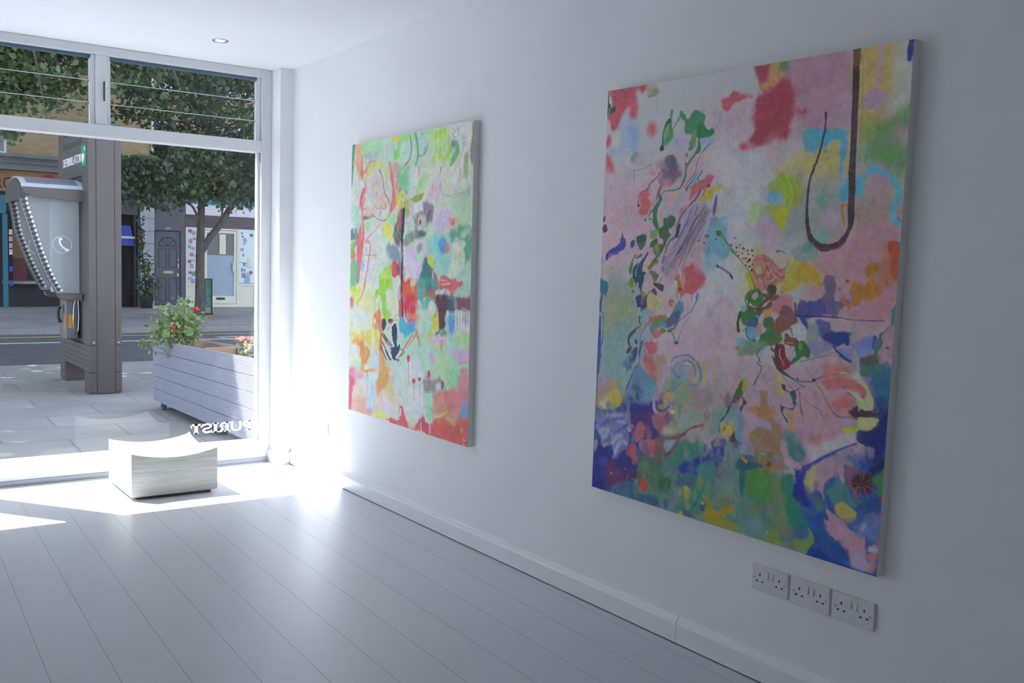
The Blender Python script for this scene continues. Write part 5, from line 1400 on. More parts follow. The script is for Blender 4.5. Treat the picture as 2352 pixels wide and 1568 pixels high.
p 235 179 198 60 96 10|1109,1379 1132,1400 1157,1415 1188,1428 1207,1439 1242,1441 1260,1457 1257,1488 1273,1540 1227,1545 1207,1517 1187,1494 1150,1477 1115,1457 1109,1426 1115,1415 1107,1395
p 71 109 180 14 99 10|1107,1400 1117,1409 1122,1424 1109,1424
p 118 149 118 85 89 10|1064,1357 1092,1367 1107,1390 1080,1412 1069,1383
p 137 154 211 94 89 10|1206,1424 1244,1389 1295,1367 1303,1430 1302,1446 1266,1453 1224,1440
p 203 202 230 72 79 10|1254,1419 1248,1427 1241,1432 1236,1431 1234,1424 1237,1415 1243,1406 1250,1402 1255,1403 1257,1410
p 68 106 188 92 94 10|1044,1431 1096,1408 1111,1452 1138,1483 1176,1499 1196,1530 1168,1551 1053,1556 1049,1536 1072,1510 1065,1464
p 56 86 177 53 89 10|1055,1531 1099,1528 1155,1542 1296,1556 1108,1568 1050,1557
p 213 202 233 95 79 10|1223,1502 1271,1515 1293,1516 1273,1550 1233,1551 1209,1537
p 219 221 238 29 89 10|1270,1472 1298,1467 1296,1483 1268,1485
p 234 155 149 32 89 10|1269,1493 1296,1483 1295,1503 1290,1540 1268,1549 1277,1519 1258,1506
p 238 156 156 29 79 10|1267,1468 1300,1456 1298,1467 1273,1474
p 238 144 144 13 99 10|1288,1452 1299,1447 1300,1454
s 72 110 189 11 99 3|1301,1431,4 1301,1494,4 1299,1553,7
s 66 130 187 13 99 3|1256,1552,5 1299,1553,8
p 154 182 96 32 99 10|1002,1520 1034,1510 1055,1493 1049,1462 1067,1490 1072,1510 1055,1537 1047,1555 1005,1555 997,1536
p 95 133 183 71 89 10|1054,1485 1052,1496 1045,1503 1035,1506 1026,1502 1023,1493 1025,1483 1033,1475 1042,1473 1051,1477
p 141 151 145 36 94 10|960,1484 989,1477 996,1525 1008,1552 978,1551 965,1516
p 123 176 186 18 99 10|1029,1547 1025,1551 1019,1553 1013,1553 1009,1549 1008,1545 1012,1541 1018,1539 1025,1540 1029,1543
p 160 181 88 74 94 10|880,1521 927,1503 950,1534 964,1549 928,1554 882,1548
p 199 220 177 12 99 10|886,1528 894,1515 898,1525
p 130 173 161 171 89 10|753,1442 817,1428 870,1478 887,1514 875,1550 805,1557 767,1537
p 143 182 183 145 79 10|868,1501 863,1514 848,1525 829,1530 812,1527 805,1516 811,1503 826,1492 846,1488 862,1491
p 155 168 122 91 79 10|894,1428 936,1440 961,1506 941,1506 911,1474 883,1458
p 154 166 101 102 84 10|851,1454 848,1465 838,1474 825,1477 814,1473 809,1464 812,1453 822,1445 835,1442 846,1446
p 113 167 127 74 69 10|936,1440 934,1450 928,1458 920,1460 913,1456 909,1446 911,1436 917,1429 926,1427 933,1431
p 181 177 70 81 94 10|611,1492 632,1451 635,1492 681,1494 710,1475 740,1474 738,1492 705,1512 766,1532 761,1556 693,1556 616,1560
p 212 179 55 109 84 10|682,1511 677,1523 660,1533 639,1538 621,1536 613,1527 619,1515 636,1505 658,1500 675,1502
p 210 182 56 53 89 10|741,1483 738,1488 731,1493 722,1495 714,1494 711,1490 714,1484 721,1479 730,1477 738,1478
p 144 162 118 107 79 10|735,1458 728,1468 708,1478 683,1484 662,1483 653,1476 660,1466 681,1456 706,1451 727,1451
p 152 152 110 50 59 10|823,1268 888,1256 887,1279 868,1310 829,1304 835,1283
p 140 94 88 18 89 10|891,1290 893,1296 891,1302 885,1306 878,1307 871,1303 869,1297 871,1291 877,1287 885,1287
p 145 201 196 15 99 10|867,1265 865,1269 859,1272 851,1273 845,1272 842,1269 844,1265 850,1262 858,1260 864,1261
p 152 199 191 15 99 10|925,1263 923,1268 917,1272 910,1273 904,1272 901,1268 903,1263 909,1260 916,1258 922,1260
s 159 182 173 19 69 3|753,1321,5 764,1423,5 761,1458,6
p 70 118 139 68 89 10|822,1302 865,1308 837,1316 789,1337 752,1336 750,1305 794,1305
s 233 178 102 16 99 3|767,1293,10 787,1306,12
"""

def smooth_noise(ny, nx, cells, rng):
    gy = max(2, int(ny/cells)+2); gx = max(2, int(nx/cells)+2); g = rng.standard_normal((gy, gx))
    y = np.linspace(0, gy-1.001, ny); x = np.linspace(0, gx-1.001, nx)
    yi = y.astype(int); xi = x.astype(int); fy = y-yi; fx = x-xi
    fy = (fy*fy*(3-2*fy))[:, None]; fx = (fx*fx*(3-2*fx))[None, :]
    a = g[yi][:, xi]; b = g[yi][:, xi+1]; c = g[yi+1][:, xi]; d = g[yi+1][:, xi+1]
    return a*(1-fy)*(1-fx)+b*(1-fy)*fx+c*fy*(1-fx)+d*fy*fx
def catmull(p, closed, k=4):
    p = np.array(p, float); n = len(p); out = []
    if n < 3: return p
    for i in range(n if closed else n-1):
        if closed: a, b, c, d = p[(i-1) % n], p[i], p[(i+1) % n], p[(i+2) % n]
        else: a, b, c, d = p[max(i-1, 0)], p[i], p[i+1], p[min(i+2, n-1)]
        for j in range(k):
            t = j/k
            q = .5*((2*b)+(c-a)*t+(2*a-5*b+4*c-d)*t*t+(3*b-a-3*c+d)*t**3)
            if p.shape[1] > 2: q[2] = max(.8, b[2]*(1-t)+c[2]*t)
            out.append(q)
    if not closed: out.append(p[-1])
    return np.array(out)
def smear_region(img, X, Y, res, n1, n2, rng, box, count, stretch, alpha):
    """wet blending: soft smears that carry neighbouring colours"""
    ny, nx, _ = img.shape
    for k in range(count):
        cx, cy = rng.uniform(box[0], box[2]), rng.uniform(box[1], box[3])
        r1 = rng.uniform(6, 22); r2 = r1*rng.uniform(.8, stretch); a_ = rng.uniform(1.2, 1.95); an = rng.uniform(15, 55); t_ = rng.uniform(0, 6.28)
        si, sj = int(np.clip((cx+an*math.cos(t_))/res, 0, nx-1)), int(np.clip((cy+an*math.sin(t_))/res, 0, ny-1)); cc = img[sj, si]*rng.uniform(.92, 1.1)
        R_ = max(r1, r2)*1.6; i0 = max(0, int((cx-R_)/res)); i1 = min(nx, int((cx+R_)/res)+1); j0 = max(0, int((cy-R_)/res)); j1 = min(ny, int((cy+R_)/res)+1)
        if i1-i0 < 2 or j1-j0 < 2: continue
        gx, gy = np.meshgrid(X[i0:i1]-cx, Y[j0:j1]-cy); u_ = gx*math.cos(a_)+gy*math.sin(a_); v_ = -gx*math.sin(a_)+gy*math.cos(a_)
        d_ = np.sqrt((u_/r2)**2+(v_/r1)**2)+.16*n1[j0:j1, i0:i1]+.12*n2[j0:j1, i0:i1]
        A = np.clip((1-d_)/.55, 0, 1); A = (A*A*(3-2*A)*rng.uniform(.5, 1)*alpha)[..., None]
        img[j0:j1, i0:i1] = img[j0:j1, i0:i1]*(1-A)+cc*A
def paint(src, Wm, Hm, res, seed):
    rng = np.random.default_rng(seed)
    nx = int(Wm/res)+1; ny = int(Hm/res)+1
    X = np.linspace(0, Wm, nx); Y = np.linspace(0, Hm, ny)
    img = np.empty((ny, nx, 3)); img[:] = (.76, .755, .745)
    n1 = smooth_noise(ny, nx, 34/res, rng); n2 = smooth_noise(ny, nx, 11/res, rng); n3 = smooth_noise(ny, nx, 4.5/res, rng)
    n1c = np.stack([n1, .6*n1+.4*np.roll(n1, 61, 0), .6*n1+.5*np.roll(n1, 97, 1)], -1); n2c = np.stack([n2, .7*n2+.3*np.roll(n2, 31, 0), .7*n2+.4*np.roll(n2, 53, 1)], -1)
    streak = smooth_noise(ny, nx, 3/res, rng)
    for line in src.strip().split('\n'):
        hd, body = line.split('|'); a = hd.split(); k = a[0]; a = a[3:]
        col = np.array([int(v)/255 for v in hd.split()[1:4]])**2.2
        soft = max(.9, int(a[1])/10); al = int(a[2])/99; wp = int(a[3])/10
        pts = [tuple(float(v) for v in q.split(',')) for q in body.split()]
        if k == 'x':
            smear_region(img, X, Y, res, n1, n2, rng, pts[0]+pts[1], int(hd.split()[1]), int(a[1])/10, int(a[2])/99); continue
        c = catmull(pts, k == 'p')
        if k == 'p':
            size = min(c[:, 0].max()-c[:, 0].min(), c[:, 1].max()-c[:, 1].min())
            pad = soft*1.3+8
            x0, x1, y0, y1 = c[:, 0].min()-pad, c[:, 0].max()+pad, c[:, 1].min()-pad, c[:, 1].max()+pad
        else:
            size = c[:, 2].max(); pad = soft+size/2+4
            x0, x1, y0, y1 = c[:, 0].min()-pad, c[:, 0].max()+pad, c[:, 1].min()-pad, c[:, 1].max()+pad
        i0 = max(0, int(x0/res)); i1 = min(nx, int(x1/res)+2); j0 = max(0, int(y0/res)); j1 = min(ny, int(y1/res)+2)
        if i1 <= i0 or j1 <= j0: continue
        st = 4 if (k == 'p' and soft > 16) else (2 if k == 'p' and soft > 8 else 1)
        xs = X[i0:i1]; ys = Y[j0:j1]
        if st > 1: xs = np.linspace(xs[0], xs[-1], max(2, len(xs)//st)); ys = np.linspace(ys[0], ys[-1], max(2, len(ys)//st))
        gx, gy = np.meshgrid(xs, ys)
        if k == 'p':
            d2 = np.full(gx.shape, 1e9); ins = np.zeros(gx.shape, bool); q = np.roll(c, -1, 0)
            for (ax, ay), (bx_, by) in zip(c[:, :2], q[:, :2]):
                ex, ey = bx_-ax, by-ay; L2 = ex*ex+ey*ey+1e-9
                t = np.clip(((gx-ax)*ex+(gy-ay)*ey)/L2, 0, 1)
                d2 = np.minimum(d2, (gx-ax-t*ex)**2+(gy-ay-t*ey)**2)
                if ay != by:
                    ins ^= ((ay > gy) != (by > gy)) & (gx < (bx_-ax)*(gy-ay)/(by-ay)+ax)
            sd = np.sqrt(d2)*np.where(ins, -1, 1)
        else:
            sd = np.full(gx.shape, 1e9)
            for (ax, ay, ar), (bx_, by, br) in zip(c[:-1], c[1:]):
                rr = max(ar, br)/2+soft+6
                a0 = np.searchsorted(xs, min(ax, bx_)-rr); a1 = np.searchsorted(xs, max(ax, bx_)+rr)
                b0 = np.searchsorted(ys, min(ay, by)-rr); b1 = np.searchsorted(ys, max(ay, by)+rr)
                if a1 <= a0 or b1 <= b0: continue
                g1 = gx[b0:b1, a0:a1]; g2 = gy[b0:b1, a0:a1]
                ex, ey = bx_-ax, by-ay; L2 = ex*ex+ey*ey+1e-9
                t = np.clip(((g1-ax)*ex+(g2-ay)*ey)/L2, 0, 1)
                dd = np.sqrt((g1-ax-t*ex)**2+(g2-ay-t*ey)**2)-(ar+(br-ar)*t)/2
                sd[b0:b1, a0:a1] = np.minimum(sd[b0:b1, a0:a1], dd)
        if st > 1:
            fy = np.linspace(0, gx.shape[0]-1.001, j1-j0); fx = np.linspace(0, gx.shape[1]-1.001, i1-i0)
            yi = fy.astype(int); xi = fx.astype(int); fy = (fy-yi)[:, None]; fx = (fx-xi)[None, :]
            sd = sd[yi][:, xi]*(1-fy)*(1-fx)+sd[yi][:, xi+1]*(1-fy)*fx+sd[yi+1][:, xi]*fy*(1-fx)+sd[yi+1][:, xi+1]*fy*fx
        amp = wp*min(6, .06*size)
        N1 = n1[j0:j1, i0:i1]; N2 = n2[j0:j1, i0:i1]; N3 = n3[j0:j1, i0:i1]
        sd = sd+amp*(.9*N1+.35*N2+.12*N3)
        t = np.clip(.5-sd/(2*soft), 0, 1); t = t*t*(3-2*t)
        A = (t*al*(1-.10*np.clip(streak[j0:j1, i0:i1], -1, 1)))
        A = np.clip(A, 0, 1)[..., None]
        cc = col[None, None]*(1+.06*n1c[j0:j1, i0:i1]+.05*n2c[j0:j1, i0:i1]+.012*N3[..., None])
        img[j0:j1, i0:i1] = img[j0:j1, i0:i1]*(1-A)+cc*A
    JJ, II = np.meshgrid(np.arange(ny), np.arange(nx), indexing='ij')
    m1 = smooth_noise(ny, nx, 26/res, rng); m2 = smooth_noise(ny, nx, 7/res, rng)
    dj = np.clip((JJ+(.75*m1+.3*m2)/res).round().astype(int), 0, ny-1); di = np.clip((II+(.75*np.roll(m1, 40, 1)+.3*np.roll(m2, 40, 0))/res).round().astype(int), 0, nx-1)
    img = img[dj, di]
    img *= (1+.012*n2+.010*n3)[..., None]
    return np.clip(img, .003, .9)

# ------------------------------------------------------------------ shared materials
M = {}
M['wall'] = mat('wall_paint', (.86, .86, .86), .85, spec=.25, noise=(3, .012), bump=(60, .05))
M['ceiling'] = mat('ceiling_paint', (.79, .79, .79), .9, spec=.2, noise=(2, .01))
M['trim'] = mat('trim_gloss_paint', (.85, .85, .85), .35, noise=(8, .02))
M['alu'] = mat('white_aluminium', (.74, .75, .77), .35, noise=(9, .02))
M['alu_grey'] = mat('grey_aluminium', (.42, .44, .48), .4, noise=(9, .03))
M['dark'] = mat('dark_gap', (.03, .03, .035), .8)
M['glass'] = glass_mat('window_glass')
M['louvre_glass'] = glass_mat('louvre_glass', (.93, .96, .945))
M['vinyl'] = mat('white_vinyl', (.85, .85, .86), .5)
def vinyl_film():
    m = bpy.data.materials.new('white_window_film'); m.use_nodes = True; N = m.node_tree.nodes; L = m.node_tree.links
    N.remove(N['Principled BSDF']); d = N.new('ShaderNodeBsdfDiffuse'); t = N.new('ShaderNodeBsdfTranslucent'); x = N.new('ShaderNodeMixShader'); x.inputs[0].default_value = .55
    d.inputs[0].default_value = (.85, .85, .85, 1); t.inputs[0].default_value = (.85, .85, .85, 1)
    L.new(d.outputs[0], x.inputs[1]); L.new(t.outputs[0], x.inputs[2]); L.new(x.outputs[0], N['Material Output'].inputs[0]); return m
M['film'] = vinyl_film()
M['plastic'] = mat('socket_plastic', (.72, .70, .73), .35, noise=(20, .01))
M['black'] = mat('black_plastic', (.02, .02, .022), .5)

def floor_mat():
    m = bpy.data.materials.new('painted_floorboards'); m.use_nodes = True
    N = m.node_tree.nodes; L = m.node_tree.links; b = N['Principled BSDF']
    tc = N.new('ShaderNodeTexCoord'); sep = N.new('ShaderNodeSeparateXYZ'); L.new(tc.outputs['Object'], sep.inputs[0])
    def mt(op, a, c=None, d=None):
        n = N.new('ShaderNodeMath'); n.operation = op
        for i, v in enumerate((a, c, d)):
            if v is None: continue
            if isinstance(v, (int, float)): n.inputs[i].default_value = v
            else: L.new(v, n.inputs[i])
        return n.outputs[0]
    u = mt('SUBTRACT', sep.outputs[0], mt('MULTIPLY', mt('SUBTRACT', sep.outputs[1], 3.), .033))
    un = mt('DIVIDE', mt('ADD', u, 1.409+.193*40), .193)
    k = mt('FLOOR', un); fr = mt('FRACT', un)
    # joint between boards
    e = mt('MINIMUM', fr, mt('SUBTRACT', 1, fr)); gap = mt('LESS_THAN', e, .0058)
    # board ends, staggered by board
    wn_ = N.new('ShaderNodeTexWhiteNoise'); wn_.noise_dimensions = '1D'; L.new(k, wn_.inputs['W'])
    vy = mt('FRACT', mt('ADD', mt('DIVIDE', sep.outputs[1], 2.9), wn_.outputs['Value']))
    ends = mt('LESS_THAN', vy, .0006)
    gap2 = mt('MAXIMUM', gap, mt('MULTIPLY', ends, .6))
    mp = N.new('ShaderNodeMapping'); mp.inputs['Scale'].default_value = (22, 1.6, 1); L.new(tc.outputs['Object'], mp.inputs[0])
    nz = N.new('ShaderNodeTexNoise'); nz.inputs['Scale'].default_value = 2.2; nz.inputs['Detail'].default_value = 6; nz.inputs['Distortion'].default_value = 1.2
    L.new(mp.outputs[0], nz.inputs[0])
    nz2 = N.new('ShaderNodeTexNoise'); nz2.inputs['Scale'].default_value = 1.1; nz2.inputs['Detail'].default_value = 5; L.new(tc.outputs['Object'], nz2.inputs[0])
    cr = N.new('ShaderNodeValToRGB'); cr.color_ramp.elements[0].color = (.60, .615, .66, 1); cr.color_ramp.elements[1].color = (.70, .71, .745, 1)
    tone = mt('ADD', mt('MULTIPLY', nz.outputs[0], .35), mt('ADD', mt('MULTIPLY', nz2.outputs[0], .45), mt('MULTIPLY', wn_.outputs['Value'], .2)))
    L.new(tone, cr.inputs[0])
    mx = N.new('ShaderNodeMix'); mx.data_type = 'RGBA'; mx.inputs[7].default_value = (.20, .19, .20, 1)
    L.new(mt('MULTIPLY', gap2, .8), mx.inputs[0]); L.new(cr.outputs[0], mx.inputs[6]); L.new(mx.outputs[2], b.inputs['Base Color'])
    rr = mt('ADD', .27, mt('MULTIPLY', nz2.outputs[0], .10)); L.new(rr, b.inputs['Roughness'])
    b.inputs['Specular IOR Level'].default_value = .5
    hgt = mt('SUBTRACT', mt('MULTIPLY', nz.outputs[0], .12), gap2)
    bp = N.new('ShaderNodeBump'); bp.inputs['Strength'].default_value = .35; bp.inputs['Distance'].default_value = .0015
    L.new(hgt, bp.inputs['Height']); L.new(bp.outputs[0], b.inputs['Normal'])
    return m
M['floor'] = floor_mat()

def slab_mat(name, c1, c2, sx, sy, ang=0, mortar=.012, rough=.8):
    m = bpy.data.materials.new(name); m.use_nodes = True
    N = m.node_tree.nodes; L = m.node_tree.links; b = N['Principled BSDF']; b.inputs['Roughness'].default_value = rough
    b.inputs['Specular IOR Level'].default_value = .3
    tc = N.new('ShaderNodeTexCoord'); mp = N.new('ShaderNodeMapping'); L.new(tc.outputs['Object'], mp.inputs[0]); mp.inputs['Rotation'].default_value = (0, 0, ang)
    br = N.new('ShaderNodeTexBrick'); L.new(mp.outputs[0], br.inputs[0])
    br.inputs['Color1'].default_value = (*c1, 1); br.inputs['Color2'].default_value = (*c2, 1)
    br.inputs['Mortar'].default_value = (*[v*.72 for v in c1], 1); br.inputs['Scale'].default_value = 1
    br.inputs['Brick Width'].default_value = sx; br.inputs['Row Height'].default_value = sy; br.inputs['Mortar Size'].default_value = mortar
    nz = N.new('ShaderNodeTexNoise'); nz.inputs['Scale'].default_value = .8; nz.inputs['Detail'].default_value = 8; L.new(tc.outputs['Object'], nz.inputs[0])
    mx = N.new('ShaderNodeMix'); mx.data_type = 'RGBA'; mx.blend_type = 'MULTIPLY'; mx.inputs[0].default_value = 1
    cr = N.new('ShaderNodeValToRGB'); cr.color_ramp.elements[0].position = .3; cr.color_ramp.elements[0].color = (.8, .8, .8, 1); cr.color_ramp.elements[1].position = .7; cr.color_ramp.elements[1].color = (1.12, 1.12, 1.12, 1)
    L.new(nz.outputs[0], cr.inputs[0]); L.new(br.outputs[0], mx.inputs[6]); L.new(cr.outputs[0], mx.inputs[7]); L.new(mx.outputs[2], b.inputs['Base Color'])
    return m
def brick_mat(name, c1, c2, mortar):
    m = bpy.data.materials.new(name); m.use_nodes = True
    N = m.node_tree.nodes; L = m.node_tree.links; b = N['Principled BSDF']; b.inputs['Roughness'].default_value = .85
    tc = N.new('ShaderNodeTexCoord'); mp = N.new('ShaderNodeMapping'); L.new(tc.outputs['Object'], mp.inputs[0]); mp.inputs['Rotation'].default_value = (R(90), 0, 0)
    br = N.new('ShaderNodeTexBrick'); L.new(mp.outputs[0], br.inputs[0]); br.inputs['Scale'].default_value = 1
    br.inputs['Color1'].default_value = (*c1, 1); br.inputs['Color2'].default_value = (*c2, 1); br.inputs['Mortar'].default_value = (*mortar, 1)
    br.inputs['Brick Width'].default_value = .225; br.inputs['Row Height'].default_value = .075; br.inputs['Mortar Size'].default_value = .008
    L.new(br.outputs[0], b.inputs['Base Color']); return m

# ------------------------------------------------------------------ the room
YW = 6.279; YP = 6.10; HC = 2.638; XL = -4.9; YB = -1.6
struct(bx(XL-.1, .1, YB-.1, 6.40, -.12, 0).build('floor', M['floor']))
struct(bx(XL-.1, .1, YB-.1, 6.40, HC, HC+.15).build('ceiling', M['ceiling']))
struct(bx(0, .12, YB-.1, 6.40, 0, HC).build('wall_right', M['wall']))
struct(bx(-.095, 0, YP, 6.40, 0, HC).build('wall_front_pier', M['wall']))
struct(bx(XL-.12, XL, YB-.1, 6.40, 0, HC).build('wall_left', M['wall']))
struct(bx(XL-.1, .1, YB-.12, YB, 0, HC).build('wall_back', M['wall']))
def skirting(name, y0, y1):
    prof = [(0, 0), (-.018, 0), (-.018, .070), (-.015, .080), (-.008, .088), (-.005, .096), (0, .098)]
    mb = MB().prism(prof, 'y', 0, 0) if False else MB()
    n = len(prof); vs = [(p[0], y0, p[1]+.004) for p in prof]+[(p[0], y1, p[1]+.004) for p in prof]
    mb.add(vs, [tuple(range(n)), tuple(range(2*n-1, n-1, -1))]+[(i, i+n, (i+1) % n+n, (i+1) % n) for i in range(n)])
    return struct(mb.build(name, M['trim']))
skirting('baseboard_right', 2.4265, YP-.018)
skirting('baseboard_right_near', YB, 2.4235)
struct(bx(-.016, 0, YB, YP-.018, 0, .004).build('trim_1', M['dark']))
mb = MB()
for q0, q1, q2, q3 in ((-.113, YP-.018, 0, .078), (-.105, YP-.010, .078, .090), (-.099, YP-.005, .090, .098)):
    mb.add([(q0, q1, q2), (-.019, q1, q2), (-.019, YP-.0005, q2), (-.0955, YP-.0005, q2), (-.0955, YW-.032, q2), (q0, YW-.032, q2), (q0, q1, q3), (-.019, q1, q3), (-.019, YP-.0005, q3), (-.0955, YP-.0005, q3), (-.0955, YW-.032, q3), (q0, YW-.032, q3)],
           [(5, 4, 3, 2, 1, 0), (6, 7, 8, 9, 10, 11), (0, 1, 7, 6), (1, 2, 8, 7), (2, 3, 9, 8), (3, 4, 10, 9), (4, 5, 11, 10), (5, 0, 6, 11)])
struct(mb.build('baseboard_front', M['trim']))
# unseen shop-front cornice over the window, outside, sized to block sun above the transom
struct(bx(XL-.1, 1.2, 6.401, 6.575, 2.665, 3.3).build('wall_front_fascia', mat('fascia_paint', (.35, .36, .38), .5)))
struct(bx(0.001, 1.2, 6.401, 6.50, -.03, 2.665).build('wall_front_outside', M['wall']))

# ---- windows
win = struct(empty('window_1', (-1.1, YW, 0)))
F0, F1 = YW-.03, YW+.05
mb = MB()
mb.box(-.165, -.096, F0, F1, .0, HC-.001)            # right jamb
mb.box(-.180, -.165, YW+.005, F1, .14, 2.09)
mb.box(-2.31, -2.09, F0, F1+.02, 0, HC-.001)         # wide post left of the display glass
mb.box(-4.2, -4.1, F0, F1, 0, HC-.001)
mb.build('frame', M['alu'], win, .003)
bx(-4.2, -.166, F0-.004, F1+.015, 2.092, 2.168).build('transom', M['alu'], win, .003)
bx(-2.089, -.166, F0-.004, F1+.01, .030, .148).build('bottom_rail', M['alu'], win, .003)
bx(-2.089, -.120, F0-.012, F1+.02, .001, .0295).build('track', M['alu_grey'], win, .002)
bx(-4.2, -.166, F0, F1, 2.585, HC-.001).build('head_frame', M['alu'], win, .003)
bx(-2.089, -.1655, YW+.014, YW+.020, .149, 2.091).build('glass_pane', M['glass'], win)
bx(-.176, -.167, YW-.012, YW+.003, 2.03, 2.085).build('catch', M['alu_grey'], win, .001)
bx(-4.099, -2.311, F0, F1, .001, .10).build('door_rail', M['alu'], win, .003)
bx(-4.099, -2.311, YW+.014, YW+.020, .101, 2.091).build('door_glass', M['glass'], win)
MB().box(-4.9, -4.201, F0, F1, 0, HC-.001).build('side_panel', M['alu'], win)
def letters(root):
    """shop name on the outside of the glass, so reversed from inside"""
    y0, y1 = YW+.0205, YW+.0215
    z0, z1 = .216, .281; h = z1-z0
    def poly(n, polys):
        mb = MB()
        for p in polys: mb.prism(p, 'y', y0, y1)
        return mb
    def arc(cx, cz, r0x, r0z, r1x, r1z, a0, a1, n=10):
        out = []
        for i in range(n):
            t0 = R(a0+(a1-a0)*i/n); t1 = R(a0+(a1-a0)*(i+1)/n)
            out.append([(cx-r0x*math.cos(t0), cz+r0z*math.sin(t0)), (cx-r1x*math.cos(t0), cz+r1z*math.sin(t0)), (cx-r1x*math.cos(t1), cz+r1z*math.sin(t1)), (cx-r0x*math.cos(t1), cz+r0z*math.sin(t1))])
        return out
    def rc(xa, xb, za, zb): return [(xa, za), (xb, za), (xb, zb), (xa, zb)]
    s = h*.12
    # x runs to the left (mirrored): each glyph is given by its right edge X
    def P(X): return [rc(X-.012, X-.032, z0, z1), rc(X, X-.043, z0, z0+s), rc(X, X-.040, z1-s, z1)]+arc(X-.038, z1-.020, .016, .008, .034, .020, -90, 90)
    def U(X): return arc(X-.039, z0+.024, .022, .014, .038, .024, 180, 360, 12)+[rc(X-.001, X-.017, z0+.024, z1), rc(X-.061, X-.077, z0+.024, z1)]
    def Rr(X): return P(X)+[[(X-.034, z0+.033), (X-.052, z0+.033), (X-.080, z0), (X-.058, z0)]]
    def I(X): return [rc(X-.008, X-.030, z0, z1), rc(X, X-.038, z0, z0+s), rc(X, X-.038, z1-s, z1)]
    def S_(X):
        return arc(X-.033, z1-.019, .016, .008, .032, .019, 20, 270, 14)+arc(X-.033, z0+.019, .016, .008, .032, .019, -160, 90, 14)+[rc(X-.060, X-.066, z1-.022, z1), rc(X, X-.006, z0, z0+.022)]
    def T_(X): return [rc(X-.026, X-.048, z0, z1), rc(X-.021, X-.053, z0, z0+s), rc(X, X-.074, z1-s*1.5, z1), rc(X, X-.007, z1-.026, z1), rc(X-.065, X-.072, z1-.026, z1)]
    e = empty('shop_name_lettering', (-.4, y0, z0), 'white shop name in serif capitals, stuck reversed on the low right of the window glass', 'lettering')
    for g, X in ((P, -.197), (U, -.273), (Rr, -.352), (I, -.434), (S_, -.476), (T_, -.545)): poly(0, g(X)).build('letter', M['film'], e)
    mb = MB(); mb.prism([(-.628+.009*math.cos(t*.5236), z0+.009+.009*math.sin(t*.5236)) for t in range(12)], 'y', y0, y1); mb.build('full_stop', M['film'], e)
letters(win)

def louvre(name, xa, xb, lever):
    r = struct(empty(name, ((xa+xb)/2, YW, 2.17)))
    mb = MB(); mb.box(xa, xa+.022, YW-.012, YW+.04, 2.169, 2.584); mb.box(xb-.022, xb, YW-.012, YW+.04, 2.169, 2.584)
    mb.build('side_channel', M['alu'], r, .002)
    bx(xa+.022, xb-.022, YW+.004, YW+.03, 2.566, 2.584).build('top_seal', mat('blue_grey_seal', (.10, .15, .21), .5), r)
    zs = (2.172, 2.305, 2.438)
    for i, z in enumerate(zs):
        mb = MB(); t = .0055; h = .140
        y = YW+.014; dy = .012
        mb.hexa([(xa+.024, y+dy, z), (xb-.024, y+dy, z), (xb-.024, y+dy+t, z), (xa+.024, y+dy+t, z)],
                [(xa+.024, y-dy*.2, z+h), (xb-.024, y-dy*.2, z+h), (xb-.024, y-dy*.2+t, z+h), (xa+.024, y-dy*.2+t, z+h)])
        mb.build('glass_slat', M['louvre_glass'], r)
        mb = MB(); mb.box(xa+.024, xb-.024, y+dy-.0015, y+dy+t+.001, z-.004, z-.0005)
        if i: mb.build('slat_edge', M['edge'], r)
        for x in (xa+.022, xb-.027): bx(x, x+.005, YW-.004, YW+.036, z, z+.12).build('clip', M['alu'], r, .001)
    if lever:
        bx(xa-.010, xa+.004, YW-.046, YW-.013, 2.40, 2.44).build('lever', M['alu'], r, .003)
        bx(xa-.020, xa-.013, YW-.040, YW-.034, 2.31, 2.425).build('pull_bar', M['black'], r, .001)
    return r
M['edge'] = mat('ground_glass_edge', (.80, .86, .84), .25)
louvre('window_2', -1.139, -.166, True)
louvre('window_3', -2.089, -1.203, False)
struct(bx(-1.202, -1.140, F0, F1, 2.169, 2.584).build('trim_2', M['alu'], None, .003))
struct(bx(-4.1, -2.311, F0, F1, 2.169, 2.584).build('trim_3', M['alu']))

# ---- recessed ceiling lamp
dl = empty('recessed_downlight', (-.655, 5.617, HC), 'small round recessed ceiling spotlight glowing warm near the window', 'ceiling light')
MB().lathe((-.655, 5.617, HC), [(.030, .0), (.033, -.004), (.043, -.005), (.047, -.001), (.047, .0)]).build('rim', mat('steel_rim', (.5, .5, .52), .3, .8), dl)
bpy.data.objects['ceiling']
MB().lathe((-.655, 5.617, HC), [(0.0001, -.0015), (.016, -.0018), (.030, -.001)], 24).build('lamp', mat('warm_lamp', (1, .85, .6), .5, emit=((1, .72, .40), 1.7)), dl)
ll = bpy.data.lights.new('downlight', 'SPOT'); lo = bpy.data.objects.new('downlight', ll); C.objects.link(lo)
lo.location = (-.655, 5.617, HC-.02); ll.energy = 6; ll.color = (1, .82, .58); ll.spot_size = R(80); ll.spot_blend = .6; ll.shadow_soft_size = .03

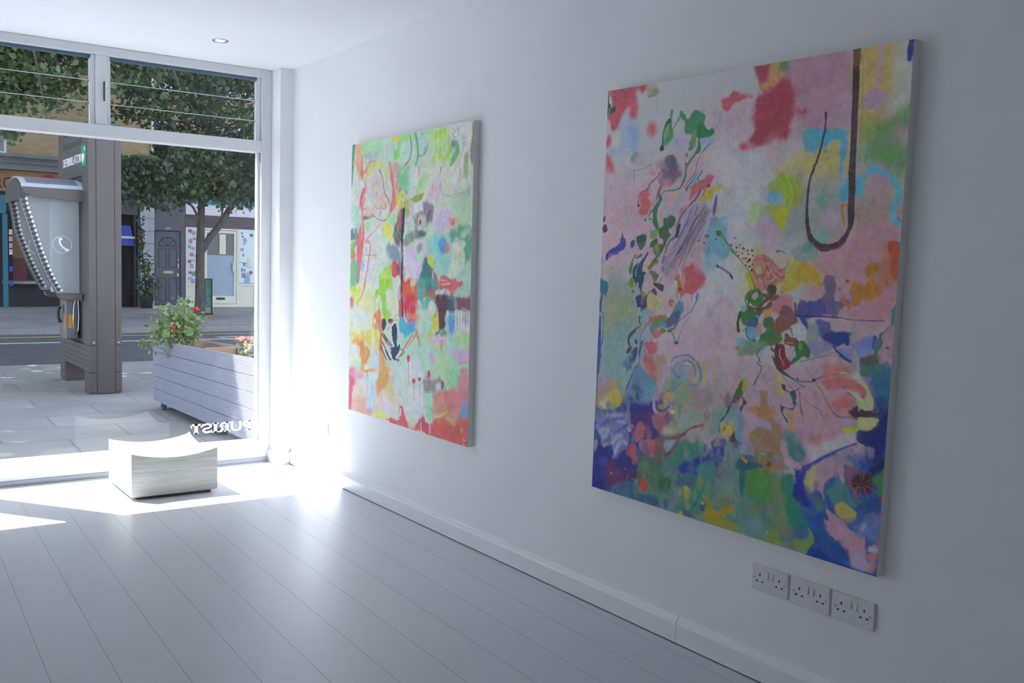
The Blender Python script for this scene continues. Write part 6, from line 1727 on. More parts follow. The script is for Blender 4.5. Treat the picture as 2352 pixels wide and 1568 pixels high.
# ---- sockets
def socket(yc, zc, wd, label, group, double=True):
    """UK socket plate on the right wall; y decreases to the right when seen from the room"""
    h = .086; t = .010
    root = empty('double_socket' if double else 'single_socket', (0, yc, zc), label, 'power socket', group)
    x = -t
    bx(-t, -.0005, yc-wd/2, yc+wd/2, zc-h/2, zc+h/2).build('plate', M['plastic'], root, .003)
    def slots(c):
        for dy, dz, a, b in ((0, .012, .0022, .0045), (.011, -.010, .0038, .0022), (-.011, -.010, .0038, .0022)):
            bx(x-.0006, x+.001, yc+c+dy-a, yc+c+dy+a, zc+dz-b, zc+dz+b).build('pin_slot', M['black'], root)
    if double:
        slots(.040); slots(-.040)
        for c in (.010, -.010):
            mb = MB(); y0, y1 = yc+c-.0065, yc+c+.0065
            mb.hexa([(x-.006, y0, zc+.004), (x, y0, zc+.004), (x, y1, zc+.004), (x-.006, y1, zc+.004)], [(x-.0015, y0, zc+.030), (x, y0, zc+.030), (x, y1, zc+.030), (x-.0015, y1, zc+.030)])
            mb.build('rocker_switch', M['plastic'], root, .001)
        ys = (.061, -.061)
    else:
        slots(.0)
        bx(x-.004, x, yc-.032, yc-.020, zc+.008, zc+.030).build('rocker_switch', M['plastic'], root, .001); ys = (.033, -.033)
    for c in ys: MB().cyl((x-.0008, yc+c, zc+.000), 'x', .0030, .0012, 12).build('screw', M['screw'], root)
M['screw'] = mat('screw_metal', (.35, .33, .36), .35, .6)
g = 'row of three double sockets under the large painting'
for yc, lb in ((2.0898-.0735, 'white double socket farthest left in the row of three under the painting'),
               (1.9294-.0735, 'white double socket in the middle of the row of three under the painting'),
               (1.7721-.0735, 'white double socket farthest right in the row of three under the painting')):
    socket(yc, .3072+.0433, .148, lb, g)
socket(5.545, .327, .086, 'white single socket low on the sunlit wall beside the window', None, False)

# ------------------------------------------------------------------ paintings
def canvas_mat(name):
    m = bpy.data.materials.new(name); m.use_nodes = True
    N = m.node_tree.nodes; L = m.node_tree.links; b = N['Principled BSDF']; b.inputs['Roughness'].default_value = .62; b.inputs['Specular IOR Level'].default_value = .3
    a = N.new('ShaderNodeVertexColor'); a.layer_name = 'paint'; L.new(a.outputs[0], b.inputs['Base Color'])
    tc = N.new('ShaderNodeTexCoord'); nz = N.new('ShaderNodeTexNoise'); nz.inputs['Scale'].default_value = 260; L.new(tc.outputs['Object'], nz.inputs[0])
    bp = N.new('ShaderNodeBump'); bp.inputs['Strength'].default_value = .12; bp.inputs['Distance'].default_value = .002
    L.new(nz.outputs[0], bp.inputs['Height']); L.new(bp.outputs[0], b.inputs['Normal'])
    return m
M['paint'] = canvas_mat('oil_on_canvas')
M['canvas_side'] = mat('primed_canvas_side', (.74, .73, .70), .8, noise=(30, .03))
def painting(src, Wm, Hm, TL, TR, BL, BR, res, seed, label, name):
    """front face corners (y, z) on the plane x = -.035"""
    img = paint(src, Wm, Hm, res, seed); ny, nx, _ = img.shape
    c = [(TL[0]+TR[0]+BL[0]+BR[0])/4, (BL[1]+BR[1])/2]
    root = empty('painting', (-.018, c[0], c[1]), label, 'painting')
    u = np.linspace(0, 1, nx)[None, :]; v = np.linspace(0, 1, ny)[:, None]
    def bil(i): return (TL[i]*(1-u)+TR[i]*u)*(1-v)+(BL[i]*(1-u)+BR[i]*u)*v
    yy = bil(0); zz = bil(1)
    co = np.empty((ny, nx, 3), np.float32); co[..., 0] = -.0352+.018; co[..., 1] = yy-c[0]; co[..., 2] = zz-c[1]
    me = bpy.data.meshes.new('canvas'); me.vertices.add(nx*ny); me.vertices.foreach_set('co', co.ravel())
    i = (np.arange(ny-1)[:, None]*nx+np.arange(nx-1)[None, :]).ravel()
    q = np.stack([i, i+nx, i+nx+1, i+1], 1).astype(np.int32)
    me.loops.add(q.size); me.loops.foreach_set('vertex_index', q.ravel())
    me.polygons.add(len(q)); me.polygons.foreach_set('loop_start', np.arange(0, q.size, 4, dtype=np.int32))
    me.update(calc_edges=True)
    at = me.color_attributes.new('paint', 'FLOAT_COLOR', 'POINT')
    col = np.ones((ny, nx, 4), np.float32); col[..., :3] = img; at.data.foreach_set('color', col.ravel())
    me.materials.append(M['paint']); me.validate()
    o = bpy.data.objects.new('canvas', me); C.objects.link(o); o.parent = root
    mb = MB()
    k = [BL, BR, TR, TL]
    mb.add([(-.0350, p[0], p[1]) for p in k]+[(-.0008, p[0], p[1]) for p in k], [(3, 2, 1, 0), (4, 5, 6, 7)]+[((i), (i+1) % 4, (i+1) % 4+4, i+4) for i in range(4)])
    mb.build('canvas_side', M['canvas_side'], root)
    return root
painting(PAINT_A, 1310, 1560, (5.147, 2.056), (3.842, 2.058), (5.150, .503), (3.840, .495), 2.5, 3,
         'abstract green, pink and red painting, the one hung nearer the window', 'painting')
painting(PAINT_B, 1300, 1555, (2.885, 2.063), (1.584, 2.033), (2.905, .493), (1.608, .486), 2.0, 8,
         'abstract painting with a dark brown hook at top right, hung above the row of sockets', 'painting')

# ------------------------------------------------------------------ stool on the floor by the window
def stool():
    x0, x1, y0, y1, e, H, D = -1.179, -.694, 5.530, 6.070, .02, .269, .038
    root = empty('block_stool', ((x0+x1)/2, (y0+y1)/2, 0), 'whitewashed wooden block stool with a dished seat, standing in the sun by the window', 'stool')
    n = 24; vs = []; fs = []
    for j in range(n+1):
        for i in range(n+1):
            U = 2*i/n-1; V = 2*j/n-1
            vs.append((x0+(x1-x0)*i/n, y0+(y1-y0)*j/n, H-D*((1-U*U)+(1-V*V))*.95))
    for j in range(n):
        for i in range(n): a = j*(n+1)+i; fs.append((a, a+1, a+n+2, a+n+1))
    mb = MB(); mb.add(vs, fs, True)
    def side(idx):
        vv = []; 
        for a in idx: p = vs[a]; vv += [p, (p[0], p[1], e)]
        mb.add(vv, [(2*i, 2*i+1, 2*i+3, 2*i+2) for i in range(len(idx)-1)])
    side([i for i in range(n+1)]); side([n*(n+1)+i for i in range(n, -1, -1)])
    side([j*(n+1) for j in range(n, -1, -1)]); side([j*(n+1)+n for j in range(n+1)])
    mb.add([(x0, y0, e), (x1, y0, e), (x1, y1, e), (x0, y1, e)], [(0, 3, 2, 1)])
    mb.build('seat_block', mat('whitewashed_oak', (.49, .485, .43), .6, noise=(5, .14, (1.2, 1.2, 16)), bump=(9, .12, (1, 1, 14))), root)
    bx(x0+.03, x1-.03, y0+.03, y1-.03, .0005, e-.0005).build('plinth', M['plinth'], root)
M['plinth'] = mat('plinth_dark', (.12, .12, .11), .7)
stool()

# ------------------------------------------------------------------ outside ground
M['paving'] = slab_mat('paving_slabs', (.30, .295, .30), (.335, .33, .335), .9, .6, R(2), .008)
M['road'] = mat('asphalt', (.085, .09, .105), .75, noise=(3, .16), bump=(90, .3))
M['kerb'] = mat('granite_kerb', (.30, .29, .29), .7, noise=(14, .12))
struct(bx(-45, 60, 6.402, 13.30, -.30, -.03).build('floor_pavement_near', M['paving']))
struct(bx(-45, 60, 13.301, 13.45, -.30, -.028).build('trim_kerb_near', M['kerb']))
struct(bx(-45, 60, 13.451, 19.90, -.30, -.12).build('floor_road', M['road']))
struct(bx(-45, 60, 19.901, 20.05, -.30, -.028).build('trim_kerb_far', M['kerb']))
struct(bx(-45, 60, 20.051, 40, -.30, -.03).build('floor_pavement_far', slab_mat('far_paving', (.235, .235, .25), (.27, .27, .285), .9, .6, 0, .01)))
M['line'] = mat('road_paint', (.62, .62, .62), .7, noise=(20, .15)); M['yline'] = mat('yellow_road_paint', (.50, .42, .14), .7)
for i, (x0, x1) in enumerate(((-7.6, -3.2), (-.35, 4.4), (7.0, 11.6), (14, 18.5))):
    tag(bx(x0, x1, 17.9, 18.0, -.1199, -.1165).build('lane_marking', M['line']), ['white lane dash on the road, far left beyond the kiosk', 'white lane dash on the road seen behind the grey kiosk', 'white lane dash on the road beyond the planter at right', 'white lane dash on the road, farthest to the right'][i], 'road marking', 'white lane dashes')
tag(bx(-30, 40, 19.2, 19.28, -.1199, -.1165).build('edge_line', M['yline']), 'long dull yellow line along the far kerb of the road', 'road marking')
tag(bx(-30, 40, 13.72, 13.80, -.1199, -.1165).build('edge_line', M['line']), 'long pale line along the near kerb of the road', 'road marking')

# ------------------------------------------------------------------ phone kiosk
def kiosk():
    G0 = -.03
    g1 = mat('kiosk_grey', (.110, .097, .092), .5, .2, noise=(3, .04)); g2 = mat('kiosk_grey_panel', (.10, .10, .103), .5, .2, noise=(3, .04))
    dk = mat('kiosk_recess', (.05, .052, .058), .6); hb = mat('hood_light_grey', (.56, .58, .65), .35, .1); 
    root = empty('phone_kiosk', (-.26, 11.1, G0), 'tall grey street phone kiosk with a hood and a defibrillator sign, on the pavement', 'phone kiosk')
    xa, xb, ya, yb, T = -.418, -.104, 10.33, 11.86, 2.72
    mb = MB(); mb.box(xa+.006, xb-.006, ya+.004, 10.60, G0, T); mb.build('front_post', g1, root, .006)
    mb = MB(); mb.box(xa+.006, xb-.006, 11.61, yb, G0, T); mb.build('rear_post', g1, root, .006)
    bx(-.343, -.172, ya-.006, ya+.004, G0+.01, T-.01).build('centre_strip', g1, root, .002)
    for x0, x1 in ((xa, -.347), (-.168, xb)):
        bx(x0, x1, ya-.004, ya+.30, .470, T-.02).build('side_cladding', g1, root, .005)
        bx(x0, x1, ya-.004, ya+.26, .192, .462).build('side_cladding', g1, root, .004)
        bx(x0, x1, ya-.004, ya+.22, G0+.02, .186).build('side_cladding', g1, root, .004)
        bx(x0, x1, 11.63, yb+.004, G0+.02, T-.02).build('side_cladding', g1, root, .005)
    for x in (-.375, -.137): MB().cyl((x, ya-.009, .50), 'y', .012, .006, 12).build('bolt', M['screwl'], root)
    bx(xa+.02, xb-.02, 10.60, 11.61, .47, T-.03).build('core_panel', dk, root)
    bx(xa+.002, xb-.002, 10.592, 11.622, 2.20, T-.06).build('sign_panel', g2, root, .003)
    bx(xa+.002, xb-.002, 10.592, 11.622, .20, .462).build('lower_panel', g2, root, .003)
    for z in (.25, .30, .35, .41): bx(xa-.001, xa+.003, 10.34, 11.85, z, z+.006).build('groove', dk, root)
    bx(xa+.0005, xa+.01, 10.64, 11.60, 2.52, 2.58).build('dark_band', dk, root)  # flat dark band along the upper side face
    # sign
    text_mesh('sign_lettering', 'DEFIBRILLATOR', .128, M['vinyl'], root, (xa-.003, 11.58, 2.335), (0, -1, 0), (0, 0, 1), fit=.93)
    gs = bx(xa-.005, xa-.001, 10.41, 10.63, 2.285, 2.50).build('green_sign', mat('sign_green', (.01, .30, .14), .5), root)
    def heart(cy, cz, s):
        p = []
        for i in range(24):
            t = 2*math.pi*i/24; p.append((cy+s*16*math.sin(t)**3/16, cz+s*(13*math.cos(t)-5*math.cos(2*t)-2*math.cos(3*t)-math.cos(4*t))/16))
        return p
    mb = MB(); mb.prism(heart(10.535, 2.37, .062), 'x', xa-.008, xa-.0055); mb.box(xa-.008, xa-.0055, 10.45, 10.466, 2.43, 2.48); mb.box(xa-.008, xa-.0055, 10.434, 10.482, 2.447, 2.463)
    mb.build('heart_symbol', M['vinyl'], gs)
    bx(-.118, -.112, ya-.0062, ya-.0042, .56, .70).build('faded_stencil', mat('stencil_ochre', (.30, .20, .06), .7), root)
    # hood
    hd = empty('hood', (-.7, 11.1, 1.95)); hd.location = Vector((-.7, 11.1, 1.95))-root.location; hd.parent = root
    prof = [(10.56, 2.045), (10.62, 2.085), (10.75, 2.135), (10.92, 2.165), (11.1, 2.172), (11.3, 2.155), (11.48, 2.115), (11.60, 2.06), (11.66, 1.99)]
    shell = [(y, z) for y, z in prof]+[(y, z-.012) for y, z in prof[::-1]]
    MB().prism(shell, 'x', -.985, -.40).build('roof_shell', hb, hd, .002)
    MB().prism([(-.40, 1.955), (-.90, 2.0), (-.95, 1.985), (-.985, 1.965), (-.985, 2.05), (-.40, 2.05)] and [(-.40, 1.925), (-.89, 1.955), (-.96, 1.985), (-.985, 2.046), (-.40, 2.046)], 'y', 10.556, 10.572).build('front_fascia', g1, hd, .002)
    MB().prism([(-.40, 1.925), (-.89, 1.955), (-.985, 2.046), (-.40, 2.046)], 'y', 11.648, 11.66).build('rear_fascia', g1, hd)
    MB().prism([(10.574, 1.96), (10.60, 2.065), (10.76, 2.12), (10.94, 2.15), (11.1, 2.157), (11.28, 2.14), (11.46, 2.10), (11.58, 2.05), (11.645, 1.96), (11.60, 1.92), (10.62, 1.92)], 'x', -.992, -.9855).build('end_cap', dk, hd)
    # solar panel lying on the curved roof
    mb = MB(); a, b = (10.63, 2.0935), (10.84, 2.158)
    mb.hexa([(-.93, a[0], a[1]), (-.46, a[0], a[1]), (-.46, b[0], b[1]), (-.93, b[0], b[1])], [(-.93, a[0]-.001, a[1]+.006), (-.46, a[0]-.001, a[1]+.006), (-.46, b[0]-.001, b[1]+.006), (-.93, b[0]-.001, b[1]+.006)])
    mb.build('solar_panel', mat('solar_dark', (.19, .20, .25), .5), hd)
    # screens
    fro = bpy.data.materials.new('frosted_screen'); fro.use_nodes = True; N = fro.node_tree.nodes; L = fro.node_tree.links
    N.remove(N['Principled BSDF']); t = N.new('ShaderNodeBsdfTransparent'); t.inputs[0].default_value = (.9, .93, .92, 1)
    d = N.new('ShaderNodeBsdfDiffuse'); d.inputs[0].default_value = (.62, .64, .64, 1); tr = N.new('ShaderNodeBsdfTranslucent'); tr.inputs[0].default_value = (.75, .78, .77, 1)
    m1 = N.new('ShaderNodeMixShader'); m1.inputs[0].default_value = .5; m2 = N.new('ShaderNodeMixShader'); m2.inputs[0].default_value = .42
    L.new(d.outputs[0], m1.inputs[1]); L.new(tr.outputs[0], m1.inputs[2]); L.new(t.outputs[0], m2.inputs[1]); L.new(m1.outputs[0], m2.inputs[2]); L.new(m2.outputs[0], N['Material Output'].inputs[0])
    dot1 = mat('screen_dot_white', (.75, .77, .80), .4); dot2 = mat('screen_dot_dark', (.05, .05, .06), .5)
    for y, out, first in ((10.60, [(-1.0, 1.96), (-.985, 1.86), (-.95, 1.74), (-.90, 1.56), (-.85, 1.40), (-.80, 1.26), (-.74, 1.12), (-.665, .99)], True), (11.35, [(-.99, 1.94), (-.97, 1.82), (-.94, 1.62), (-.885, 1.45), (-.83, 1.30), (-.76, 1.14), (-.69, 1.0)], False)):
        sc_ = MB().prism([(-.455, 1.955)]+[(p[0], p[1]) for p in out]+[(-.455, .99)], 'y', y, y+.010).build('side_screen', fro, root)
        mb1 = MB(); mb2 = MB()
        pts = catmull([(p[0], p[1]) for p in out], False, 8); L_ = np.concatenate([[0], np.cumsum(np.hypot(*np.diff(pts, axis=0).T))])
        k = 0
        for s_ in np.arange(.03, L_[-1]-.02, .046):
            x = np.interp(s_, L_, pts[:, 0]); z = np.interp(s_, L_, pts[:, 1])
            mb1.cyl((x+.060, y-.003, z), 'y', .013, .002, 10); mb2.cyl((x+.030, y-.002, z+.012), 'y', .021, .0015, 12)
        mb2.build('dark_dots', dot2, sc_); mb1.build('white_dots', dot1, sc_)
        MB().tube([(p[0]-.004, y+.005, p[1]) for p in pts], .006, 6).build('screen_edging', g1, sc_)
        # handset symbol in a ring
        cx, cz = -.612 if first else -.72, 1.485 if first else 1.47
        ring = [(cx+.088*math.cos(t*.2244), y-.003, cz+.088*math.sin(t*.2244)) for t in range(29)]
        MB().tube(ring, .0022, 5).build('symbol_ring', dot1, sc_)
        hs = [(cx-.020, y-.004, cz+.058), (cx-.026, y-.004, cz+.03), (cx-.016, y-.004, cz), (cx+.006, y-.004, cz-.03), (cx+.036, y-.004, cz-.05)]
        mb = MB().tube(hs, [.012, .012, .012, .012, .012], 6); mb.box(cx-.034, cx-.002, y-.012, y-.0005, cz+.042, cz+.068); mb.box(cx+.022, cx+.056, y-.012, y-.0005, cz-.066, cz-.040)
        mb.build('handset_symbol', dot1, sc_)
        MB().prism([(-.43, .985), (-.66, .985), (-.64, .94), (-.60, .925), (-.43, .915)], 'y', y-.03, y+.12).build('shelf_bracket', g1, root, .004)
    bx(-.64, -.545, 11.02, 11.10, .99, 1.95).build('light_panel', mat('pale_panel', (.55, .58, .68), .4), root)
    # phone
    ph = bx(-.545, -.42, 10.84, 11.12, .50, .91).build('phone_body', mat('phone_metal', (.20, .205, .21), .4, .5), root, .01)
    bx(-.548, -.5455, 10.88, 10.92, .60, .76).build('orange_label', mat('label_orange', (.65, .32, .05), .5), ph)
    bx(-.52, -.46, 10.8385, 10.8395, .62, .76).build('orange_label', bpy.data.materials['label_orange'], ph)
    MB().tube([(-.575, 10.98, .84), (-.59, 10.98, .80), (-.59, 10.98, .72), (-.572, 10.98, .67)], [.022, .014, .014, .022], 8).build('handset', M['black'], ph)
    for z in (.78, .81, .84):
        bx(-.55, -.546, 10.93, 10.955, z, z+.018).build('keypad_button', M['black'], ph)
    MB().tube([(-.45, 10.80, .93), (-.475, 10.79, .84), (-.48, 10.79, .70), (-.47, 10.80, .60), (-.45, 10.81, .55), (-.43, 10.80, .60), (-.425, 10.79, .75), (-.43, 10.79, .93)], .006, 6).build('steel_cord', mat('cord_steel', (.7, .75, .75), .25, .9), ph)
M['screwl'] = mat('bolt_steel', (.45, .45, .46), .35, .8)
kiosk()
# base pads where the kiosk meets the pavement
# ------------------------------------------------------------------ planter on castors
def planter():
    z0 = .055
    nf, nn = 9.156, 6.60                           # far and near ends
    dg = mat('grey_decking', (.26, .27, .335), .6, noise=(8, .06, (6, 1, 6))); wd = mat('bare_wood', (.42, .30, .20), .7, noise=(6, .18, (6, 1, 6)))
    root = empty('planter_trough', (.10, 7.9, -.03), 'long grey grooved wooden planter box on castors outside the window glass', 'planter')
    def lx(y, off=0): return -.106+(y-nf)/(nn-nf)*.039+off
    top = lambda y: .622+(nf-y)/(nf-nn)*.050
    H = .572; nb = 5
    for side in (0, 1):
        for b in range(nb):
            mb = MB(); ng = 9
            pr = []
            f0 = b/nb; f1 = (b+.965)/nb
            for k in range(ng*2+1):
                f = f0+(f1-f0)*k/(ng*2); d = .003 if k % 2 else 0
                pr.append((d, f))
            for (ya_, yb_) in ((nn, nf),):
                vs = []
                for y in (ya_, yb_):
                    h = top(y)-z0
                    for d, f in pr: vs.append(((lx(y)+d) if side == 0 else (lx(y, .40)-d), y, z0+h*f))
                    vs.append((lx(y, .022) if side == 0 else lx(y, .378), y, z0+h*f1)); vs.append((lx(y, .022) if side == 0 else lx(y, .378), y, z0+h*f0))
                n = len(pr)+2
                mb.add(vs, [tuple(range(n)), tuple(range(2*n-1, n-1, -1))]+[(i, i+n, (i+1) % n+n, (i+1) % n) for i in range(n)])
            mb.build('side_board', dg, root)
        xo = .0225 if side == 0 else .3605
        mb = MB(); mb.hexa([(lx(nn, xo), nn, z0+.03), (lx(nn, xo+.017), nn, z0+.03), (lx(nf, xo+.017), nf, z0+.03), (lx(nf, xo), nf, z0+.03)], [(lx(nn, xo), nn, top(nn)-.012), (lx(nn, xo+.017), nn, top(nn)-.012), (lx(nf, xo+.017), nf, top(nf)-.012), (lx(nf, xo), nf, top(nf)-.012)])
        mb.build('lining_board', wd, root)
    for y0, y1 in ((nf-.03, nf-.003), (nn+.003, nn+.04)):
        bx(lx(y0, .041), lx(y0, .359), y0, y1, z0, top(y0)-.004).build('end_board', wd, root, .002)
    bx(.005, .26, 7.95, 7.99, .45, top(8)-.01).build('divider', wd, root)
    bx(lx(8, .05), lx(8, .35), nn+.045, nf-.04, z0+.002, .50).build('soil', mat('potting_soil', (.045, .035, .028), .95, noise=(20, .4), bump=(30, 1)), root)
    for x, y in ((-.04, nf-.12), (.24, nf-.12), (-.0, nn+.15), (.26, nn+.15)):
        cs = empty('castor', (x, y, -.03)); cs.location = Vector((x, y, -.03))-root.location; cs.parent = root
        MB().cyl((x-.016, y, .018), 'x', .047, .032, 20).build('wheel', mat('castor_blue_tyre', (.05, .17, .26), .5) if y > 8 else bpy.data.materials['castor_blue_tyre'], cs, .004)
        MB().cyl((x-.0185, y, .018), 'x', .030, .037, 16).build('hub', M['black'], cs)
        mb = MB(); mb.box(x-.028, x-.0205, y-.02, y+.02, .018, .0545); mb.box(x+.0205, x+.028, y-.02, y+.02, .018, .0545); mb.box(x-.03, x+.03, y-.035, y+.035, .049, .0545); mb.build('fork', M['alu_grey'], cs)
planter()

# ------------------------------------------------------------------ leaves
def leaf_mesh(name, pts, nrm, size, m, parent, seed=0, lobes=False):
    """pts (n,3) leaf centres, each a small folded pointed leaf"""
    rng = np.random.default_rng(seed); n = len(pts)
    d = rng.standard_normal((n, 3)); d /= np.linalg.norm(d, axis=1)[:, None]
    nn = rng.standard_normal((n, 3))*.7+np.array(nrm); nn -= d*(nn*d).sum(1)[:, None]; nn /= np.linalg.norm(nn, axis=1)[:, None]+1e-9
    s = np.cross(d, nn); sz = size*(.6+.8*rng.random(n))[:, None]
    a = pts-d*sz*.5; b = pts+d*sz*.5; l = pts+s*sz*.36+nn*sz*.08-d*sz*.08; r = pts-s*sz*.36+nn*sz*.08-d*sz*.08
    co = np.stack([a, l, b, r], 1).reshape(-1, 3)-np.array(wpos(parent))
    me = bpy.data.meshes.new(name); me.vertices.add(4*n); me.vertices.foreach_set('co', co.astype(np.float32).ravel())
    i = np.arange(n, dtype=np.int32)*4; tri = np.stack([i, i+1, i+2, i, i+2, i+3], 1).reshape(-1)
    me.loops.add(len(tri)); me.loops.foreach_set('vertex_index', tri); me.polygons.add(2*n)
    me.polygons.foreach_set('loop_start', np.arange(0, 6*n, 3, dtype=np.int32)); me.update(calc_edges=True); me.materials.append(m)
    o = bpy.data.objects.new(name, me); C.objects.link(o); o.parent = parent; return o
def leaf_mat(name, c1, c2, scale=3.):
    m = bpy.data.materials.new(name); m.use_nodes = True; N = m.node_tree.nodes; L = m.node_tree.links
    N.remove(N['Principled BSDF'])
    tc = N.new('ShaderNodeTexCoord'); nz = N.new('ShaderNodeTexNoise'); nz.inputs['Scale'].default_value = scale; nz.inputs['Detail'].default_value = 6; L.new(tc.outputs['Object'], nz.inputs[0])
    cr = N.new('ShaderNodeValToRGB'); cr.color_ramp.elements[0].position = .35; cr.color_ramp.elements[1].position = .68
    cr.color_ramp.elements[0].color = (*c1, 1); cr.color_ramp.elements[1].color = (*c2, 1); L.new(nz.outputs[0], cr.inputs[0])
    d = N.new('ShaderNodeBsdfDiffuse'); t = N.new('ShaderNodeBsdfTranslucent'); g = N.new('ShaderNodeBsdfGlossy'); g.inputs['Roughness'].default_value = .45
    L.new(cr.outputs[0], d.inputs[0]); L.new(cr.outputs[0], t.inputs[0])
    m1 = N.new('ShaderNodeMixShader'); m1.inputs[0].default_value = .4; m2 = N.new('ShaderNodeMixShader'); m2.inputs[0].default_value = .06
    L.new(d.outputs[0], m1.inputs[1]); L.new(t.outputs[0], m1.inputs[2]); L.new(m1.outputs[0], m2.inputs[1]); L.new(g.outputs[0], m2.inputs[2]); L.new(m2.outputs[0], N['Material Output'].inputs[0])
    return m
M['bark'] = mat('bark', (.10, .085, .08), .9, noise=(7, .35, (3, 3, .8)), bump=(14, .8, (3, 3, .7)))
M['leaf'] = leaf_mat('plane_tree_leaf', (.05, .085, .045), (.145, .21, .085), 2.); M['leaf2'] = leaf_mat('near_tree_leaf', (.06, .105, .045), (.19, .26, .10))
def clumps(rng, centre, rad, n, shell=.75, spread=.35, per=60, zmin=None):
    """leaf centres gathered in clumps through an ellipsoid crown"""
    out = []; c = np.array(centre); r = np.array(rad)
    while len(out)*per < n:
        d = rng.standard_normal(3); d /= np.linalg.norm(d); q = c+d*r*(rng.random()**(1/2.2))*shell*1.15
        if zmin is not None and q[2] < zmin: continue
        out.append(q+rng.standard_normal((per, 3))*spread*np.array([1, 1, .55]))
    return np.concatenate(out)[:n]

def street_tree():
    rng = np.random.default_rng(4); random.seed(4)
    root = empty('street_tree', (4.70, 23.2, -.03), 'broad street tree with a forked trunk on the far pavement before the shops', 'tree')
    mb = MB()
    tr = [(4.70, 23.2, -.06), (4.70, 23.2, .4), (4.71, 23.2, 1.7), (4.73, 23.2, 2.4), (4.75, 23.2, 3.2), (4.82, 23.2, 4.5), (4.95, 23.25, 6.2), (5.0, 23.3, 8)]
    mb.tube(tr, [.15, .115, .10, .085, .075, .06, .045, .02], 12)
    lb = [(4.70, 23.2, 1.45), (4.92, 23.15, 1.92), (5.18, 23.1, 2.25), (5.42, 23.1, 2.70), (5.62, 23.1, 3.3), (5.9, 23.15, 4.3), (6.2, 23.2, 6)]
    mb.tube(lb, [.07, .085, .08, .07, .05, .04, .015], 10)
    for p, r in (([(4.73, 23.2, 2.25), (4.52, 23.1, 2.6), (4.2, 23.0, 2.9), (3.6, 22.9, 3.2), (3.0, 22.9, 3.4)], .035), ([(4.76, 23.2, 3.1), (5.1, 23.1, 3.5), (5.5, 23.0, 4.2), (5.8, 23, 5)], .04),
                 ([(4.85, 23.2, 4.6), (4.5, 23.1, 5.2), (4.0, 23, 6), (3.6, 23, 7)], .05), ([(4.8, 23.2, 4.2), (5.2, 23.2, 4.9), (5.3, 23.2, 6.2)], .05), ([(5.18, 23.1, 2.25), (5.2, 22.95, 2.9), (5.4, 22.9, 3.6)], .03),
                 ([(4.78, 23.2, 3.8), (4.4, 23.0, 4.2), (3.7, 22.8, 4.6), (3.1, 22.7, 5.2)], .04), ([(4.75, 23.2, 2.7), (5.0, 22.9, 3.0), (5.2, 22.7, 3.2)], .03)):
        mb.tube(p, [r*(1-.75*i/(len(p)-1)) for i in range(len(p))], 7)
    for i in range(70):
        a = np.array(tr[4 if i % 3 else 5])+rng.random(3)*[.3, .2, 1.2]; d = rng.standard_normal(3)*[1.3, .7, .7]; d[2] = abs(d[2])*.7+.1
        mb.tube([a, a+d*.5+[0, 0, .1], a+d], [.018, .012, .004], 4)
    mb.build('trunk', M['bark'], root)
    P = [clumps(rng, (4.75, 23.2, 6.0), (2.4, 1.9, 3.0), 15500, .88, .24, 40, 3.3), clumps(rng, (3.6, 22.9, 3.45), (1.2, .9, .85), 6000, .9, .2, 40), clumps(rng, (5.75, 23.0, 3.55), (1.2, .9, .85), 5600, .9, .2, 40), clumps(rng, (4.7, 22.8, 3.5), (1.0, .6, .55), 2600, .9, .18, 40)]
    P = np.concatenate(P); P = P[~((P[:, 0] < 3.75) & (P[:, 2] > 3.62) & (P[:, 2] < 4.45))]
    leaf_mesh('foliage', P, (0, -.2, 1), .125, M['leaf'], root, 2)
street_tree()
def near_tree():
    rng = np.random.default_rng(12)
    root = empty('street_tree', (-3.6, 12.4, -.03), 'tall leafy tree by the near kerb whose branches hang into view at upper left', 'tree')
    mb = MB(); mb.tube([(-3.6, 12.4, -.06), (-3.58, 12.4, 1.5), (-3.5, 12.4, 4), (-3.2, 12.5, 7), (-3, 12.5, 10)], [.22, .17, .15, .11, .04], 12)
    for e in ((-1.2, 12.6, 4.6), (.0, 12.8, 3.9), (-5.4, 12.5, 6.5), (-2.2, 11.3, 5.6), (-1.0, 13.4, 6.5), (.6, 12.9, 3.75)):
        s = Vector((-3.45, 12.4, 4.4)); e = Vector(e); md = (s+e)/2+Vector((0, 0, .35)); mb.tube([s, md, e], [.07, .045, .012], 7)
    for i in range(50):
        a = np.array((-1.4, 12.7, 4.2))+rng.standard_normal(3)*[.9, .4, .5]; d = rng.standard_normal(3)*.5; d[2] -= .2
        mb.tube([a, a+d*.6, a+d], [.014, .009, .003], 4)
    mb.build('trunk', M['bark'], root)
    P = [clumps(rng, (-3.5, 13.8, 8.0), (4.9, 4.7, 4.2), 62000, .88, .42, 60)]
    Q = [clumps(rng, (-.75, 12.8, 3.95), (1.25, .6, .85), 5600, .9, .13, 40), clumps(rng, (.75, 12.9, 3.9), (.38, .3, .32), 700, .9, .10, 25), clumps(rng, (-1.0, 12.8, 3.2), (.9, .4, .45), 1300, .9, .11, 30)]
    leaf_mesh('foliage', np.concatenate(Q), (0, -.1, 1), .085, M['leaf2'], root, 6)
    P = np.concatenate(P); P = P[(P[:, 2] < 1.93*(P[:, 1]-6.75)) & ~((P[:, 0] > -1.9) & (P[:, 2] < 5) & (P[:, 2] > 0))]  # unseen crown spread to shade the pavement, trimmed clear of the window's sun
    leaf_mesh('foliage', P, (0, -.1, 1), .15, M['leaf2'], root, 5)
near_tree()
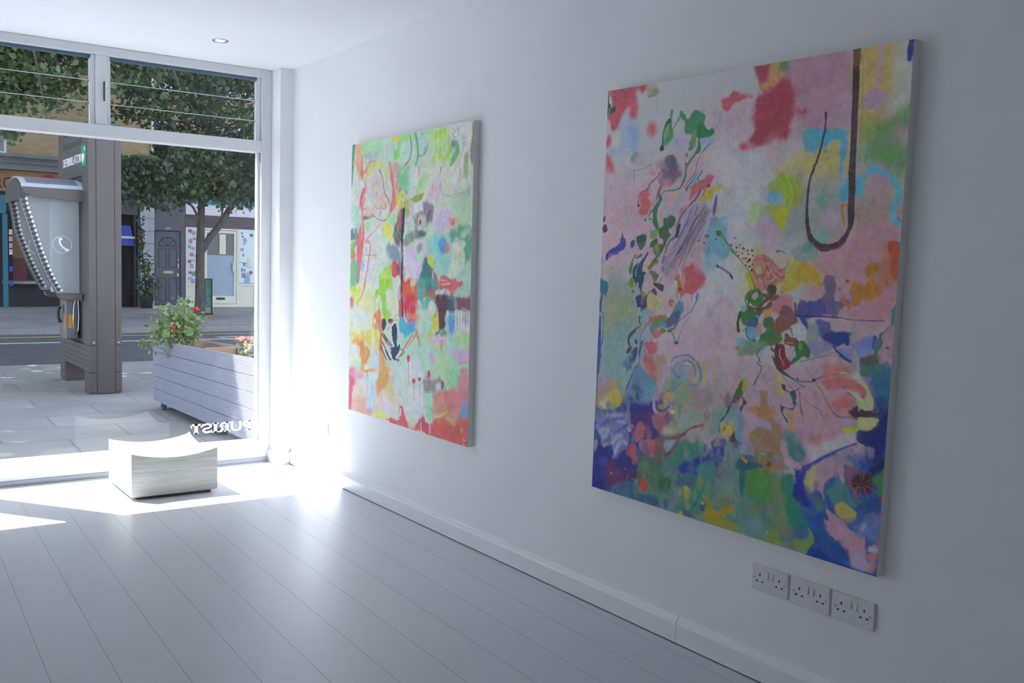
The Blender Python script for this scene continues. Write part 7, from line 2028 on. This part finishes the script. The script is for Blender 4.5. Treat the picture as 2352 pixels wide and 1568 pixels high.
def shade_tree(x, label, cz, rad, n, seed):  # unseen trees, added only to throw shade on the road
    rng = np.random.default_rng(seed); root = empty('street_tree', (x, 23.0, -.03), label, 'tree')
    mb = MB(); mb.tube([(x, 23, -.06), (x, 23, 3), (x+.05, 23, 8), (x, 23, cz+2)], [.3, .24, .18, .06], 12)
    for i in range(9):
        d = Vector((rng.normal()*2, rng.normal()*1.2, 1.5+rng.random()*3)); a = Vector((x+.1, 23, cz-4)); mb.tube([a, a+d*.5, a+d], [.1, .06, .02], 6)
    mb.build('trunk', M['bark'], root)
    leaf_mesh('foliage', clumps(rng, (x, 23, cz), rad, n, .9, .45, 60), (0, -.1, 1), .26, M['leaf'], root, seed)
shade_tree(-3.7, 'unseen tall tree added to shade the road, far pavement left of the kiosk', 13., (3.1, 2.6, 5.2), 24000, 21)
shade_tree(2.38, 'unseen tall tree added to shade the road, trunk hidden behind the kiosk', 13.6, (2.9, 2.6, 4.6), 18000, 22)

def geranium(name, base, label, pts, heads, hcol, n, size, lm, seed, cane=False, big=()):
    rng = np.random.default_rng(seed)
    root = empty(name, base, label, 'flowering plant')
    mb = MB()
    for p in pts:
        b = Vector(base)+Vector((rng.normal()*.03, rng.normal()*.06, -.01)); e = Vector(p)
        mb.tube([b, (b+e)/2+Vector((rng.normal()*.02, rng.normal()*.02, .02)), e], [.006, .005, .003], 5)
    for h in heads:
        b = Vector(base)+Vector((rng.normal()*.02, rng.normal()*.04, 0)); mb.tube([b, (b+Vector(h))/2+Vector((.02, 0, .03)), Vector(h)], [.004, .003, .002], 5)
    mb.build('stem', mat(name+'_stem', (.20, .22, .08), .7), root)
    L_ = []
    for p in pts: L_.append(np.array(p)+rng.standard_normal((n//len(pts), 3))*[.045, .05, .035])
    leaf_mesh('foliage', np.concatenate(L_), (-.3, -.5, .8), size, lm, root, seed)
    for p, r in big:
        nrm = Vector((-.4, -.8, .5)).normalized(); a = nrm.orthogonal().normalized(); b = nrm.cross(a); vs = [Vector(p)]
        for k in range(18):
            t = 2*math.pi*k/18; rr = r*(1+.08*math.sin(5*t)); vs.append(Vector(p)+(a*math.cos(t)+b*math.sin(t))*rr+nrm*.012*math.cos(3*t))
        MB().add(vs, [(0, 1+k, 1+(k+1) % 18) for k in range(18)], True).build('leaf', lm, root)
    for h in heads:
        mb = MB()
        for k in range(26):
            d = Vector(rng.standard_normal(3)).normalized(); d.z = d.z*.7+.1; c = Vector(h)+d*.026
            a = d.orthogonal().normalized()*.013; b = d.cross(a).normalized()*.013
            mb.add([c+a, c+b, c-a, c-b, c+d*.006], [(0, 1, 4), (1, 2, 4), (2, 3, 4), (3, 0, 4)], True)
        mb.build('flower_head', hcol, root)
    if cane: MB().tube([(.035, 8.6, .5), (.042, 8.6, .99)], .006, 6).build('bamboo_cane', mat('cane', (.50, .42, .24), .7), root)
red = mat('red_petals', (.62, .02, .04), .6); pk = mat('salmon_petals', (.85, .28, .24), .6)
lg = leaf_mat('geranium_leaf', (.09, .17, .05), (.34, .45, .14), 14)
geranium('red_geranium', (-.02, 8.62, .505), 'leggy red geranium with a cane, in the far end of the grey planter',
         [(-.13, 8.62, .91), (-.10, 8.6, .87), (-.16, 8.6, .80), (-.20, 8.62, .735), (-.17, 8.6, .70), (-.08, 8.6, .79), (-.02, 8.6, .83), (-.02, 8.58, .74), (.03, 8.6, .97), (.01, 8.6, .85), (.09, 8.6, .76), (.06, 8.6, .69), (-.09, 8.58, .68), (.13, 8.6, .85), (.01, 8.6, .66), (-.12, 8.55, .74), (.11, 8.62, .70), (-.245, 8.75, .615)],
         [(-.095, 8.52, .775), (.130, 8.6, .925)], red, 760, .042, lg, 3, True, (((.03, 8.50, .735), .045), ((.085, 8.54, .775), .04), ((-.17, 8.5, .72), .04)))
geranium('pink_geranium', (.15, 7.25, .505), 'low pale geranium with salmon pink flowers, in the near end of the grey planter',
         [(.09, 7.2, .66), (.13, 7.2, .665), (.17, 7.2, .66), (.20, 7.2, .655), (.11, 7.3, .67), (.21, 7.3, .665), (.16, 7.25, .68)],
         [(.055, 7.3, .750), (.085, 7.32, .755), (.145, 7.3, .752), (.165, 7.3, .745), (.115, 7.25, .700)], pk, 420, .030, leaf_mat('pale_geranium_leaf', (.25, .30, .16), (.50, .55, .35), 14), 6)

# ------------------------------------------------------------------ the terrace across the road
YF = 28.6
def terrace():
    bk = brick_mat('yellow_stock_brick', (.40, .28, .13), (.47, .35, .19), (.34, .29, .23))
    wf = mat('white_window_frame', (.66, .68, .70), .5); wg = mat('dark_window_glass', (.10, .115, .14), .12, spec=.8); cn = mat('curtain_white', (.5, .52, .55), .8)
    cg = mat('cornice_grey', (.20, .21, .225), .7, noise=(3, .15))
    root = empty('terrace_building', (3, YF, -.03), 'long yellow brick terrace above the shops across the road', 'building')
    wins = [(-2.4, .1), (-5.6, .1), (.15, 0), (5.02, 1), (7.02, 1), (9.1, 1), (11.2, 1), (13.3, 1), (15.4, 1), (-8.6, 0)]
    bx(-16, 26, YF+.12, YF+6, 3.625, 19.0).build('brick_wall', bk, root)  # storeys above the view are raised to shade the road
    bx(-16, 26, YF+.11, YF+6.2, 19.001, 19.5).build('parapet', cg, root)
    for x, k in wins:
        wd = .79 if k == 1 else 1.15
        for z0, z1 in (((4.13, 5.35), (6.35, 7.6), (8.7, 9.9), (11.0, 12.1), (13.3, 14.4), (15.6, 16.7)) if k == 1 else ((4.04, 5.6), (6.44, 8.0), (8.9, 10.0), (11.0, 12.1), (13.3, 14.4), (15.6, 16.7))):
            f = empty('window', (x+wd/2, YF, z0)); f.location -= root.location; f.parent = root
            mb = MB(); t = .06
            mb.box(x, x+t, YF+.06, YF+.14, z0, z1); mb.box(x+wd-t, x+wd, YF+.06, YF+.14, z0, z1); mb.box(x+t, x+wd-t, YF+.06, YF+.14, z1-t, z1); mb.box(x+t, x+wd-t, YF+.06, YF+.14, z0, z0+t); mb.box(x+t, x+wd-t, YF+.05, YF+.12, (z0+z1)/2-.03, (z0+z1)/2+.03)
            mb.build('frame', wf, f)
            bx(x+t, x+wd-t, YF+.10, YF+.118, z0+t, z1-t).build('pane', wg, f)
            bx(x-.06, x+wd+.06, YF-.02, YF+.14, z0-.10, z0-.002).build('sill', wf, f)
    mb = MB(); mb.box(-16, 26, YF-.25, YF+.12, 3.95, 4.03); mb.box(-16, 26, YF-.12, YF+.12, 3.625, 3.95); mb.box(-16, 26, YF-.18, YF+.12, 3.80, 3.84)
    mb.build('cornice', cg, root)
terrace()
def shops():
    ob = mat('orange_brown_board', (.34, .17, .07), .6, noise=(2, .2)); teal = mat('teal_paint', (.03, .17, .24), .5); dk = mat('dark_interior', (.03, .032, .038), .6, noise=(2, .3))
    brn = mat('brown_door', (.20, .10, .05), .6); mrn = mat('maroon_panel', (.11, .022, .022), .6); red_ = mat('sign_red', (.42, .03, .04), .6); lav = mat('lavender_render', (.43, .44, .50), .8, noise=(3, .08))
    y = YF
    struct(bx(-16, 26, YF+.63, YF+5.9, -.03, 3.615).build('wall_shops_back', dk))  # unseen backing, added to stop daylight leaking through the shopfront gaps
    a = empty('takeaway_shopfront', (.4, y, -.03), 'dark shopfront with an orange brown sign board and teal posts, across the road', 'shopfront')
    bx(-6, 3.9, y, y+.1, 3.05, 3.615).build('sign_board', ob, a)
    text_mesh('sign_lettering', 'EURO', .46, M['black'], a, (.0, y-.004, 3.10), (1, 0, 0), (0, 0, 1), .85) if False else text_mesh('sign_lettering', 'PRO', .42, M['black'], a, (.81, y-.004, 3.13), (1, 0, 0), (0, 0, 1), .80)
    MB().cyl((2.29, y-.012, 3.32), 'y', .24, .010, 32).build('red_disc', red_, a)
    bx(-6, 3.9, y+.55, y+.62, -.03, 3.05).build('back_wall', dk, a)
    bx(-6, 3.9, y+.1, y+.12, 2.55, 3.05).build('lintel', dk, a)
    bx(1.17, 1.29, y-.02, y+.1, -.03, 2.46).build('post', teal, a, .01)
    bx(.9, 1.26, y-.04, y+.1, 2.46, 2.95).build('post_head', teal, a, .01)
    bx(-2.2, -2.05, y-.02, y+.1, -.03, 2.95).build('post', teal, a, .01)
    bx(1.42, 1.75, y+.1, y+.2, 1.30, 2.36).build('door_panel', brn, a); bx(1.42, 1.75, y+.1, y+.2, .68, 1.30).build('door_panel', mrn, a)
    bx(1.2, 3.4, y+.12, y+.5, .60, .68).build('counter', M['kerb'], a)
    for i, (z, c) in enumerate(((1.98, 0), (1.80, 1), (1.62, 1), (1.45, 0), (1.0, 2), (.62, 2))):
        bx(1.32, 1.40, y-.02, y-.005, z-.07, z+.07).build('notice', (M['line'], mat('notice_pink', (.55, .35, .38), .6), mat('notice_blue', (.04, .08, .45), .6))[c] if i in (0, 1, 4) else (M['line'], bpy.data.materials['notice_pink'] if c == 1 else M['line'], bpy.data.materials.get('notice_blue') or M['line'])[c], a)
    b = empty('cafe_shopfront', (4.2, y, -.03), 'dark shopfront with a small blue awning, just right of the grey kiosk', 'shopfront')
    bx(3.905, 4.62, y+.5, y+.6, -.03, 3.615).build('back_wall', dk, b)
    bx(3.905, 4.62, y, y+.1, 2.60, 3.615).build('fascia', mat('dark_fascia', (.075, .085, .095), .7), b)
    bx(3.905, 3.98, y, y+.5, -.03, 2.6).build('jamb', lav, b)
    bx(4.50, 4.57, y-.02, y+.08, -.03, 2.6).build('door_frame', dk, b)
    mb = MB(); mb.hexa([(4.02, y-.35, 1.72), (4.44, y-.35, 1.72), (4.44, y+.4, 1.72), (4.02, y+.4, 1.72)], [(4.02, y+.1, 2.3), (4.44, y+.1, 2.3), (4.44, y+.4, 2.3), (4.02, y+.4, 2.3)])
    mb.build('awning', mat('awning_blue', (.05, .07, .38), .7), b)
    bx(4.02, 4.44, y-.37, y-.355, 1.92, 1.98).build('awning_stripe', M['line'], b)
    p = bx(4.68, 5.07, y-.02, y+.3, -.03, 2.96).build('quoined_pier', lav, None, loc=(4.87, y, -.03)); tag(p, 'pale banded pier between the dark shopfront and the grey front door', 'pier')
    for z in np.arange(.35, 2.9, .36): bx(4.676, 5.074, y-.024, y-.019, z, z+.018).build('joint_groove', mat('groove_shadow', (.18, .18, .2), .8) if z < .4 else bpy.data.materials['groove_shadow'], p)
    # door bay
    gd = mat('door_grey', (.11, .112, .135), .55, noise=(4, .06)); gl = mat('door_grey_line', (.05, .05, .062), .6)
    d = empty('house_door_bay', (5.5, y, -.03), 'dark grey panelled front door with a fan arch, set in a grey recessed bay', 'door')
    bx(5.08, 5.96, y+.02, y+.3, 2.20, 3.615).build('over_panel', gd, d); bx(5.83, 5.96, y+.02, y+.3, -.03, 2.20).build('side_post', gd, d)
    dr = bx(5.11, 5.82, y+.06, y+.12, .06, 2.18).build('door_leaf', gd, d)
    bx(5.08, 5.96, y-.1, y+.3, -.03, .04).build('step', M['kerb'], d)
    for x0, x1, z0, z1 in ((5.20, 5.43, .15, .83), (5.50, 5.73, .15, .83), (5.20, 5.43, 1.12, 1.68), (5.50, 5.73, 1.12, 1.68)):
        mb = MB(); t = .018; mb.box(x0, x1, y+.052, y+.0595, z0, z0+t); mb.box(x0, x1, y+.052, y+.0595, z1-t, z1); mb.box(x0, x0+t, y+.052, y+.0595, z0+t, z1-t); mb.box(x1-t, x1, y+.052, y+.0595, z0+t, z1-t); mb.build('panel_moulding', gl, dr)
    arc = [(5.465+.25*math.cos(R(t)), y+.055, 1.76+.25*math.sin(R(t))) for t in range(0, 181, 15)]
    mb = MB().tube(arc, .012, 5); mb.tube([arc[0], arc[-1]], .012, 5)
    for t in (45, 90, 135): mb.tube([(5.465, y+.055, 1.77), (5.465+.24*math.cos(R(t)), y+.055, 1.76+.24*math.sin(R(t)))], .009, 5)
    mb.build('fan_arch', gl, dr)
    bx(5.34, 5.62, y+.05, y+.0595, .955, 1.03).build('letter_slot', mat('brass_pale', (.40, .36, .30), .4, .5), dr)
    MB().cyl((5.76, y+.03, 1.35), 'y', .02, .03, 12).build('lock', M['screwl'], dr); bx(5.745, 5.775, y+.04, y+.0595, 1.12, 1.25).build('pull_handle', M['screwl'], dr); bx(5.73, 5.78, y+.04, y+.0595, .88, .96).build('lock_plate', M['line'], dr)
    text_mesh('house_number', '205A', .085, M['line'], d, (5.38, y+.016, 2.235), (1, 0, 0), (0, 0, 1), .9)
    # cream shop
    cr = mat('cream_paint', (.74, .70, .58), .55, noise=(4, .05)); pl = mat('plum_band', (.11, .085, .095), .7, noise=(4, .3, (.4, 1, 6)))
    s = empty('treatment_shopfront', (7, y, -.03), 'cream framed shopfront with a glazed door and pictorial posters, behind the street tree', 'shopfront')
    bx(5.97, 8.14, y, y+.12, 2.70, 3.02).build('white_sign', mat('sign_white', (.72, .69, .76), .6), s)
    bx(5.97, 8.14, y+.02, y+.12, 2.33, 2.70).build('shutter_box', pl, s)
    bx(5.97, 8.14, y-.02, y+.12, 3.02, 3.615).build('teal_sign', mat('sign_teal', (.05, .27, .34), .6, noise=(1.4, .5)), s)
    mb = MB()
    mb.box(5.97, 6.02, y, y+.12, -.03, 2.33); mb.box(6.28, 6.52, y, y+.12, -.03, 2.33) ; mb.box(6.02, 6.28, y, y+.12, .60, .66); mb.box(6.02, 6.28, y+.02, y+.12, -.03, .60)
    mb.box(7.50, 7.56, y, y+.12, -.03, 2.33); mb.box(8.04, 8.14, y, y+.12, -.03, 2.33); mb.box(7.56, 8.04, y, y+.12, .62, .69); mb.box(7.56, 8.04, y+.02, y+.12, -.03, .62); mb.box(6.52, 7.50, y, y+.12, 2.28, 2.33); mb.box(6.52, 7.50, y, y+.12, -.03, .06)
    mb.build('frame', cr, s, .004)
    df = MB().box(6.53, 6.60, y+.01, y+.09, .07, 2.27).box(7.42, 7.49, y+.01, y+.09, .07, 2.27).box(6.60, 7.42, y+.01, y+.09, 2.19, 2.27).box(6.60, 7.42, y+.01, y+.09, .07, .30).build('door', cr, s, .003)
    bx(6.60, 7.42, y+.05, y+.06, 1.53, 2.19).build('clear_pane', mat('shop_glass_dark', (.07, .075, .09), .1, spec=.8), df)
    bx(6.60, 7.42, y+.045, y+.055, .30, 1.529).build('frosted_pane', mat('frosted_blue', (.33, .39, .50), .4), df)
    bx(6.98, 7.17, y+.03, y+.0445, 1.56, 2.16).build('curtain', cr, df)
    bx(6.88, 7.14, y+.002, y+.0095, .19, .26).build('letter_slot', M['dark'], df)
    bx(7.37, 7.47, y-.02, y+.0095, 1.05, 1.33).build('handle', mat('handle_pale', (.60, .60, .56), .4), df)
    def poster(nm, x0, x1, z0, z1, bg_, blots, mb_=None):
        pp = bx(x0, x1, y-.004, y+.004, z0, z1).build(nm, bg_, s)
        mats = {}
        for i, (px, pz, r, c) in enumerate(blots):
            k = 'blot_%02d%02d%02d' % tuple(int(v*99) for v in c)
            mm = bpy.data.materials.get(k) or mat(k, c, .6)
            n = 9; random.seed(i*7+int(x0*100)); pts = [(x0+(x1-x0)*px+r*(x1-x0)*math.cos(2*math.pi*t/n)*(.7+.5*random.random()), z0+(z1-z0)*pz+r*(x1-x0)*math.sin(2*math.pi*t/n)*(.7+.5*random.random())) for t in range(n)]
            pts = [(min(max(a_, x0+.003), x1-.003), b_) for a_, b_ in pts]
            MB().prism(pts, 'y', y-.006-.0004*i, y-.0042).build('picture_patch', mm, pp)
    poster('flower_poster', 6.02, 6.28, .66, 2.33, mat('poster_pale_pink', (.70, .64, .72), .6),
           [(.3, .93, .25, (.45, .12, .22)), (.7, .9, .3, (.48, .30, .42)), (.35, .76, .3, (.50, .25, .36)), (.8, .80, .2, (.18, .38, .26)), (.2, .66, .2, (.25, .38, .34)), (.6, .63, .25, (.50, .32, .38)), (.45, .52, .28, (.48, .20, .28)), (.8, .5, .15, (.36, .42, .30)), (.25, .40, .22, (.36, .08, .16)), (.7, .42, .2, (.50, .44, .48)), (.5, .32, .3, (.38, .38, .26)), (.3, .2, .2, (.38, .12, .22)), (.75, .18, .3, (.10, .33, .22)), (.3, .1, .25, (.45, .40, .52)), (.6, .05, .3, (.30, .36, .50))])
    poster('treatment_poster', 7.56, 8.04, .70, 2.33, mat('poster_pale_blue', (.70, .78, .80), .6),
           [(.2, .93, .07, (.16, .16, .24)), (.25, .87, .08, (.20, .2, .28)), (.82, .9, .12, (.08, .22, .30)), (.4, .8, .16, (.45, .36, .42)), (.35, .74, .10, (.50, .42, .46)), (.35, .14, .2, (.22, .34, .50)), (.62, .16, .18, (.50, .40, .36)), (.8, .2, .12, (.12, .16, .24)), (.55, .06, .24, (.30, .40, .52))])
    gk = mat('glyph_ink', (.12, .17, .2), .6); gt = mat('glyph_teal', (.03, .26, .34), .6)
    def glyph(cx, cz, sz, kind, m_):
        st = {'nv': [((-.5, .2), (.5, .2)), ((-.05, .5), (-.3, -.1)), ((-.3, -.1), (.35, -.5)), ((.25, .2), (-.4, -.5))],
              'a': [((-.4, .4), (-.4, -.5)), ((-.4, .4), (-.1, .3)), ((0, .4), (.45, .4)), ((.2, .5), (.2, -.5)), ((.0, .0), (.5, .0)), ((-.1, -.3), (.5, -.35))],
              'b': [((-.4, .3), (.3, .4)), ((0, .5), (0, -.5)), ((-.4, 0), (.4, 0)), ((-.3, -.4), (.3, -.4))],
              'c': [((-.45, .3), (-.1, .3)), ((-.28, .5), (-.28, -.5)), ((-.45, 0), (-.1, 0)), ((.25, .5), (.25, -.5)), ((0, .05), (.5, .05))],
              'd': [((-.4, .4), (.4, .4)), ((0, .5), (-.4, -.1)), ((0, .1), (.45, -.5)), ((-.2, -.1), (-.35, -.5)), ((.1, -.2), (.1, -.5))],
              '-': [((-.5, 0), (.5, 0))]}[kind]
        mb = MB()
        for (x0, z0), (x1, z1) in st: mb.tube([(cx+x0*sz, y-.008, cz+z0*sz), (cx+x1*sz, y-.008, cz+z1*sz)], sz*.07, 4)
        mb.build('poster_character', m_, s)
    glyph(7.66, 1.72, .10, 'a', gk); glyph(7.70, 1.56, .09, 'b', gk); glyph(7.62, 1.33, .10, '-', gk); glyph(7.74, 1.28, .13, 'nv', gk); glyph(7.70, 1.09, .15, 'c', gt); glyph(7.70, .94, .13, 'd', gt)
    bx(7.84, 7.94, y-.03, y-.005, 1.18, 1.45).build('wall_box', cr, s, .004)
    l = bx(8.15, 11.0, y, y+.15, -.03, 3.615).build('rendered_shopfront', mat('pale_lilac_render', (.68, .62, .70), .8), None, loc=(9.5, y, -.03)); tag(l, 'pale lilac rendered shopfront at the right edge of the window view', 'shopfront')
    bx(8.19, 8.45, y-.02, y-.001, 1.28, 1.46).build('wall_plate', M['line'], l)
    bx(8.24, 8.30, y-.03, y-.021, 1.33, 1.43).build('dark_symbol', M['dark'], l)
    e = bx(11.01, 26, y, y+.15, -.03, 3.615).build('plain_shopfront', lav, None, loc=(18, y, -.03)); tag(e, 'plain pale shopfront farther right across the road', 'shopfront')
    # A-board by the tree
    sb = empty('street_sign_board', (5.3, 24.5, -.03), 'green folding street sign board standing right of the far tree trunk', 'sign board')
    mb = MB(); mb.box(5.20, 5.235, 24.46, 24.50, -.03, .90); mb.box(5.385, 5.42, 24.46, 24.50, -.03, .90); mb.box(5.235, 5.385, 24.46, 24.50, .865, .90)
    mb.build('frame', M['black'], sb, .005)
    bx(5.235, 5.385, 24.47, 24.49, .16, .864).build('board', mat('sign_board_green', (.06, .17, .15), .6, noise=(9, .5)), sb)
    bx(5.19, 5.43, 24.42, 24.58, -.03, .02).build('foot', M['black'], sb)
    # potted climber in front of the dark shop
    pt = empty('potted_climber', (4.72, 28.1, -.03), 'dark potted climbing plant beside the pale banded pier', 'potted plant')
    MB().lathe((4.72, 28.1, -.03), [(.001, 0), (.15, 0), (.20, .32), (.22, .34), (.20, .34), (.19, .28), (.001, .28)], 20).build('pot', mat('dark_pot', (.04, .04, .045), .6), pt)
    MB().tube([(4.70, 28.1, .25), (4.68, 28.15, 1.0), (4.60, 28.2, 2.0), (4.58, 28.2, 2.5)], [.02, .018, .014, .008], 6).build('stem', M['bark'], pt)
    rng = np.random.default_rng(3)
    q = np.concatenate([np.array((4.78, 28.1, .55))+rng.standard_normal((320, 3))*[.14, .12, .18], np.array((4.72, 28.1, 1.0))+rng.standard_normal((120, 3))*[.08, .08, .25], np.array((4.60, 28.2, 1.8))+rng.standard_normal((160, 3))*[.05, .05, .4]])
    leaf_mesh('foliage', q, (0, -.5, .6), .10, M['leaf'], pt, 8)
shops()
